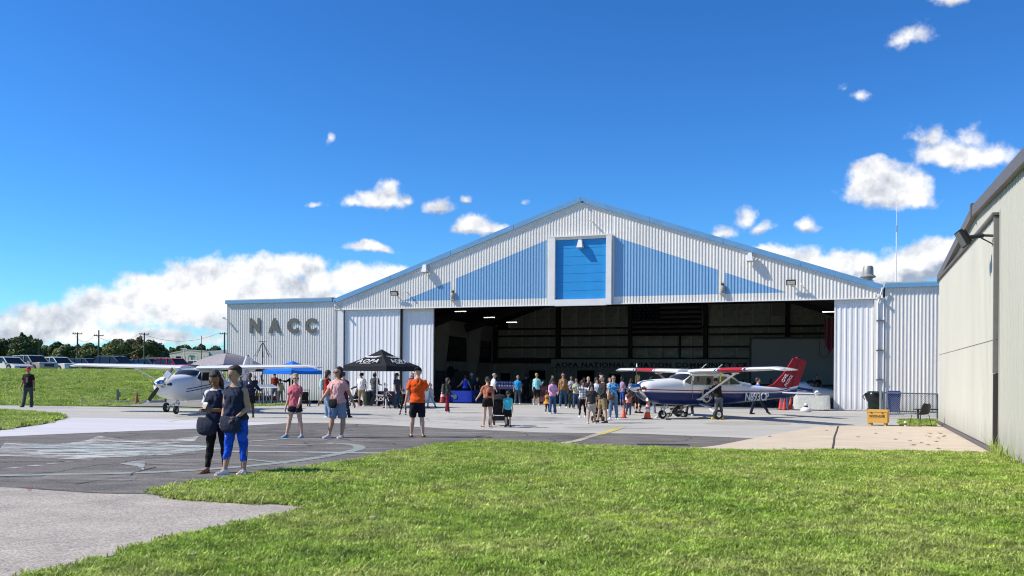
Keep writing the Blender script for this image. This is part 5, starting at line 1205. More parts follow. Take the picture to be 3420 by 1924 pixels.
def rmesh(name, q, voxel, m, parent, extra=None, smooth=3, tol=0):
    """join overlapping closed shapes into one continuous skin"""
    me = bpy.data.meshes.new(name); me.from_pydata(q.v, [], q.f); me.update()
    bm = bmesh.new(); bm.from_mesh(me); bmesh.ops.recalc_face_normals(bm, faces=bm.faces); bm.to_mesh(me); bm.free()
    o = put(name, me, parent); md = o.modifiers.new('r', 'REMESH'); md.mode = 'VOXEL'; md.voxel_size = voxel
    if smooth: s = o.modifiers.new('s', 'SMOOTH'); s.factor = .5; s.iterations = smooth
    PENDING.append((o, extra, m)); return o
def finish_people():
    dg = bpy.context.evaluated_depsgraph_get(); new = []
    for o, ex, m in PENDING: new.append(bpy.data.meshes.new_from_object(o.evaluated_get(dg)))
    for (o, ex, m), me in zip(PENDING, new):
        if m.name.startswith('cloth_') and len(me.vertices):
            n = len(me.vertices); co = np.empty(n*3, 'f'); no = np.empty(n*3, 'f'); me.vertices.foreach_get('co', co); me.vertex_normals.foreach_get('vector', no)
            co = co.reshape(-1,3); no = no.reshape(-1,3); x, y, z = co[:,0], co[:,1], co[:,2]
            f = np.sin(17*x+5*np.sin(9*z+2*y)+len(me.vertices)) * np.sin(8*z+4*np.sin(11*x+3*y)) + .6*np.sin(31*z+6*np.sin(13*x+9*y)) * np.sin(23*y+19*x)
            me.vertices.foreach_set('co', (co + no*(f*.0065)[:,None]).ravel())
        if ex and ex.v:
            bm = bmesh.new(); bm.from_mesh(me); tmp = bpy.data.meshes.new('t'); tmp.from_pydata(ex.v, [], ex.f); tmp.update()
            bm.from_mesh(tmp); bm.to_mesh(me); bm.free(); bpy.data.meshes.remove(tmp)
        me.materials.clear(); me.materials.append(m); me.polygons.foreach_set('use_smooth', [True]*len(me.polygons)); me.polygons.foreach_set('material_index', [0]*len(me.polygons))
        o.modifiers.clear(); old = o.data; o.data = me; me.name = o.name; bpy.data.meshes.remove(old)

def dirv(s, fwd, ab):
    f, a = radians(fwd), radians(ab); return Vector((s*sin(a), -sin(f)*cos(a), -cos(f)*cos(a)))
def person(label, px, py, top, face=0, skin='tan', hair=('dark','short'), shirt=('tee',(.1,.1,.1)), pants=('pants',(.03,.04,.08)), shoes=(.6,.6,.6),
           arms=((8,10,15),(8,10,15)), legs=((0,4,0),(0,4,0)), w=1.0, bend=0, turn=0, nod=0, fem=False, cap=None, glasses=False, sandals=False, armx=(0,0), group='people at the open day', belly=0, vest=None, head=1.09, under=None, near=None, z0=None, bareleg=True):
    """face: degrees the figure is turned about z; 0 looks at the camera, 90 to picture right. Sides: index 0 = picture left when facing the camera"""
    P0 = G(px, py); H = (py-top)/(py-hor(px))*CH if z0 is None else z0
    if near is None: near = P0.length
    vx = .0105 if near < 17 else (.015 if near < 28 else .02); vx *= (H/1.7)**.5
    o = thing('person', label, 'person', P0, radians(face), group)
    B = Vector((0,0,.50*H)); RB = Matrix.Rotation(radians(bend),3,'X')
    def Uu(v): v = Vector(v); return B + RB @ (v-B)
    NK = Vector((0,.005*H,.87*H)); RH = Matrix.Rotation(radians(turn),3,'Z') @ Matrix.Rotation(radians(nod),3,'X')
    def Hh(v): v = Vector(v); return Uu(NK + RH @ (v-NK))
    sw = w; k = H
    hs = head if H > 1.45 else 1.08+.35*(1.45-H)/.6      # children have bigger heads
    # joints
    J = []
    for s, (fw, ab, kn) in zip((-1,1), legs):
        hip = Vector((s*.050*k*(1+.25*(sw-1)), 0, .50*k)); d = dirv(s, fw, ab); knee = hip + d*.245*k
        d2 = Matrix.Rotation(-radians(kn),3,'X') @ d; ank = knee + d2*.235*k; J.append((hip, knee, ank, d, d2))
    low = min(j[2].z for j in J); sh = Vector((0,0,.043*k-low)); 
    def S(v): return Vector(v)+sh
    thr = .054*k*(1+.75*(sw-1)); 
    body = MB(); ex = MB(); C = (lambda q,p,r: q.sph(p,r,n=8,m=6))
    def caps(q, p, r_, a, b_, e0=True, e1=True, n=9):
        q.tube(p, r_, a, b_, n=n)
        if e0: q.sph(p, a, n=n, m=6)
        if e1: q.sph(r_, b_, n=n, m=6)
    # torso
    wst = .082 if not fem else .072; hipw = .088 if not fem else .096; shw = .100 if not fem else .088
    def torso(q, grow, z_lo, z_hi, flare=0, loose=0):
        T = [(.455,.075,.058,0),(.50,hipw,.066,.006),(.54,hipw,.068,.006),(.58,.5*(hipw+wst),.064,.002),(.63,wst,.060,0),(.69,.5*(wst+shw)+.002,.064,-.002),(.745,shw,.066,-.002),(.785,shw*1.02,.060,0),(.808,shw*.86,.048,.003),(.832,.056,.040,.005),(.862,.034,.035,.006)]
        rings = []; zs = sorted(set([z_lo,z_hi]+[t[0] for t in T if z_lo < t[0] < z_hi]))
        for z in zs:
            for a, c in zip(T, T[1:]):
                if a[0] <= z <= c[0] or (z < T[0][0] and a is T[0]):
                    f = max(0,(z-a[0])/(c[0]-a[0])); rx, ry, yo = (a[i]+(c[i]-a[i])*f for i in (1,2,3)); break
            fade = 1 if z < .80 else max(.1, (.87-z)/.07)
            lo_ = loose*(1 if z < .70 else max(0,(.80-z)/.10))
            rx = (rx*(1+(sw-1)*(.9 if z < .68 else .45)) + lo_*.006)*k + grow*fade; ry = (ry*(1+1.35*(sw-1)*(1 if z < .78 else .3)) + lo_*.006)*k + grow*fade
            by = -belly*k*.05*math.exp(-((z-.60)/.09)**2)
            if z < .56: rx += flare*(.56-z); ry += flare*(.56-z)
            rings.append([S(Uu((cos(t)*rx*(1 if abs(cos(t))<.9 else 1), yo*k+by+sin(t)*ry, z*k))) for t in [2*pi*i/16 for i in range(16)]])
        q.loft(rings)
        if fem:
            for s in (-1,1):
                if z_lo < .74 < z_hi: q.sph(S(Uu((s*.042*k*(.5+.5*sw), -.045*k*(1+1.0*(sw-1)), .728*k))), .034*k*(.6+.4*sw)+grow, n=9, m=6)
    sk = SK[skin]; covered = -.006
    torso(body, covered, .455, .862)
    # legs and feet
    for (hip,knee,ank,d,d2), s in zip(J, (-1,1)):
        lw = (1+.8*(sw-1))*(1.12 if fem else 1)
        caps(body, S(hip), S(knee), .048*k*lw, .033*k*(.5+.5*lw)); calf = knee.lerp(ank,.28)+(Matrix.Rotation(0,3,'X') @ Vector((0,.008*k,0)))
        caps(body, S(knee), S(calf), .032*k*(.5+.5*lw), .035*k*(.5+.5*lw)); caps(body, S(calf), S(ank), .034*k*(.5+.5*lw), .021*k)
        fd = Vector((s*.12,-1,0)); pitch = radians(0 if ank.z-low < .02*k else -28); fd = Vector((s*.12, -cos(pitch), sin(pitch))).normalized()
        heel = S(ank)+Vector((0,.018*k,-.018*k)); ball = S(ank)+fd*.085*k+Vector((0,0,-.024*k)); toe = S(ank)+fd*.118*k+Vector((0,0,-.029*k))
        caps(body, heel, ball, .018*k, .019*k); caps(body, S(ank), ball, .020*k, .015*k); caps(body, ball, toe, .018*k, .012*k)
        for sgn in (-1,1): caps(body, ball+Vector((sgn*.011*k,0,-.002*k)), toe+Vector((sgn*.008*k,0,0)), .013*k, .010*k)
        o['_f%d' % (s > 0)] = 0; del o['_f%d' % (s > 0)]
        q = MB(); fx = Vector((fd.y*-1, fd.x, 0)).normalized()
        up_ = fx.cross(fd); up_ = -up_ if up_.z < 0 else up_
        zsole = -.043*k
        def shoe_ring(f, wd, ht, hb=0): 
            c = S(ank)+fd*f*k; return [c+fx*a*wd*k+up_*(b_*ht*k)+up_*zsole*1.0 for a,b_ in ((-.85,0),(-1,.25),(-.85,.75),(-.4,1),(.4,1),(.85,.75),(1,.25),(.85,0))]
        if sandals:
            q.loft([shoe_ring(-.030,.018,.010),shoe_ring(.0,.026,.010),(shoe_ring(.06,.031,.010)),(shoe_ring(.105,.031,.010)),(shoe_ring(.128,.018,.010))]); 
            q.bar(S(ank)+fd*.07*k-fx*.028*k+up_*(-.030*k), S(ank)+fd*.09*k+up_*(-.010*k), .006*k,.016*k); q.bar(S(ank)+fd*.07*k+fx*.028*k+up_*(-.030*k), S(ank)+fd*.09*k+up_*(-.010*k), .006*k,.016*k)
            q.build('sandal', cloth('shoe_%.2f_%.2f_%.2f' % shoes, shoes), o, smooth=50)
        else:
            q.loft([shoe_ring(-.036,.017,.040),shoe_ring(-.028,.024,.052),shoe_ring(.0,.027,.056),shoe_ring(.035,.028,.048),shoe_ring(.07,.031,.034),shoe_ring(.105,.029,.027),shoe_ring(.126,.016,.018)]); q.build('shoe', cloth('shoe_%.2f_%.2f_%.2f' % shoes, shoes), o, smooth=60)
    # arms and hands
    HN = []
    for s, (fw, ab, el), tw in zip((-1,1), arms, armx):
        ab *= .75; shd = Vector((s*(.094 if not fem else .082)*k*(1+.45*(sw-1)), .004*k, .790*k)); d = dirv(s, fw, ab); elb = shd + d*.170*k
        ax = Vector((1,0,0)); fa = Matrix.Rotation(-radians(el),3,'X') @ d
        fa = Matrix.Rotation(radians(-s*tw),3,'Z') @ fa; wr = elb + fa*.150*k
        aw = 1+.7*(sw-1); caps(body, Uu(shd)+sh, Uu(elb)+sh, .031*k*aw, .025*k*aw); caps(body, Uu(elb)+sh, Uu(wr)+sh, .025*k*aw, .0165*k)
        fa3 = (RB @ fa).normalized(); palm = Uu(wr)+sh+fa3*.038*k; caps(body, Uu(wr)+sh, palm, .0155*k, .019*k)
        side = fa3.cross(Vector((1,0,0)));
        side = Vector((0,-1,0)) if side.length < .2 else side.normalized()
        side = (side - fa3*side.dot(fa3)).normalized()
        if side.y > 0: side = -side
        inn = fa3.cross(side).normalized(); inn = inn if inn.x*s < 0 else -inn     # palm faces inward
        for i, ln in enumerate((.036,.042,.040,.031)):
            b0 = palm + side*(.012-.008*i)*k*1.2 + fa3*.008*k; m1 = b0 + (fa3+inn*.22).normalized()*ln*.55*k; m2 = m1 + (fa3+inn*.85).normalized()*ln*.5*k
            ex.tube(b0, m1, .0058*k, .0053*k, n=6); ex.tube(m1, m2, .0053*k, .0042*k, n=6)
        b0 = Uu(wr)+sh+fa3*.018*k+side*.012*k; m1 = b0+(side*.8+fa3*.7+inn*.3).normalized()*.024*k; m2 = m1+(side*.2+fa3+inn*.3).normalized()*.020*k
        ex.tube(b0, m1, .0075*k, .0065*k, n=6); ex.tube(m1, m2, .0065*k, .005*k, n=6)
        HN.append((Uu(shd)+sh, Uu(elb)+sh, Uu(wr)+sh, palm, fa3, inn))
    # neck and head
    caps(body, S(Uu((0,.006*k,.83*k))), S(Hh((0,-.002*k,.895*k))), .030*k, .029*k*(.9+.1*hs))
    def hd(q, c, rx, ry, rz, grow=0, n=14, m=10): q.sph(S(Hh((c[0]*k*hs, c[1]*k*hs, (.87+(c[2]-.87)*hs)*k))), rx*k*hs+grow, ry*k*hs+grow, rz*k*hs+grow, n=n, m=m, rot=RB @ RH)
    hd(body, (0,.004,.945), .044,.054,.054); hd(body, (0,-.012,.912), .034,.037,.040); hd(body, (0,-.030,.898),.018,.016,.014,n=8,m=6)
    hd(ex, (0,-.055,.922), .0075,.012,.012,n=8,m=6); hd(ex, (0,-.050,.933),.006,.008,.014,n=8,m=6)
    for s in (-1,1): hd(ex, (s*.044,.004,.925), .006,.010,.016, n=8, m=6)
    bd = rmesh('body', body, vx, mat('skin_'+skin, sk, .6, var=.05, vscale=4, spec=.3), o, ex)
    def hp(x, y, z): return S(Hh((x*k*hs, y*k*hs, (.87+(z-.87)*hs)*k)))
    if near < 30:
        for s in (-1,1):
            q = MB(); q.sph(hp(s*.017,-.0475,.934), .0065*k,.004*k,.0038*k, n=8, m=5); q.build('eye', mat('eye_dark', (.02,.015,.012), .3, var=0), o, smooth=60)
        q = MB(); q.sph(hp(0,-.0495,.9035), .0125*k,.004*k,.0035*k, n=8, m=5); q.build('lips', mat('lips', (.30,.10,.08), .5, var=0), o, smooth=60)
    if glasses:
        q = MB()
        for s in (-1,1): q.sph(hp(s*.019,-.052,.934), .0165*k,.006*k,.0115*k, n=10, m=6); q.bar(hp(s*.034,-.045,.936), hp(s*.047,.004,.934), .003*k,.006*k)
        q.bar(hp(-.006,-.055,.937), hp(.006,-.055,.937), .004*k,.005*k); q.build('sunglasses', m_blk, o, smooth=60)
    # hair
    hc, ht = hair; q = MB()
    if ht != 'bald':
        hd(q, (0,.022,.957), .050,.050,.053)
        if ht in ('long','bob','curly'):
            g = .006 if ht == 'curly' else 0
            zl = .80 if ht != 'bob' else .865
            for xx in (-.035,0,.035):
                hd(q, (xx,.024-.006*abs(xx)/.035,.91), .026+g,.026+g,.05, n=9, m=6)
                if ht != 'bob': caps(q, hp(xx,.030,.90), S(Uu((xx*k*1.25,.045*k,zl*k))), .026*k*hs, .020*k)
            for s in (-1,1): hd(q, (s*.044,.012,.912), .013+g,.020+g,.045, n=8, m=6)
        if ht == 'curly': hd(q, (0,.012,.950), .062,.064,.062)
        if ht == 'pony': hd(q, (0,.066,.950), .018,.02,.02, n=8, m=6); caps(q, hp(0,.068,.945), hp(0,.085,.86), .016*k, .009*k)
        if ht == 'bun': hd(q, (0,.062,.965), .022,.022,.022, n=8, m=6)
        if ht == 'tuft': hd(q, (0,-.005,.985), .030,.038,.022)
        if ht in ('bob','long','pony','bun'): hd(q, (0,-.003,.983), .040,.036,.022)
        rmesh('hair', q, vx, mat('hair_'+hc, HR[hc], .6, var=.25, vscale=30, bump=.8, bscale=60), o)
    if cap:
        ccol, cdir = cap; q = MB(); n = 14; rr = []
        for z, f in ((.944,1.0),(.962,1.0),(.985,.90),(1.003,.62),(1.010,.15)): rr.append([hp(cos(2*pi*i/n)*.053*f, .008+sin(2*pi*i/n)*.062*f, z) for i in range(n)])
        q.loft(rr); sg = -1 if cdir == 'front' else 1
        br = [hp(x, .008+sg*y, z) for x,y,z in ((-.040,.045,.950),(-.036,.085,.944),(-.018,.108,.942),(.018,.108,.942),(.036,.085,.944),(.040,.045,.950))]
        if cdir == 'bucket': q.loft([[hp(cos(2*pi*i/n)*r_, .008+sin(2*pi*i/n)*r_*1.1, z) for i in range(n)] for r_,z in ((.052,.955),(.082,.940),(.083,.935),(.05,.946))])
        else: q.add(br+[b_+Vector((0,0,-.006*k)) for b_ in br], [(0,1,2,3,4,5),(11,10,9,8,7,6)]+[(i,(i+1)%6,6+(i+1)%6,6+i) for i in range(6)])
        q.build('cap', cloth('cap_%.2f_%.2f_%.2f' % ccol, ccol), o, smooth=50)
    # lower clothes
    typ, col = pants[0], pants[1]; pm_ = cloth('cloth_%s_%s' % ('_'.join('%.2f' % c for c in col), pants[2][0] if len(pants) > 2 else ''), col, *(pants[2] if len(pants) > 2 else ()))
    q = MB(); gr = {'pants':.012,'leggings':.003,'shorts':.016,'capri':.003,'skirt':.012,'wide':.014,'short_shorts':.010}[typ]
    torso(q, gr*.8, .445, .575)
    for (hip,knee,ank,d,d2), s in zip(J,(-1,1)):
        lw = (1+.8*(sw-1))*(1.12 if fem else 1); r0, r1, r2 = .051*k*lw+gr, .036*k*(.5+.5*lw)+gr, .024*k+gr
        if typ in ('shorts',): e = hip.lerp(knee,.92); caps(q, S(hip), S(e), r0, r1*1.18, True, False)
        elif typ == 'short_shorts': e = hip.lerp(knee,.42); caps(q, S(hip), S(e), r0, r0*1.04, True, False)
        elif typ == 'skirt': e = hip.lerp(knee,.8); caps(q, S(hip), S(e), r0*1.05, r0*1.1, True, False)
        else:
            calf = knee.lerp(ank,.28); caps(q, S(hip), S(knee), r0, r1)
            if typ == 'capri': e = knee.lerp(ank,.62); caps(q, S(knee), S(calf), r1, .037*k+gr); q.tube(S(calf), S(e), .037*k+gr, .029*k+gr)
            elif typ == 'leggings': e = knee.lerp(ank,.93); caps(q, S(knee), S(calf), r1, .036*k+gr); q.tube(S(calf), S(e), .036*k+gr, .024*k+gr)
            else:
                e = knee.lerp(ank,1.02); r3 = (.029*k+gr) if typ == 'pants' else (.042*k+gr); caps(q, S(knee), S(calf), r1, .036*k+gr); q.tube(S(calf), S(e), .036*k+gr, r3)
    rmesh({'shorts':'shorts','short_shorts':'shorts','skirt':'skirt','leggings':'leggings','capri':'leggings'}.get(typ,'trousers'), q, vx, pm_, o)
    # upper clothes
    typ, col = shirt[0], shirt[1]; sm_ = cloth('cloth_%s_%s' % ('_'.join('%.2f' % c for c in col), shirt[2][0] if len(shirt) > 2 else ''), col, *(shirt[2] if len(shirt) > 2 else ()))
    q = MB(); gr = {'tee':.014,'long':.014,'tank':.012,'jacket':.024,'polo':.016,'crop':.014,'smock':.018}[typ]; hem = {'jacket':.50,'crop':.575,'tank':.51,'smock':.42}.get(typ,.485)
    torso(q, gr, hem, .838 if typ != 'tank' else .825, flare=.05 if typ in ('tee','polo','tank','long') else (.9 if typ == 'smock' else 0), loose=1.0)
    for (a, e, wr, palm, fa3, inn), s in zip(HN, (-1,1)):
        aw = 1+.7*(sw-1)
        if typ in ('tee','polo','crop','smock'): m1 = a.lerp(e,.68); caps(q, a, m1, .034*k*aw+gr*.6, .037*k*aw+gr*.8, True, False)
        elif typ in ('long','jacket'): caps(q, a, e, .033*k*aw+gr*.6, .029*k*aw+gr*.6); q.tube(e, wr, .029*k*aw+gr*.6, .022*k+gr*.6)
        else: q.sph(a.lerp(S(Uu((0,0,.80*k))),.28), .030*k*aw+gr*.4, n=8, m=6)
    rmesh({'tee':'t_shirt','long':'sweater','tank':'tank_top','jacket':'jacket','polo':'polo_shirt','crop':'top','smock':'smock'}[typ], q, vx, sm_, o)
    if vest:
        q = MB(); torso(q, gr+.008, .49, .825, flare=.05, loose=1.0)
        for (a, e, wr, palm, fa3, inn), s in zip(HN, (-1,1)): q.sph(a.lerp(S(Uu((0,0,.80*k))),.45), .026*k+gr*.5, n=8, m=6)
        rmesh('tank_top', q, vx, cloth('cloth_vest_%.2f' % vest[2], vest), o)
    if under:
        q = MB(); q.sph(S(Uu((0,-.052*k*(1+1.0*(sw-1))-gr*1.1,.70*k))), .030*k,.018*k,.115*k, n=10, m=8); q.build('undershirt', cloth('cloth_white_under', under), o, smooth=60)
    Mw = Matrix.Translation(P0) @ Matrix.Rotation(radians(face),4,'Z')
    return dict(o=o, H=H, hand=[Mw @ h[3] for h in HN], fdir=[(Mw.to_3x3() @ h[4]) for h in HN], M=Mw, up=lambda x,y,z: Mw @ S(Uu((x*k,y*k,z*k))), S=S, Uu=Uu, k=k, face=face)
DEN = (.045,.075,.14); LDEN = (.20,.29,.40); BLK = (.012,.012,.014); NVY = (.018,.024,.05); KHK = (.34,.27,.17); WHT = (.72,.72,.72); GRY = (.12,.12,.13)
def place(name, label, cat, q, m, P, M3=None, group=None, parts=None):
    """a separate carried thing at world point P"""
    if parts is None: return q.build(name, m, None, smooth=45, label=label, cat=cat, group=group, loc=P, rot=(0,0,M3) if M3 else None)
def backpack(p, col, label, acc=(.02,.02,.02), sc=1.0):
    c = p['up'](0, .105, .70); o = thing('backpack', label, 'backpack', c, radians(p['face']), 'backpacks'); k = p['k']*sc
    q = MB(); q.loft([[(cos(t)*a*k*(.9+.1*abs(cos(t))), .02*k+sin(t)*b_*k, z*k) for t in [2*pi*i/14 for i in range(14)]] for z,a,b_ in ((-.13,.06,.03),(-.12,.085,.05),(-.02,.09,.058),(.07,.08,.05),(.115,.055,.035),(.125,.02,.02))]); m = cloth('pack_%.2f_%.2f' % (col[0],col[2]), col)
    q.build('bag', m, o, smooth=50); q = MB(); q.loft([[(cos(t)*.062*k, .068*k+sin(t)*.022*k, z*k) for t in [2*pi*i/10 for i in range(10)]] for z in (-.11,-.02)]); q.build('pocket', cloth('pack_acc_%.2f' % acc[1], acc), o, smooth=50)
    for s in (-1,1):
        q = MB(); pts = [(.055,-.02,.10),(.062,-.09,.125),(.066,-.175,.07),(.070,-.175,-.02),(.075,-.06,-.11)]
        for a, b_ in zip(pts, pts[1:]): q.bar((a[0]*s*k,a[1]*k,a[2]*k),(b_[0]*s*k,b_[1]*k,b_[2]*k),.02*k,.008*k)
        q.build('strap', m, o)
    return o
def bag(P, rz, w, h, d, col, label, strap=None, name='handbag'):
    o = thing(name, label, 'bag', P, rz, 'handbags'); q = MB()
    q.loft([[(cos(t)*w/2*f, sin(t)*d/2*f2, z) for t in [2*pi*i/14 for i in range(14)]] for z,f,f2 in ((-h*.5,.42,.4),(-h*.43,.70,.8),(-h*.28,.90,1),(-.02*h,1,1),(h*.3,.96,.8),(h*.5,.84,.35))]); q.build('bag_body', cloth('bag_%.2f_%.2f_%.2f' % col, col), o, smooth=50)
    if strap:
        q = MB()
        for a, b_ in zip(strap, strap[1:]): q.bar(Vector(a), Vector(b_), .018, .006)
        q.v = [tuple(Matrix.Rotation(-rz,3,'Z') @ (Vector(v)-Vector(P))) for v in q.v]; q.build('strap', cloth('bag_%.2f_%.2f_%.2f' % col, col), o)
    return o

A = person
p1 = A('woman with long black hair looking down at the phone in her hands', 724, 1580, 1251, -12, 'brown', ('black','long'), ('tee',(.62,.62,.63)), ('leggings',(.012,.011,.011)), (.22,.07,.04), ((8,22,84),(6,10,88)), ((4,3,4),(-3,5,6)), 1.08, 4, 12, 30, True, armx=(38,42), sandals=True, vest=NVY, head=1.2)
q = MB()
hs_ = [p1['up'](-.125,.0,.765)]
sl_ = MB()
p2 = A('woman in a navy sleeveless top, bright blue leggings and white sneakers in the foreground', 787, 1584, 1238, -16, 'tan', ('dark','bun'), ('tank',NVY), ('capri',(.008,.055,.42),('noise',(.012,.10,.62),9)), (.75,.75,.76), ((6,8,26),(2,20,50)), ((5,3,6),(-5,4,10)), 1.24, 2, -18, 10, True, armx=(20,48), belly=.4, head=1.2)
p3 = A('man in red cap and black t-shirt with pink print walking at far left', 94, 1360, 1230, 5, 'brown', ('black','short'), ('tee',BLK), ('wide',(.05,.06,.065)), (.02,.02,.02), ((6,14,18),(-4,14,16)), ((10,4,4),(-8,4,14)), 1.10, 0, 12, 0, cap=((.62,.03,.04),'front'))
p4 = A('blonde woman in sunglasses, rose t-shirt and black shorts walking across the asphalt', 985, 1462, 1256, -12, 'light', ('blonde','pony'), ('tee',(.52,.12,.15)), ('short_shorts',(.015,.013,.02)), (.10,.38,.55), ((4,14,10),(14,12,34)), ((4,9,4),(-4,7,4)), .98, 0, 45, 0, True, glasses=True, head=1.14)
p5 = A('woman in sunglasses, light pink t-shirt and denim shorts swinging her arms as she walks', 1128, 1463, 1234, -22, 'tan', ('dark','bob'), ('tee',(.66,.36,.34)), ('shorts',(.17,.24,.36)), (.70,.70,.74), ((26,26,8),(-24,26,10)), ((14,2,2),(-10,2,22)), 1.20, 0, -10, 0, True, glasses=True, belly=.4, head=1.18)
p6 = A('man in a bright orange t-shirt, black shorts, cap and flip-flops seen from behind', 1393, 1461, 1234, 186, 'light', ('brown','bald'), ('tee',(.82,.10,.012)), ('shorts',(.012,.012,.016)), (.03,.02,.018), ((50,16,72),(4,18,8)), ((-2,4,2),(4,4,6)), 1.15, 2, -10, 22, cap=(BLK,'back'), sandals=True, belly=.4)
p7 = A('young man in a red sweatshirt and light jeans with a mint backpack, walking right', 1092, 1396, 1241, 78, 'light', ('dark','curly'), ('long',(.36,.025,.015)), ('pants',LDEN), (.75,.75,.72), ((14,6,30),(-10,6,20)), ((14,3,4),(-10,3,10)), .98, 3, 0, 0)
A('person in a maroon top behind the pink-shirted woman', 1146, 1396, 1247, 170, 'tan', ('black','bun'), ('tee',(.10,.01,.02)), ('pants',NVY), (.015,.015,.015), ((6,10,10),(6,10,10)), ((8,8,2),(-8,4,6)))
p9 = A('man in a white polo shirt, khaki shorts and dark cap standing by the black canopy', 1207, 1357, 1249, -14, 'brown', ('black','short'), ('polo',(.78,.79,.80)), ('shorts',KHK), (.75,.75,.75), ((-4,12,10),(-6,12,10)), w=1.16, belly=.6, cap=(BLK,'front'), glasses=True, turn=-20)
A('man in a charcoal shirt, grey shorts and pale cap seen from behind at the table', 1251, 1354, 1246, 176, 'brown', ('black','bob'), ('tee',(.085,.085,.095)), ('shorts',(.30,.30,.33)), (.70,.70,.68), ((20,14,62),(20,14,62)), ((0,8,0),(0,8,0)), 1.10, cap=((.55,.53,.50),'front'))
A('little girl with red hair in dark clothes holding the canopy pole', 1288, 1364, 1281, 84, 'light', ('brown','bob'), ('tee',(.04,.04,.06)), ('leggings',(.03,.03,.04)), (.10,.05,.08), ((40,10,10),(4,12,8)), ((20,4,6),(-20,4,16)), .95)
A('young man in a dark t-shirt, jeans and black cap looking right beside the canopy leg', 1325, 1364, 1250, 60, 'light', ('brown','curly'), ('tee',(.045,.04,.05)), ('wide',(.035,.06,.09)), (.03,.04,.03), ((4,10,12),(6,10,14)), ((0,4,2),(0,4,2)), 1.0, cap=(BLK,'front'))
A('toddler in black running past the canopy with head lowered', 1348, 1386, 1302, 200, 'tan', ('brown','short'), ('long',BLK), ('leggings',(.015,.015,.016)), (.02,.02,.02), ((30,8,20),(10,10,10)), ((-18,4,30),(22,6,6)), .95, 12, 0, 20)
A('woman with long dark hair in a blue jacket behind the orange-shirted man', 1377, 1345, 1248, 20, 'tan', ('dark','long'), ('jacket',(.025,.05,.16)), ('pants',DEN), (.05,.05,.05), fem=True)
A('small person in mint trousers stepping right, half hidden by the orange-shirted man', 1438, 1361, 1283, 70, 'light', ('dark','short'), ('tee',(.5,.5,.48)), ('pants',(.48,.54,.50)), (.03,.03,.03), legs=((-22,3,20),(22,3,4)))
p16 = A('boy with curly hair, dark jacket and red plaid trousers facing right', 1494, 1378, 1266, 84, 'light', ('brown','curly'), ('jacket',(.03,.03,.032)), ('wide',(.25,.015,.03),('plaid',(.03,.005,.01),16)), (.70,.70,.68), ((12,6,30),(8,6,30)), ((4,4,2),(-6,4,2)), .95, 2)
A('woman in a royal blue vest leaning a hand on a table, seen from behind', 1553, 1346, 1255, 186, 'tan', ('black','bob'), ('tank',(.015,.05,.42)), ('pants',BLK), (.3,.3,.3), ((8,34,6),(-10,42,70)), w=1.12, fem=True)
A('man in a dark teal shirt and pale cap inside the left of the hangar', 1575, 1344, 1250, 150, 'brown', ('grey','short'), ('tee',(.02,.06,.08)), ('pants',BLK), (.1,.1,.1), w=1.05, cap=((.4,.4,.38),'front'))
A('person in black with a mustard bag at the hangar table', 1593, 1345, 1262, 30, 'tan', ('black','bob'), ('tee',BLK), ('pants',DEN), (.5,.5,.5), w=.95)
p20 = A('older man in a white shirt and beige cap behind the woman with the stroller', 1645, 1352, 1251, 110, 'light', ('grey','short'), ('tee',(.76,.77,.82)), ('pants',(.05,.06,.10)), (.3,.3,.3), w=1.15, cap=((.48,.46,.38),'front'), bend=8)
p21 = A('woman in a ruffled terracotta top and black shorts pushing a black stroller', 1628, 1427, 1264, 196, 'light', ('black','pony'), ('crop',(.42,.15,.09)), ('short_shorts',BLK), (.22,.08,.05), ((6,12,10),(38,22,12)), ((-2,2,2),(5,2,2)), 1.0, 2, 0, 0, True, sandals=True)
A('boy in a turquoise t-shirt, black shorts and dark cap seen from behind beside the stroller', 1696, 1427, 1312, 184, 'light', ('brown','short'), ('tee',(.07,.56,.66)), ('shorts',BLK), (.04,.04,.05), ((4,12,8),(4,12,8)), ((2,3,0),(-10,2,26)), .98, cap=((.03,.028,.03),'back'))
A('man in a bright blue t-shirt and cap standing at the hangar threshold', 1729, 1350, 1258, -8, 'tan', ('dark','short'), ('tee',(.02,.28,.60)), ('wide',(.07,.09,.11)), (.6,.6,.6), w=1.08, cap=((.30,.28,.22),'front'), glasses=True)
A('man dressed in black deep in the hangar shade', 1757, 1345, 1253, 190, 'brown', ('black','short'), ('tee',BLK), ('pants',BLK), (.05,.05,.05), w=1.15, cap=(BLK,'back'))
p25 = A('woman in an aqua sweater and black cropped trousers seen from behind', 1792, 1353, 1250, 168, 'tan', ('blonde','pony'), ('long',(.30,.62,.62)), ('capri',BLK), (.70,.70,.68), ((24,20,96),(0,8,10)), w=1.10, fem=True)
p26 = A('person with short black hair in a pink sweatshirt and jeans, hands clasped in front', 1845, 1382, 1267, 24, 'brown', ('black','curly'), ('long',(.62,.34,.50)), ('wide',(.05,.09,.20)), (.45,.45,.45), ((12,14,48),(12,14,48)), armx=(30,30), nod=20, turn=-25)
A('little girl in a yellow smock and black leggings beside the pink sweatshirt', 1828, 1381, 1308, 30, 'brown', ('dark','curly'), ('smock',(.58,.26,.03)), ('leggings',BLK), (.6,.55,.5), ((20,6,50),(20,6,50)), armx=(20,20))
A('woman in sunglasses, rust denim jacket and torn jeans standing tall at the threshold', 1880, 1363, 1249, 0, 'tan', ('black','long'), ('jacket',(.30,.13,.045)), ('pants',(.04,.09,.13)), (.72,.72,.68), ((0,12,8),(0,12,8)), ((0,4,0),(0,6,0)), .98, fem=True, glasses=True, under=(.72,.70,.64))
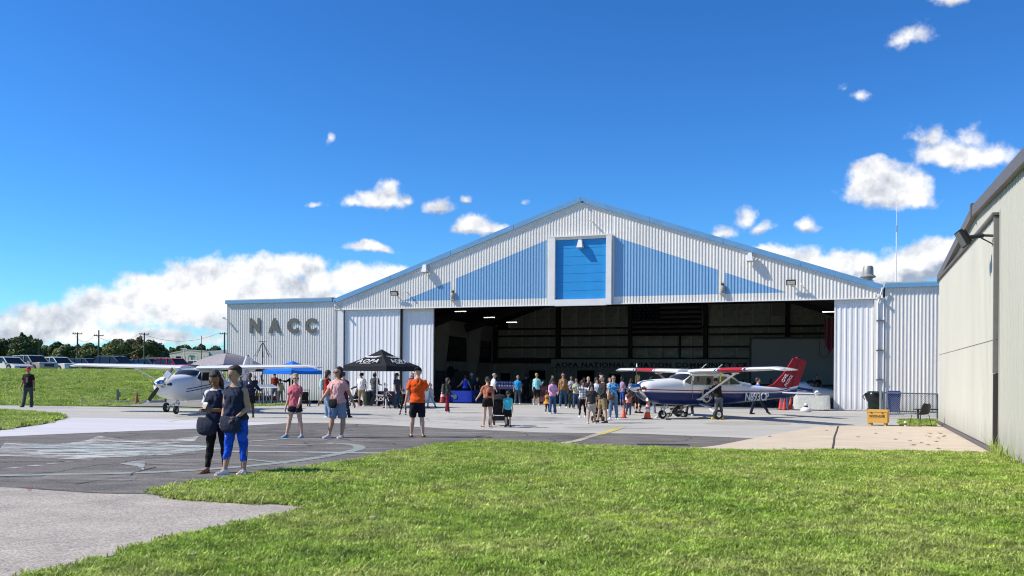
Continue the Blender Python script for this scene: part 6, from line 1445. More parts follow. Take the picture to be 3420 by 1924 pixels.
A('woman in a pale green top and jeans with a small red bag, hands together', 1924, 1366, 1267, 10, 'brown', ('black','bun'), ('tee',(.42,.45,.28)), ('pants',DEN), (.3,.2,.15), ((14,12,78),(14,12,78)), w=1.05, fem=True, armx=(20,34), glasses=True)
A('small boy in dark shirt and camouflage trousers behind the crowd', 1908, 1363, 1295, 5, 'tan', ('black','short'), ('tee',(.05,.07,.06)), ('wide',(.03,.035,.02),('noise',(.10,.10,.06),14)), (.3,.22,.15))
A('woman in a black and white plaid shirt shading her eyes with both hands', 1945, 1394, 1273, 8, 'tan', ('dark','curly'), ('long',(.60,.60,.58),('plaid',(.10,.11,.13),9)), ('leggings',BLK), (.75,.75,.75), ((72,26,112),(72,24,112)), ((4,5,2),(-4,5,2)), .98, fem=True, armx=(26,26), nod=8)
A('blonde woman in a black top looking down in the middle of the crowd', 1964, 1368, 1262, 0, 'light', ('blonde','bun'), ('jacket',(.02,.02,.03)), ('pants',BLK), (.1,.1,.1), fem=True, nod=22)
A('woman with long curly grey hair in a white top with raised hand', 1992, 1384, 1265, 2, 'light', ('dark','curly'), ('tee',(.66,.67,.72)), ('pants',BLK), (.5,.5,.5), ((20,10,60),(60,16,110)), fem=True, armx=(20,24))
A('boy with curly black hair in a black t-shirt with a purple print and pale shorts', 1975, 1415, 1286, -4, 'tan', ('black','curly'), ('tee',(.028,.028,.03)), ('shorts',(.42,.37,.30)), (.5,.55,.5), ((6,12,10),(6,10,18)), ((8,4,2),(-6,5,6)), 1.02, nod=14)
p35 = A('man in a black shirt and olive khaki shorts turned towards the boy', 2012, 1412, 1257, -66, 'tan', ('black','short'), ('long',(.028,.028,.032)), ('shorts',(.26,.20,.10)), (.06,.05,.04), ((14,8,38),(10,8,44)), ((8,4,2),(-8,4,6)), 1.06, nod=8)
p36 = A('woman in a blue tie-dye t-shirt, sunglasses and jeans carrying a brown bag', 2048, 1400, 1258, 4, 'tan', ('black','bob'), ('tee',(.03,.14,.42),('noise',(.16,.45,.62),8)), ('pants',(.12,.19,.30)), (.7,.7,.7), ((10,14,14),(16,22,128)), ((4,5,2),(-6,5,8)), 1.0, fem=True, glasses=True)
A('woman partly hidden behind the blue tie-dye shirt', 2036, 1372, 1265, 25, 'light', ('brown','bob'), ('tee',(.6,.58,.55)), ('pants',BLK), (.5,.5,.5), fem=True)
A('woman in a lavender sweater and blue leggings with a grey tote, facing right', 2078, 1358, 1262, 120, 'brown', ('black','bob'), ('long',(.34,.24,.40)), ('leggings',(.02,.07,.28)), (.3,.3,.35), ((24,8,30),(14,10,20)), fem=True)
A('woman with long black hair leaning over a stroller in the hangar shade', 2100, 1356, 1266, 110, 'brown', ('black','long'), ('tee',(.16,.15,.17)), ('pants',BLK), (.1,.1,.1), ((40,8,30),(40,8,30)), fem=True, bend=14)
A('small boy in a coral t-shirt and jeans seen from behind near the cone', 2099, 1387, 1306, 190, 'brown', ('black','short'), ('tee',(.72,.20,.14)), ('pants',DEN), (.18,.15,.13), ((4,12,8),(4,12,8)), ((-10,3,22),(4,3,2)))
A('woman with long blonde hair and all black clothes standing beside the propeller', 2130, 1380, 1256, 120, 'light', ('blonde','long'), ('long',(.02,.015,.02)), ('leggings',BLK), (.03,.03,.03), ((20,6,60),(20,6,60)), fem=True)
A('person in pale jeans behind the nose of the red-tailed aircraft', 2176, 1379, 1262, 160, 'brown', ('black','short'), ('tee',BLK), ('wide',(.28,.34,.38)), (.3,.35,.33), w=1.05, cap=(BLK,'front'))
A('person in dark trousers and white shoes on the far side of the fuselage', 2303, 1389, 1266, 150, 'tan', ('dark','short'), ('tee',(.05,.05,.06)), ('pants',(.05,.055,.06)), (.6,.6,.6))
A('person in a black top and grey trousers bending into the aircraft door', 2400, 1400, 1262, 195, 'tan', ('black','short'), ('long',(.012,.012,.014)), ('pants',(.13,.13,.14)), (.05,.05,.05), ((60,6,20),(60,6,20)), ((0,4,2),(0,4,2)), 1.0, 22, z0=1.62)
A('man in a royal blue shirt striding right behind the aircraft tail', 2531, 1384, 1262, 96, 'light', ('brown','short'), ('tee',(.03,.12,.50)), ('pants',(.015,.018,.035)), (.03,.03,.035), ((20,6,20),(-20,6,10)), ((30,2,4),(-26,2,10)))
A('woman in a white sun hat beyond the rear fuselage', 2452, 1354, 1266, 200, 'tan', ('black','bob'), ('tee',BLK), ('pants',BLK), (.1,.1,.1), fem=True, cap=((.66,.64,.6),'bucket'))
A('child with dark hair beyond the rear fuselage, right of the sun hat', 2480, 1352, 1272, 180, 'brown', ('black','short'), ('tee',BLK), ('pants',BLK), (.1,.1,.1))
A('person in black beyond the fuselage, just left of the blue-shirted man', 2517, 1352, 1267, 10, 'brown', ('dark','short'), ('tee',(.02,.02,.02)), ('pants',BLK), (.1,.1,.1))
A('person in blue jeans standing behind the red tail next to the cones', 2622, 1369, 1264, 170, 'tan', ('black','short'), ('tee',(.02,.02,.02)), ('pants',(.05,.11,.22)), (.12,.1,.1))
A('person with dark hair between the tail and the blue-shirted man', 2575, 1352, 1270, 20, 'brown', ('black','bob'), ('tee',(.03,.02,.02)), ('pants',BLK), (.1,.1,.1))
A('dark-haired man in black behind the small white aircraft in the hangar', 2730, 1352, 1254, 20, 'light', ('dark','short'), ('tee',(.012,.012,.014)), ('pants',BLK), (.1,.1,.1))
p51 = A('woman in red and navy jacket over white top behind the foreground pair', 833, 1394, 1251, 6, 'dark', ('black','bun'), ('jacket',(.02,.02,.045)), ('skirt',BLK), (.02,.02,.02), ((6,12,10),(-20,46,84)), w=1.14, fem=True, under=(.70,.71,.80))
A('man in a red plaid shirt and jean shorts under the blue canopy, seen from behind', 917, 1346, 1246, 176, 'tan', ('black','short'), ('long',(.28,.05,.03),('plaid',(.09,.02,.015),12)), ('shorts',(.15,.19,.22)), (.05,.05,.05), w=1.0, cap=(BLK,'front'))
A('boy in a cream vest over black sleeves under the blue canopy', 936, 1347, 1268, 170, 'brown', ('black','short'), ('long',(.42,.34,.19)), ('pants',GRY), (.6,.55,.55), ((8,14,20),(8,14,20)), w=1.1)
A('person in a dark uniform and cap under the right half of the blue canopy', 974, 1346, 1248, -30, 'tan', ('black','short'), ('long',BLK), ('pants',BLK), (.03,.03,.03), ((60,10,40),(10,12,20)), w=1.12, cap=(BLK,'front'))
A('small dark figure in front of the ribbed wall left of the tripod', 852, 1341, 1257, 40, 'brown', ('black','short'), ('long',(.04,.04,.05)), ('pants',BLK), (.05,.05,.05), w=.85)
A('person waving a hand behind the shoulder of the navy-top woman', 803, 1372, 1253, 10, 'brown', ('dark','short'), ('long',(.05,.07,.11)), ('pants',BLK), (.05,.05,.05), ((8,10,8),(64,24,120)))
A('woman in a white shirt with a dark strap behind the rust jacket', 1908, 1352, 1259, 0, 'brown', ('black','bob'), ('tee',(.38,.39,.45)), ('pants',BLK), (.1,.1,.1), fem=True)
A('dark-haired person directly behind the pink sweatshirt', 1846, 1356, 1257, 20, 'brown', ('black','bun'), ('long',(.06,.06,.07)), ('pants',BLK), (.1,.1,.1), fem=True)
A('tall man with a light face behind the black-shirted man', 2006, 1362, 1249, 0, 'light', ('black','short'), ('tee',(.03,.03,.03)), ('pants',BLK), (.1,.1,.1), cap=(BLK,'back'))
A('dark-haired visitor in black between the plaid shirt and the blonde woman', 1950, 1352, 1262, 30, 'brown', ('black','bob'), ('tee',(.03,.025,.03)), ('pants',BLK), (.1,.1,.1), fem=True)
A('woman in a dark red top in the shade left of the poster board', 1652, 1343, 1260, 30, 'brown', ('black','bob'), ('tee',(.05,.02,.02)), ('pants',BLK), (.1,.1,.1), fem=True)
A('seated-height child behind the lavender sweater in the shade', 2112, 1352, 1275, 170, 'brown', ('black','short'), ('tee',(.04,.04,.05)), ('pants',BLK), (.1,.1,.1))
# printed panels on shirts (flat print lies on the shirt)
def print_on(p, x0, x1, z0, z1, yoff, col, pat=None):
    k = p['k']; q = MB(); n = 5
    for j in range(n+1):
        x = x0+(x1-x0)*j/n; y = -(yoff - abs(x)**2*3.0)
        for z in (z0, z1): q.v.append(tuple(p['S'](p['Uu']((x*k, y*k, z*k)))))
    for j in range(n): q.f.append((2*j,2*j+2,2*j+3,2*j+1)); q.m.append(0)
    return q.build('shirt_print', cloth('print_%.2f_%.2f_%.2f' % col, col, *(pat or ())), p['o'])
print_on(p3, -.028, .030, .62, .745, .088, (.50,.22,.16), ('noise',(.16,.06,.14),9))
# ---------------------------------------------------------------- parked vehicles on the bank
def carpaint(name, col): return mat('car_'+name, col, .25, var=.02, coat=.8, metal=.0)
def car(px, pybase, dep, col, cname, label, length=4.7, h=1.75, kind='suv', head=-38, rails=False):
    c = D(px, 1230, dep); z = gz(c.x, c.y) ; o = thing('parked_car', label, 'car', (c.x,c.y,z), radians(head), 'vehicles parked along the top of the grass bank')
    paint = carpaint(cname, col); L2 = length/2; w = .93; zb = .32; zh = h*.56; nose = {'suv':.62,'sedan':.48,'van':.6}[kind]*h*.98
    # side outline of the body (front towards +x)
    body = [(-L2,zb+.15),(-L2+.02,zh*.95),(-L2+.12,zh+.04),(L2*.36,zh+.03),(L2*.90,nose),(L2,nose-.18),(L2+.02,zb+.12),(L2-.12,zb),(-L2+.1,zb)]
    body = [tuple(b_) for b_ in smooth_pts(body[:7],3)] + body[7:]; n = len(body); q = MB(); rr = []
    for y, s in ((-w,.0),(-w+.06,1),(w-.06,1),(w,.0)):
        rr.append([(x*(.985 if s == 0 else 1), y, (zt-.04 if s == 0 and zt > .5 else zt)) for x,zt in body])
    q.loft(rr); q.build('body', paint, o, smooth=35, recalc=True)
    # cabin
    rf = (-L2+.55 if kind == 'sedan' else -L2+.22); pr = (-L2+1.15, L2*.10) if kind == 'sedan' else (-L2+.42, L2*.10)
    cab = [(rf-.1 if kind!='sedan' else rf,zh),(pr[0]-.12,h-.22),(pr[0]+.12,h-.03),(pr[1]-.1,h),(pr[1]+.12,h-.08),(L2*.47,zh)]
    q = MB(); q.loft([[(x+(0 if z<h-.2 else 0), y*(1 if z < h-.2 else .86), z) for x,z in cab] for y in (-w+.07,w-.07)]); q.build('window_glass', mat('car_glass', (.012,.015,.018), .12, var=0, spec=.35), o, recalc=True)
    q = MB(); q.loft([[(pr[0]-.06,y,h-.07),(pr[0]+.05,y,h+.0),(0,y,h+.035),(pr[1]+.02,y,h+.015),(pr[1]+.12,y,h-.05)] for y in (-w*.80,w*.80)]); q.build('roof', paint, o, recalc=True)
    q = MB()
    for s in (-1,1):
        for (x0,z0),(x1,z1),t_ in (((cab[0][0],zh),(pr[0],h-.04),.16),((L2*.47,zh),(pr[1]+.02,h-.02),.07),((-.25,zh),(-.25,h-.02),.10),((-L2+1.15,zh),(-L2+1.05,h-.02),.10)):
            q.bar((x0,s*(w-.065),z0),(x1,s*(w*.86-.055),z1),.05,t_)
        if rails: q.bar((pr[0]+.1,s*w*.68,h+.09),(pr[1]-.2,s*w*.68,h+.09),.05,.05)
    q.build('pillar', paint, o)
    for s in (-1,1): q = MB(); q.box(L2*.33,L2*.42,s*(w+.10)-.1,s*(w+.10)+.1,zh+.02,zh+.18); q.build('wing_mirror', paint, o)
    q = MB(); q.box(L2-.02,L2+.045,-.48,.48,nose-.42,nose-.16); q.build('grille', m_blk, o)
    for s in (-1,1): q = MB(); q.add([(L2-.32,s*.93,nose-.30),(L2+.035,s*.62,nose-.32),(L2+.03,s*.60,nose-.16),(L2-.30,s*.925,nose-.12)], [(0,1,2,3) if s < 0 else (3,2,1,0)]); q.build('headlight', m_chr, o)
    for x in (-L2+.85, L2-.9):
        for s in (-1,1):
            wo = put('wheel', None, o, loc=(x,s*(w-.10),.34)); q = MB(); q.tube((0,-.12,0),(0,.12,0),.345,n=18); q.build('tyre', m_tyre, wo); q = MB(); q.tube((0,-.13,0),(0,.13,0),.20,n=12); q.build('rim', m_chr, wo)
    q = MB()
    for x in (-L2+.85, L2-.9): q.tube((x,-w-.004,.36),(x,w+.004,.36),.41,n=16)
    q.build('wheel_arch', m_blk, o)
    return o
car(32,1232,84,(.62,.62,.60),'white','white sedan cut by the left picture edge',4.6,1.42,'sedan',-30)
car(112,1232,86,(.40,.37,.29),'champagne','champagne coloured four-wheel drive with black grille at the front of the row',4.8,1.62,'suv',-30)
car(196,1232,91,(.66,.66,.63),'ivory','white four-wheel drive partly behind the champagne one',4.7,1.56,'suv',-30)
car(298,1228,94,(.045,.05,.06),'graphite','dark graphite estate left of the big black vehicle',4.7,1.48,'suv',-26)
car(393,1228,91,(.02,.03,.03),'black','big black four-wheel drive with silver roof rails',5.4,1.66,'suv',-26,rails=True)
car(470,1226,100,(.05,.11,.26),'blue','blue hatchback behind the black four-wheel drive bonnet',4.3,1.50,'sedan',-26)
car(508,1226,97,(.02,.03,.06),'midnight','dark blue sedan between the blue hatchback and the red vehicle',4.5,1.55,'suv',-26)
car(585,1228,91,(.42,.022,.03),'red','bright red hatchback above the nose of the white aircraft',4.6,1.52,'suv',-30)
car(545,1228,113,(.25,.06,.05),'brick','brick red vehicle behind the bright red hatchback',4.6,1.9,'suv',-30)
car(672,1226,99,(.60,.60,.60),'silver','white sedan half hidden by the grey and lime canopy',4.5,1.45,'sedan',-30)

# ---------------------------------------------------------------- canopies
def canopy(px, py, label, col, accent, half, zap, zv, val, rz, near_px=None, center=None, name='pop_up_canopy', dome=False, legs=True, under=None):
    c = center; o = thing(name, label, 'canopy', c, rz, 'pop-up canopies'); m = cloth('canopy_%.2f_%.2f' % (col[0],col[2]), col)
    cor = [(-half,-half),(half,-half),(half,half),(-half,half)]
    for i in range(4):
        (x0,y0),(x1,y1) = cor[i], cor[(i+1)%4]; q = MB(); N_ = 8
        for j in range(N_+1):
            f = j/N_; sag = (1-f)*f*(.0 if dome else -.42)*(zap-zv-val)*.6 + (.35*(zap-zv-val)*4*f*(1-f)*.5 if dome else 0)
            for t in range(7):
                g = t/6; x = (x0+(x1-x0)*g)*(1-f); y = (y0+(y1-y0)*g)*(1-f); q.v.append((x,y,zv+val+(zap-zv-val)*f+sag-.05*sin(pi*g)*(1-f)))
        for j in range(N_):
            for t in range(6): q.f.append((j*7+t,j*7+t+1,(j+1)*7+t+1,(j+1)*7+t)); q.m.append(1 if (accent and j == 0) else (2 if accent and j >= N_-1 else 0))
        pn = q.build('roof_panel', [m, cloth('canopy_accent', accent or col), cloth('canopy_accent', accent or col)], o, smooth=60)
        q = MB()
        for t in range(7):
            g = t/6; x, y = x0+(x1-x0)*g, y0+(y1-y0)*g; k = 1+.004*sin(t*2.3); q.v += [(x,y,zv+val-.05*sin(pi*g)),(x*k*1.003,y*k*1.003,zv)]
        for t in range(6): q.f.append((2*t,2*t+1,2*t+3,2*t+2)); q.m.append(0)
        q.build('valance', cloth('canopy_accent', accent) if accent else m, o)
    if legs:
        for x,y in cor: q = MB(); q.box(x*.975-.022,x*.975+.022,y*.975-.022,y*.975+.022,0,zv+val-.02); q.box(x*.975-.05,x*.975+.05,y*.975-.05,y*.975+.05,0,.012); q.build('leg', m_wht, o)
        q = MB()
        for i in range(4):
            (x0,y0),(x1,y1) = cor[i], cor[(i+1)%4]; xm, ym = (x0+x1)/2, (y0+y1)/2
            q.bar((x0*.97,y0*.97,zv+.05),(xm*.97,ym*.97,zv-.15+val),.02,.03); q.bar((x1*.97,y1*.97,zv+.05),(xm*.97,ym*.97,zv-.15+val),.02,.03)
        q.build('truss', m_gal, o)
    return o
def wings_logo(parent, M, w):
    lo = put('wings_logo', None, parent); q = MB(); T = []
    for s in (-1,1):
        for i in range(5):
            z0 = .10*w*(.5-i*.22); q.add([(s*.05*w,z0,0),(s*.50*w*(1-.11*i),z0+.05*w-i*.012*w,0),(s*.47*w*(1-.11*i),z0+.028*w-i*.012*w,0),(s*.05*w,z0-.014*w,0)], [(0,1,2,3) if s < 0 else (3,2,1,0)])
    q.add([(cos(t)*.055*w, sin(t)*.07*w, 0) for t in [2*pi*i/10 for i in range(10)]], [tuple(range(10))])
    q.v = [tuple(M @ Vector(v)) for v in q.v]; return q.build('feathers', m_wht, lo)
# black canopy: corners from the picture
def tentfit(pl, pn, pr, depth, zv):
    """three corner columns -> centre, half size, turn"""
    d = depth; a = D(pn, 1240, d); return a
cc_ = D(1274,1300,47.0); cx = Vector((cc_.x,cc_.y,0)); half = 1.37; rz = radians(-30)
T1 = canopy(0,0,'black pop-up canopy with white lettering and wings on its roof',(.018,.019,.022),None,half,2.98,1.85,.28,rz,center=cx)
for f, (ax, nrm) in (('front',((1,0,0),(0,-1))),('side',((0,1,0),(1,0)))):
    rise = 2.98-2.13; L_ = half; slope = Vector((-nrm[0]*L_, -nrm[1]*L_, rise)).normalized(); ax = Vector(ax); nn = ax.cross(slope)
    for t_, z_, fit, fr in (('A O P A',.30,(.95,.20),0),):
        base = Vector((nrm[0]*L_, nrm[1]*L_, 2.13)) + slope*.36 + nn*.05
        text_obj('AOPA', 1, m_wht, T1, frameM(base, ax, slope), fit=(1.34,.34), off=.005, space=1.12, shear=.15, name='canopy_lettering', ext=.004)
        b2 = Vector((nrm[0]*L_, nrm[1]*L_, 2.13)) + slope*.72 + nn*.07
        wings_logo(T1, frameM(b2, ax, slope), 1.15)
        b3 = Vector((nrm[0]*L_, nrm[1]*L_, 2.13)) + slope*.14 + nn*.04; q = MB(); q.box(-.42,.30,-.012,.012,-.002,.002); q.v = [tuple(frameM(b3, ax, slope) @ Vector(v)) for v in q.v]; q.build('small_print', m_wht, T1)
# blue canopy
c_ = D(977,1300,52); T2 = canopy(0,0,'bright blue pop-up canopy behind the white wing',(.012,.16,.62),None,1.16,2.42,1.66,.22,radians(-34),center=Vector((c_.x,c_.y,0)))
c_ = D(757,1300,53); T3 = canopy(0,0,'grey domed canopy with lime green trim behind the white aircraft',(.30,.27,.28),(.42,.62,.12),1.62,2.88,1.80,.20,radians(-33),center=Vector((c_.x,c_.y,0)), dome=True)

# ---------------------------------------------------------------- tables, bins and gear near the canopies
def table(label, c, rz, w, d, h, col, name='covered_table', group='cloth-covered tables'):
    o = thing(name, label, 'table', c, rz, group); m = cloth('cover_%.2f_%.2f_%.2f' % col, col)
    q = MB(); n = 28; top = []; bot = []
    for i in range(n):
        t = 2*pi*i/n; x = w/2*max(-1,min(1,1.35*cos(t))); y = d/2*max(-1,min(1,1.35*sin(t))); top.append((x,y,h)); k = 1.02+.03*sin(i*2.6); bot.append((x*k,y*(k+.04),.06))
    q.loft([bot,[(x*1.005,y*1.005,h-.02) for x,y,z in top],top]); q.build('tablecloth', m, o, smooth=50); return o
t1 = table('black table cover with a white logo under the black canopy', Vector((G(1275,1357).x, G(1275,1357).y+.9, 0)), radians(-18), 1.83,.76,.78,(.012,.013,.03))
text_obj('AOPA', 1, m_wht, t1, frameM((.1,-.47,.36), (1,0,0), (0,0,1)), fit=(.85,.20), off=.03, name='table_lettering', ext=.004)
wings_logo(t1, frameM((.1,-.47,.56), (1,0,0), (0,0,1)), .8)
g_ = G(1538,1347); t2 = table('royal blue covered table with round green emblems just inside the hangar', Vector((g_.x, g_.y+.5, 0)), radians(-24), 1.7,.7,.74,(.01,.035,.30))
for x_, y_, ax in ((-.2,-.40,(1,0,0)),(.90,0,(0,1,0))):
    q = MB(); q.add([(cos(t)*.13,sin(t)*.13,0) for t in [2*pi*i/16 for i in range(16)]],[tuple(range(16))]); q.v = [tuple(frameM((x_,y_,.38), ax, (0,0,1)) @ Vector(v)) for v in q.v]; q.build('round_emblem', mat('emblem_green', (.05,.12,.06), .7), t2)
g_ = G(2714,1371); t4 = table('white cloth-covered table holding small parts in front of the small aircraft', Vector((g_.x, g_.y+.15, 0)), radians(-20), 1.75,.7,.76,(.60,.59,.52))
tp = t4.location
def local(t, x, y, z): return t.matrix_basis @ Vector((x,y,z))
bpy.context.view_layer.update()
o = thing('helmet', 'white helmet with dark visor on the white cloth table', 'helmet', local(t4,.25,0,.76)); q = MB(); q.sph((0,0,.13),.13,.15,.14); q.build('shell', m_wht, o, smooth=60); q = MB(); q.sph((-.02,-.08,.12),.115,.09,.06); q.build('visor', m_blk, o, smooth=60)
q = MB(); q.tube((0,0,0),(0,0,.24),.05,.045); q.tube((0,0,.24),(0,0,.30),.018); q.build('bottle', mat('clear_bottle', (.6,.65,.75), .2), None, label='clear water bottle standing on the aircraft stabiliser side of the white table', cat='bottle', loc=local(t4,-.75,0,.76))
g_ = G(2692,1376); o = thing('garden_gnome_buoy', 'round white domed unit with a dark band on the floor by the white table', 'equipment', g_); o.name = 'white_drum'
q = MB(); q.lathe([(.22,0),(.27,.06),(.25,.16),(.16,.22),(.02,.24)], n=16); q.build('base', m_wht, o, smooth=60); q = MB(); q.lathe([(.09,.24),(.10,.28),(.08,.30)], n=12); q.build('band', m_blk, o); q = MB(); q.sph((0,0,.36),.09,.09,.08); q.build('dome', m_wht, o, smooth=60)
g_ = G(2762,1372); q = MB(); q.sph((0,0,.17),.2,.16,.19); q.build('red_bag', cloth('dark_red_bag', (.16,.01,.02)), None, label='dark red bag on the floor at the right end of the white table', cat='bag', loc=g_)
g_ = G(2720,1367); q = MB(); q.box(-.75,.75,-.04,.04,.16,.19); q.box(-.7,.0,-.2,.2,.0,.15); q.build('dark_cart', mat('brown_shelf', (.10,.05,.035), .7), None, label='low dark cart under the white cloth table', cat='cart', loc=g_+Vector((-.2,.5,0)), rot=(0,0,-UA))

def cone(px, py, h, label, band, col=(.72,.09,.015), base=(.012,.012,.012)):
    g_ = G(px,py); o = thing('traffic_cone', label, 'cone', g_, 0, 'traffic cones'); r0, r1 = h*.19, h*.035; m = mat('cone_%.2f_%.2f' % (col[0],col[1]), col, .6, var=.08)
    q = MB(); q.box(-h*.27,h*.27,-h*.27,h*.27,0,h*.045); q.build('base', mat('cone_base_%.2f' % base[0], base, .8), o)
    zs = [.045,.40,.55,.64,.76,1.0] if band else [.045,1.0]
    for i, (a, c) in enumerate(zip(zs, zs[1:])):
        ra, rc = (r0+(r1-r0)*(z-.045)/.955 for z in (a,c)); q = MB(); q.tube((0,0,a*h),(0,0,c*h-.0),ra,rc,n=16); q.build('reflective_band' if band and i in (1,3) else 'cone_section', m_wht if band and i in (1,3) else m, o, smooth=40)
    q = MB(); q.tube((0,0,h),(0,0,h*1.03),r1,r1*.8,n=12); q.build('tip', m, o); return o
cone(2162,1400,.74,'tall orange cone with two white bands in front of the propeller',True)
cone(2084,1396,.47,'small bright red-orange cone beside the blue tie-dye woman',False,(.80,.07,.015))
cone(457,1349,.68,'faded orange-brown cone on the grass left of the white aircraft',False,(.36,.13,.06),(.22,.08,.05))
cone(1478,1346,.95,'tall red cone with white band just inside the left of the hangar',True,(.5,.04,.02))
cone(2608,1368,.72,'dark orange-red cone left of the person in jeans behind the tail',False,(.6,.04,.02)); cone(2620,1370,.62,'orange-red cone directly behind the person in jeans',False,(.6,.04,.02)); cone(2640,1368,.66,'bright red-orange cone at the left end of the white table',False,(.78,.06,.02))
# sign post by the grass
g_ = G(393,1343); o = thing('sign_post', 'grey metal post with a small square box beside the grass bank', 'post', g_); q = MB(); q.box(-.05,.05,-.05,.05,0,.72); q.build('post', mat('grey_post', (.15,.15,.14), .7), o); q = MB(); q.box(.055,.13,-.06,.06,.28,.56); q.build('box', MATS['grey_post'], o)
# discone antenna on a mast, tripod with model wing
g_ = G(876,1352); o = thing('discone_antenna', 'black spider-legged antenna on a mast in front of the ribbed wall', 'antenna', (g_.x,g_.y,0)); d_ = g_.y; ztop = D(878,1141,d_).z; zs = D(878,1190,d_).z
q = MB(); q.tube((0,0,0),(0,0,ztop),.025); q.build('mast', m_blk, o); q = MB()
for i in range(8): a_ = 2*pi*i/8+.2; q.tube((0,0,ztop-.03),(cos(a_)*.48,sin(a_)*.48,zs-.05),.011,n=5)
q.build('cone_rods', m_blk, o); q = MB()
for i in range(4): a_ = pi*i/4; q.tube((-cos(a_)*.24,-sin(a_)*.24,ztop),(cos(a_)*.24,sin(a_)*.24,ztop),.009,n=5)
q.build('disc_rods', m_blk, o)
o = thing('tripod', 'tall silver and black tripod standing in front of the ribbed wall', 'tripod', (g_.x,g_.y-.3,0)); ha = D(876,1250,d_).z
for (x,y),m__ in zip(((-.36,-.35),(.34,-.1),(.20,-.42),(.50,.35)),(m_gal,m_blk,m_blk,m_gal)): q = MB(); q.tube((0,0,ha),(x,y,0),.022); q.build('leg', m__, o)
g2 = D(885,1293,d_-1.0); o = thing('model_wing', 'white curved wing section on a stand between the tripod legs', 'wing', (g2.x,g2.y,0)); q = MB(); q.prism([(-.75,g2.z-.09),(-.40,g2.z+.12),(.35,g2.z+.16),(.75,g2.z-.02)], lambda x,z:(x,-.12,z), lambda x,z:(x,.12,z)); q.build('skin', m_pw, o, recalc=True); q = MB(); q.tube((-.3,0,0),(-.3,0,g2.z),.02); q.tube((.35,0,0),(.35,0,g2.z),.02); q.build('stand', m_gal, o)
for px,w_,lb,cc in ((862,.85,'long dark red tool case on the ground behind the tripod',(.16,.012,.012)),(905,.75,'dark red tool case on the ground under the blue canopy',(.19,.02,.015)),(843,.3,'short red case at the left of the long one',(.22,.03,.02))):
    c_ = G(px,1343); q = MB(); q.box(-w_/2,w_/2,-.2,.2,0,.36); q.box(-w_/2-.01,w_/2+.01,-.21,.21,.30,.33); o = thing('tool_case', lb, 'case', c_, 0, 'red cases on the ground'); q.build('case_body', mat('case_%.2f'%cc[0], cc, .6, var=.1), o); q = MB(); q.bar((-.12,0,.39),(.12,0,.39),.03,.03); q.build('handle', m_blk, o)
c_ = G(871,1325); q = MB(); q.sph((0,0,0),.17,.12,.11); q.build('yellow_pouch', cloth('yellow_cloth', (.66,.44,.02)), None, label='yellow cloth bundle on the dark red case', cat='bundle', loc=Vector((G(866,1343).x,G(866,1343).y,.45)))
c_ = G(1025,1346); q = MB(); q.loft([[(x,y,z) for y,z in ((-.3,0),(.3,0),(.2,.10+.05*sin(x*4)),(-.2,.10+.06*sin(x*3)))] for x in (-.9,-.5,0,.5,.9)]); q.build('black_tarp', cloth('tarp_black', (.012,.012,.014)), None, label='crumpled black tarp lying along the wall foot', cat='tarp', loc=(c_.x,c_.y+.4,0), rot=(0,0,-UA))
c_ = G(1228,1355); o = thing('trash_bin', 'dark green barrel bin beside the table under the black canopy', 'bin', (c_.x,c_.y+.2,0)); q = MB(); q.lathe([(.24,0),(.29,.74),(.31,.76),(.30,.78),(.05,.78)], n=18); q.build('barrel', mat('bin_green', (.01,.045,.035), .5), o, smooth=40); q = MB(); q.lathe([(.30,.781),(.28,.84),(.06,.86)], n=14); q.build('liner', m_wht, o, smooth=50)
# strollers
def stroller(px, py, rz, label, s=1.0, hood=True):
    o = thing('stroller', label, 'stroller', G(px,py), rz, 'strollers'); k = s
    fm = MB()
    for y in (-.22,.22): fm.tube((-.42*k,y*k,1.0*k),(.40*k,y*k,.16*k),.016*k,n=6); fm.tube((.15*k,y*k,.55*k),(-.32*k,y*k,.14*k),.016*k,n=6)
    fm.tube((-.42*k,-.22*k,1.0*k),(-.42*k,.22*k,1.0*k),.02*k,n=6); fm.tube((-.32*k,-.24*k,.14*k),(-.32*k,.24*k,.14*k),.014*k,n=6); fm.build('frame', m_blk, o)
    q = MB(); q.loft([[(x*k,y*k,z*k) for x,z in ((-.20,.86),(-.12,.40),(.30,.34),(.36,.42),(.02,.50),(-.08,.88))] for y in (-.20,.20)]); q.build('seat', cloth('stroller_black', (.015,.015,.017)), o, recalc=True)
    if hood:
        q = MB(); rr = []
        for i in range(7): a_ = radians(95+(-5+i*20)-60); rr.append([(-.05*k+cos(a_)*.36*k, y*k, .72*k+sin(a_)*.34*k*(1-.25*(abs(y)/.22)**3)) for y in (-.22,-.16,0,.16,.22)])
        q.loft(rr, close=False, capsf=False); q.build('hood', MATS['stroller_black'] if 'stroller_black' in MATS else cloth('stroller_black', (.015,.015,.017)), o, smooth=60)
    q = MB(); q.box(-.30*k,.22*k,-.19*k,.19*k,.18*k,.32*k); q.build('basket', cloth('stroller_black', (.015,.015,.017)), o)
    for x,y,r_ in ((-.32,-.27,.13),(-.32,.27,.13),(.40,-.24,.10),(.40,.24,.10)):
        w_ = put('wheel', None, o, loc=(x*k,y*k,r_*k)); q = MB(); q.tube((0,-.025,0),(0,.025,0),r_*k,n=16); q.build('tyre', m_tyre, w_); q = MB(); q.tube((0,-.028,0),(0,.028,0),r_*k*.55,n=10); q.build('hub', m_gal, w_)
    return o
stroller(1668,1422,radians(82),'large black stroller pushed away from the camera by the terracotta-top woman',1.0)
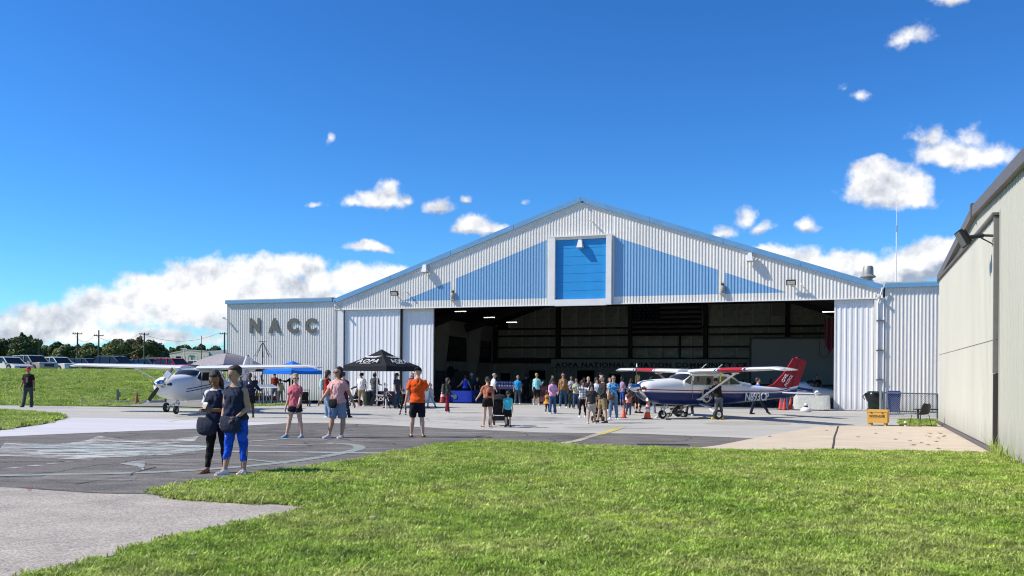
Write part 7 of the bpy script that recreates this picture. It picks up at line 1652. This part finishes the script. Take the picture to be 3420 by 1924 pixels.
c_ = p21['up'](.16,-.25,.60); o = thing('diaper_bag', 'dark patterned bag with an orange toy hung on the stroller handle', 'bag', (G(1672,1420).x-.02,G(1672,1420).y-.42,.72)); q = MB(); q.sph((0,0,0),.17,.09,.11); q.build('bag_body', cloth('bag_navy_white', (.03,.04,.09), 'noise', (.5,.5,.5), 16), o, smooth=60); q = MB(); q.sph((.08,-.08,-.04),.045); q.build('orange_toy', mat('toy_orange', (.8,.22,.01), .5), o, smooth=60)
stroller(1187,1356,radians(205),'black stroller with hood beside the man in the white polo',1.0)
stroller(2262,1393,radians(160),'dark stroller seen under the belly of the red-tailed aircraft',.85)
stroller(1998,1405,radians(75),'small dark stroller half hidden behind the boy with the purple print',.7, False)
stroller(2112,1366,radians(150),'dark stroller in the hangar shade behind the coral t-shirt boy',.9)
stroller(1017,1357,radians(110),'light push cart with a black handle behind the rose t-shirt woman',.85, False)
# bags and carried things
ph = (p1['hand'][0]+p1['hand'][1])/2 + Vector((0,-.02,.05)); o = thing('phone', 'dark phone with a pale edge held by the woman with long black hair', 'phone', ph, radians(-20)); q = MB(); q.box(-.045,.045,-.006,.006,-.03,.09); q.v=[tuple(Matrix.Rotation(radians(-35),3,'X')@Vector(v)) for v in q.v]; q.build('case', m_blk, o); q = MB(); q.box(-.035,.035,-.009,-.0062,.055,.085); q.v=[tuple(Matrix.Rotation(radians(-35),3,'X')@Vector(v)) for v in q.v]; q.build('camera_strip', m_wht, o)
k1 = p1['up']; bag(k1(-.07,-.075,.46), radians(-15), .40,.30,.17,(.022,.026,.045),'large slouchy navy pouch at the hip of the woman with the phone', [k1(-.07,-.02,.56),k1(-.10,-.07,.80)])
k2 = p2['up']; bag(k2(.015,-.125,.47), radians(-15), .40,.27,.13,(.022,.028,.050),'navy front pouch with the sleeveless-top woman\'s hands in it', None)
k5 = p5['up']; bag(k5(-.01,-.125,.49), radians(-22), .26,.23,.07,(.012,.012,.014),'small black crossbody bag on the light pink t-shirt woman', [k5(-.04,-.13,.56),k5(-.045,-.10,.70),k5(-.03,-.085,.80)])
k5b = [k5(.06,-.12,.55),k5(.09,-.09,.60)]
backpack(p7,(.45,.66,.60),'mint green backpack worn by the young man in the red sweatshirt'); backpack(p16,(.06,.07,.05),'dark green backpack worn by the boy in red plaid trousers', (.09,.11,.07), 1.05); backpack(p21,(.42,.15,.09),'small terracotta backpack with dark tab on the woman pushing the stroller', (.07,.01,.01), .72)
k36 = p36['up']; bag(k36(-.06,-.10,.50), 0, .24,.22,.08,(.14,.07,.04),'brown leather shoulder bag on the blue tie-dye t-shirt woman', [k36(-.05,-.09,.56),k36(-.10,-.04,.80)])
h36 = p36['hand'][0]; bag(h36+Vector((-.05,0,-.12)), 0, .22,.26,.12,(.07,.03,.02),'dark brown bag hanging low from the hand of the tie-dye t-shirt woman', None)
k25 = p25['up']; bag(k25(.05,.08,.52), radians(168), .22,.20,.06,(.02,.025,.05),'dark sling bag across the back of the aqua sweater woman', [k25(.04,.075,.58),k25(-.03,.075,.78)])
for hnd, lb, m__ in ((p3['hand'][0],'small white object in the hand of the red-capped man',m_wht),(p3['hand'][1],'black phone in the hand of the red-capped man',m_blk)):
    q = MB(); q.box(-.035,.035,-.012,.012,-.06,.05); q.build('handheld', m__, None, label=lb, cat='handheld', loc=hnd+Vector((0,-.03,-.02)))
# poster board and clutter inside
g_ = HA+U*HP(1686,1348,2.0)[0]+V*2.0; g_.z = 0; o = thing('poster_board', 'navy poster board covered with pale drawings on an easel in the hangar', 'board', g_, -UA)
z1 = HP(1686,1272,2)[1]; z0 = HP(1686,1300,2)[1]; q = MB(); q.box(-.62,.62,-.02,.02,z0,z1); q.build('panel', mat('board_navy', (.02,.022,.09), .7), o)
for i in range(14):
    q = MB(); x = -.52+(i%7)*.17; z = z1-.10-(i//7)*.18; q.box(x-.05,x+.05,-.025,-.021,z-.05,z+.04); q.build('drawing', mat('drawing_%d' % (i%3), [(.3,.3,.42),(.24,.24,.36),(.36,.34,.40)][i%3], .8), o)
q = MB()
for x in (-.4,.4): q.tube((x,-.05,0),(x*.7,0,z0+.3),.015)
q.tube((0,.4,0),(0,0,z0+.3),.015); q.build('easel', m_blk, o)
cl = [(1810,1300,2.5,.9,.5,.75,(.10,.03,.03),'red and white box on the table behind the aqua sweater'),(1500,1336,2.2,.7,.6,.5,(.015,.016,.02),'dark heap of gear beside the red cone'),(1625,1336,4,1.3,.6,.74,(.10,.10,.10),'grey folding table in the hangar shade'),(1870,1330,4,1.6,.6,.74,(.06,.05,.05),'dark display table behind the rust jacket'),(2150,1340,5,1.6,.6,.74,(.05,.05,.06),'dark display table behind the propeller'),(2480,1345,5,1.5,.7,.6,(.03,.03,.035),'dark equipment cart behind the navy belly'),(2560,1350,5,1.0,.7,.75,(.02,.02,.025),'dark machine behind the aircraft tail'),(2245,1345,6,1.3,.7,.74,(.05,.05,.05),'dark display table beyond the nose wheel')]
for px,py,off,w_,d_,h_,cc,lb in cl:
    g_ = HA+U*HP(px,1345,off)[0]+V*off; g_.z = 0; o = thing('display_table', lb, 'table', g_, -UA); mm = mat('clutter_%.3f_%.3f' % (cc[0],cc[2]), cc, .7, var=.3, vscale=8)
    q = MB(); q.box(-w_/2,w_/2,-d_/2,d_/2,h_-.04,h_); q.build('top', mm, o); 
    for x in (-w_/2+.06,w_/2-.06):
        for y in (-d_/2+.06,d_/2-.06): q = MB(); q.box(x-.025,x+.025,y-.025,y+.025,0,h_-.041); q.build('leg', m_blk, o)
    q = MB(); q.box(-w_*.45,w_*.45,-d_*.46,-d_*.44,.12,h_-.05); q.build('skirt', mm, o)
for px,z_,lb,cc in ((1790,.0,'white box standing on the floor under the hangar table',(.30,.30,.30)),(1820,.76,'red framed box on the table at the back of the crowd',(.25,.05,.04)),(1590,.0,'pale blue crate on the floor behind the black-clad visitor',(.10,.14,.18))):
    g_ = HA+U*HP(px,1345,2.4)[0]+V*2.4; q = MB(); q.box(-.2,.2,-.15,.15,0,.3); q.box(-.21,.21,-.16,.16,.22,.25); q.build('storage_box', mat('sbox_%.2f'%cc[0], cc, .7), None, label=lb, cat='box', loc=(g_.x,g_.y,z_), rot=(0,0,-UA))
g_ = HA+U*HP(1505,1345,7)[0]+V*7; o = thing('floor_fan', 'big round black fan on a stand inside the left wall', 'fan', (g_.x,g_.y,0)); q = MB(); q.lathe([(.38,-.08),(.40,0),(.38,.08),(.05,.10)], c=(0,0,1.9), n=20, axis=Vector((1,-.5,0)).normalized()); q.build('cage', m_blk, o); q = MB(); q.tube((0,0,0),(0,0,1.6),.03); q.box(-.3,.3,-.3,.3,0,.05); q.build('stand', m_blk, o)
for px,w_,lb in ((1487,1.3,'tall grey cabinet against the left inner wall'),(1538,1.1,'second grey cabinet further in along the left inner wall')):
    off = 10 if px < 1500 else 13; t_ = HP(px,1300,off)[0]; g_ = HA+U*t_+V*off; o = thing('cabinet', lb, 'cabinet', (g_.x,g_.y,0), -UA, 'cabinets along the inner wall'); q = MB(); q.box(-w_/2,w_/2,-.3,.3,0,2.0); q.build('cabinet_body', mat('cabinet_grey', (.12,.115,.12), .6), o); q = MB(); q.box(-.01,.01,-.31,-.301,.05,1.95); q.build('door_line', m_blk, o)

# ---------------------------------------------------------------- right side: bins, fence, chest, chair
def wheelie(px, py, label, col, rz, lidopen=False, wm=.60, hh=1.05):
    o = thing('wheelie_bin', label, 'bin', G(px,py), rz, 'wheeled trash bins'); m = mat('bin_%.2f_%.2f' % (col[1],col[2]), col, .5, var=.06); w = wm/2
    q = MB(); q.loft([[(-w*.75,-.26,.06),(w*.75,-.26,.06),(w*.75,.26,.06),(-w*.75,.26,.06)],[(-w*.95,-.34,hh*.9),(w*.95,-.34,hh*.9),(w*.95,.34,hh*.9),(-w*.95,.34,hh*.9)]]); q.box(-w,w,-.36,.36,hh*.9,hh*.94)
    for z in (.35,.62): q.box(-w*.35,w*.35,-.33,-.29,z*hh,z*hh+.02)
    q.build('bin_body', m, o, recalc=True)
    q = MB(); q.loft([[(-w,-.36,hh*.945),(w,-.36,hh*.945),(w,.38,hh*.945),(-w,.38,hh*.945)],[(-w*.85,-.28,hh*1.02),(w*.85,-.28,hh*1.02),(w*.85,.34,hh*1.02),(-w*.85,.34,hh*1.02)]]); q.build('lid', m, o, recalc=True)
    for s in (-1,1): q = MB(); q.tube((s*w*.75,.28,.13),(s*w*.95,.28,.13),.13,n=14); q.build('wheel', m_tyre, o)
    return o
b1 = wheelie(2919,1384,'dark green wheeled bin with a black bag hanging over its rim',(.012,.028,.016),radians(-20),wm=.62,hh=1.05)
q = MB(); n = 16; rr = []
for z,f in ((1.0,1.05),(.92,1.16),(.78,1.14),(.66,1.02),(.60,.98)): rr.append([(cos(2*pi*i/n)*.34*f*(1+.05*sin(i*3.1+z*9)), sin(2*pi*i/n)*.38*f*(1+.05*sin(i*2.3+z*7)), z) for i in range(n)])
q.loft(rr, capsf=False); bg_ = q.build('bin_bag', mat('black_bag', (.012,.012,.014), .3, var=.2), b1, smooth=50)
q = MB(); q.tube((-.36,-.1,.98),(-.50,-.15,.80),.025); q.tube((-.50,-.15,.80),(-.40,-.2,.68),.02); q.build('bag_tie', MATS['black_bag'], b1)
wheelie(2985,1381,'blue wheeled bin standing behind the chain link fence',(.012,.03,.16),radians(-20),wm=.62,hh=1.06)
# fence: two thick posts, top rail, woven mesh
fd = thing('chain_link_fence', 'galvanised chain link fence between the two hangars', 'fence', (0,0,0))
fy = 38.0; 
def FP(px, py): return D(px, py, fy + (px-2960)*.003)
p_l, p_r = FP(2955,1312), FP(3132,1316)
zb_ = .05
for px in (2942,2951): a_ = FP(px,1306); q = MB(); q.tube((a_.x,a_.y,0),(a_.x,a_.y,a_.z),.055 if px<2950 else .05); q.build('post', mat('fence_galv', (.30,.32,.32), .45, .3), fd)
a_ = FP(3131,1316); q = MB(); q.tube((a_.x,a_.y,0),(a_.x,a_.y,a_.z),.035); q.build('post', MATS['fence_galv'], fd)
q = MB(); q.tube(p_l, p_r, .028); q.build('top_rail', MATS['fence_galv'], fd); 
q = MB(); Lf = (p_r-p_l).length; zt_ = min(p_l.z,p_r.z)-.02; st = .085; i = -int(zt_/st)-1
ux = (p_r-p_l).normalized(); ux.z = 0
while i*st < Lf:
    for sg in (1,-1):
        # wires at 45 degrees clipped to the panel
        x0, z0, x1, z1 = i*st, zb_, i*st+(zt_-zb_), zt_
        if sg < 0: x0, x1 = x1, x0
        pts = []
        a, c = Vector((x0,z0)), Vector((x1,z1)); d_ = c-a; t0_, t1_ = 0.0, 1.0
        for k_ in (0,):
            if d_.x > 0: t0_, t1_ = max(t0_, -a.x/d_.x), min(t1_, (Lf-a.x)/d_.x)
            else: t0_, t1_ = max(t0_, (Lf-a.x)/d_.x), min(t1_, -a.x/d_.x)
        if t1_ > t0_+.01:
            a2, c2 = a+d_*t0_, a+d_*t1_
            q.tube(Vector((p_l.x,p_l.y,0))+ux*a2.x+Vector((0,0,a2.y)), Vector((p_l.x,p_l.y,0))+ux*c2.x+Vector((0,0,c2.y)), .0065, n=3, caps=False)
    i += 1
q.build('wire_mesh', MATS['fence_galv'], fd, kind='stuff')
# yellow chest on feet
gl, gn, gr = G(2912,1422), G(2963,1423), G(3000,1422); m_yel = mat('chest_yellow', (.62,.34,.06), .5, var=.05, vscale=3)
wd = (gl-gn).length; dirx = (gn-gl).normalized(); dp = 0.85; rz = atan2(dirx.y,dirx.x)-radians(14)
o = thing('storage_chest', 'yellow job-site chest with black stencilled lettering on the beige pad', 'chest', gn, rz)
W_ = .66; D_ = .62; z1_ = 1.65-(1370-hor(2960))*(gn.y/F) ; z1_ = CH-(1370-hor(2960))*gn.y/F
q = MB(); q.box(-W_,0,0,D_,.10,z1_*.42); q.box(-W_+.004,-.004,.004,D_-.004,z1_*.42,z1_*.44); q.box(-W_,0,0,D_,z1_*.44,z1_*.86); q.build('chest_body', m_yel, o)
q = MB(); q.box(-W_-.012,.012,-.012,D_+.012,z1_*.865,z1_); q.build('lid', m_yel, o)
for x,y in ((-W_+.04,.03),(-.12,.03),(-W_+.04,D_-.11),(-.12,D_-.11)): q = MB(); q.box(x,x+.08,y,y+.08,0,.10); q.build('foot', m_yel, o)
q = MB(); q.box(.001,.012,.08,D_-.08,z1_*.50,z1_*.76); q.build('side_panel', m_yel, o)
for x in (-W_+.14,-.16): q = MB(); q.box(x-.02,x+.02,-.018,-.001,z1_*.78,z1_*.84); q.build('lock', m_blk, o)
text_obj('CHOCKS & ROPES', 1, mat('stencil_black', (.03,.025,.02), .7, var=0), o, frameM((-W_/2-.01,-.004,z1_*.60), (1,0,0), (0,0,1)), fit=(W_*.80,.085), off=.02, ext=.002, name='stencil_lettering')
# black shell chair facing away, cup beside it
g_ = G(3075,1425); o = thing('plastic_chair', 'black shell chair with thin metal legs standing at the edge of the beige pad', 'chair', g_, radians(205))
k = 1.0; q = MB(); rr = []
for y,z,w_ in ((-.22,.44,.20),(.0,.42,.22),(.18,.44,.22),(.24,.56,.23),(.28,.72,.21),(.30,.80,.13)): rr.append([(x*w_,y-abs(x)**2*.05,z+abs(x)**2*.03) for x in (-1,-.6,0,.6,1)]+[(x*w_,y+.02-abs(x)**2*.05,z+abs(x)**2*.03-.015) for x in (1,.6,0,-.6,-1)])
q.loft(rr); q.build('seat_shell', m_blk, o, smooth=50, recalc=True)
for s in (-1,1):
    q = MB(); q.tube((s*.20,-.20,.42),(s*.25,-.26,.02),.011,n=6); q.tube((s*.25,-.26,.02),(s*.25,.24,.02),.011,n=6); q.tube((s*.25,.24,.02),(s*.20,.16,.42),.011,n=6); q.build('leg_frame', m_blk, o)
g_ = G(3024,1425); o = thing('drink_cup', 'white drink cup with dark sleeve standing on the pad left of the chair', 'cup', g_); q = MB(); q.tube((0,0,0),(0,0,.06),.033,.036); q.tube((0,0,.12),(0,0,.17),.04,.043); q.tube((0,0,.17),(0,0,.19),.046,.044); q.build('cup', m_wht, o); q = MB(); q.tube((0,0,.06),(0,0,.12),.0375,.041); q.build('sleeve', mat('cup_sleeve', (.05,.05,.05), .7), o)
# low bench behind the chair
a_ = FP(3030,1388); q = MB(); q.bar((FP(3020,1384).x,37.2,.42),(FP(3128,1384).x,37.2,.42),.25,.04); bn = thing('low_bench', 'long low dark bench behind the fence by the ribbed wall', 'bench', (0,0,0)); q.build('seat', m_steel, bn)
for px in (3030,3120): q = MB(); x_ = FP(px,1384).x; q.box(x_-.02,x_+.02,37.15,37.25,0,.40); q.build('leg', m_steel, bn)
# small things on the ground
g_ = G(97,1641); q = MB(); q.box(-.02,.03,-.015,.015,0,.006); q.build('litter', mat('litter_red', (.7,.06,.1), .7), None, label='tiny pink-red scrap of litter on the old path at left', cat='litter', loc=g_+Vector((0,0,.02)))
for i,(a,c) in enumerate(((1960,1808),(2120,1763),(1245,1741),(2230,1765),(640,1870),(2960,1660))):
    q = MB(); q.sph((0,0,0),.035+.01*(i%3),.028,.018,n=7,m=4); q.build('stone', mat('pale_stone', (.42,.36,.27), .9, var=.2), None, label='small pale stone or earth crumb lying in the near lawn', cat='stone', group='small stones in the near lawn', loc=G(a,c)+Vector((0,0,.045)))
finish_people()
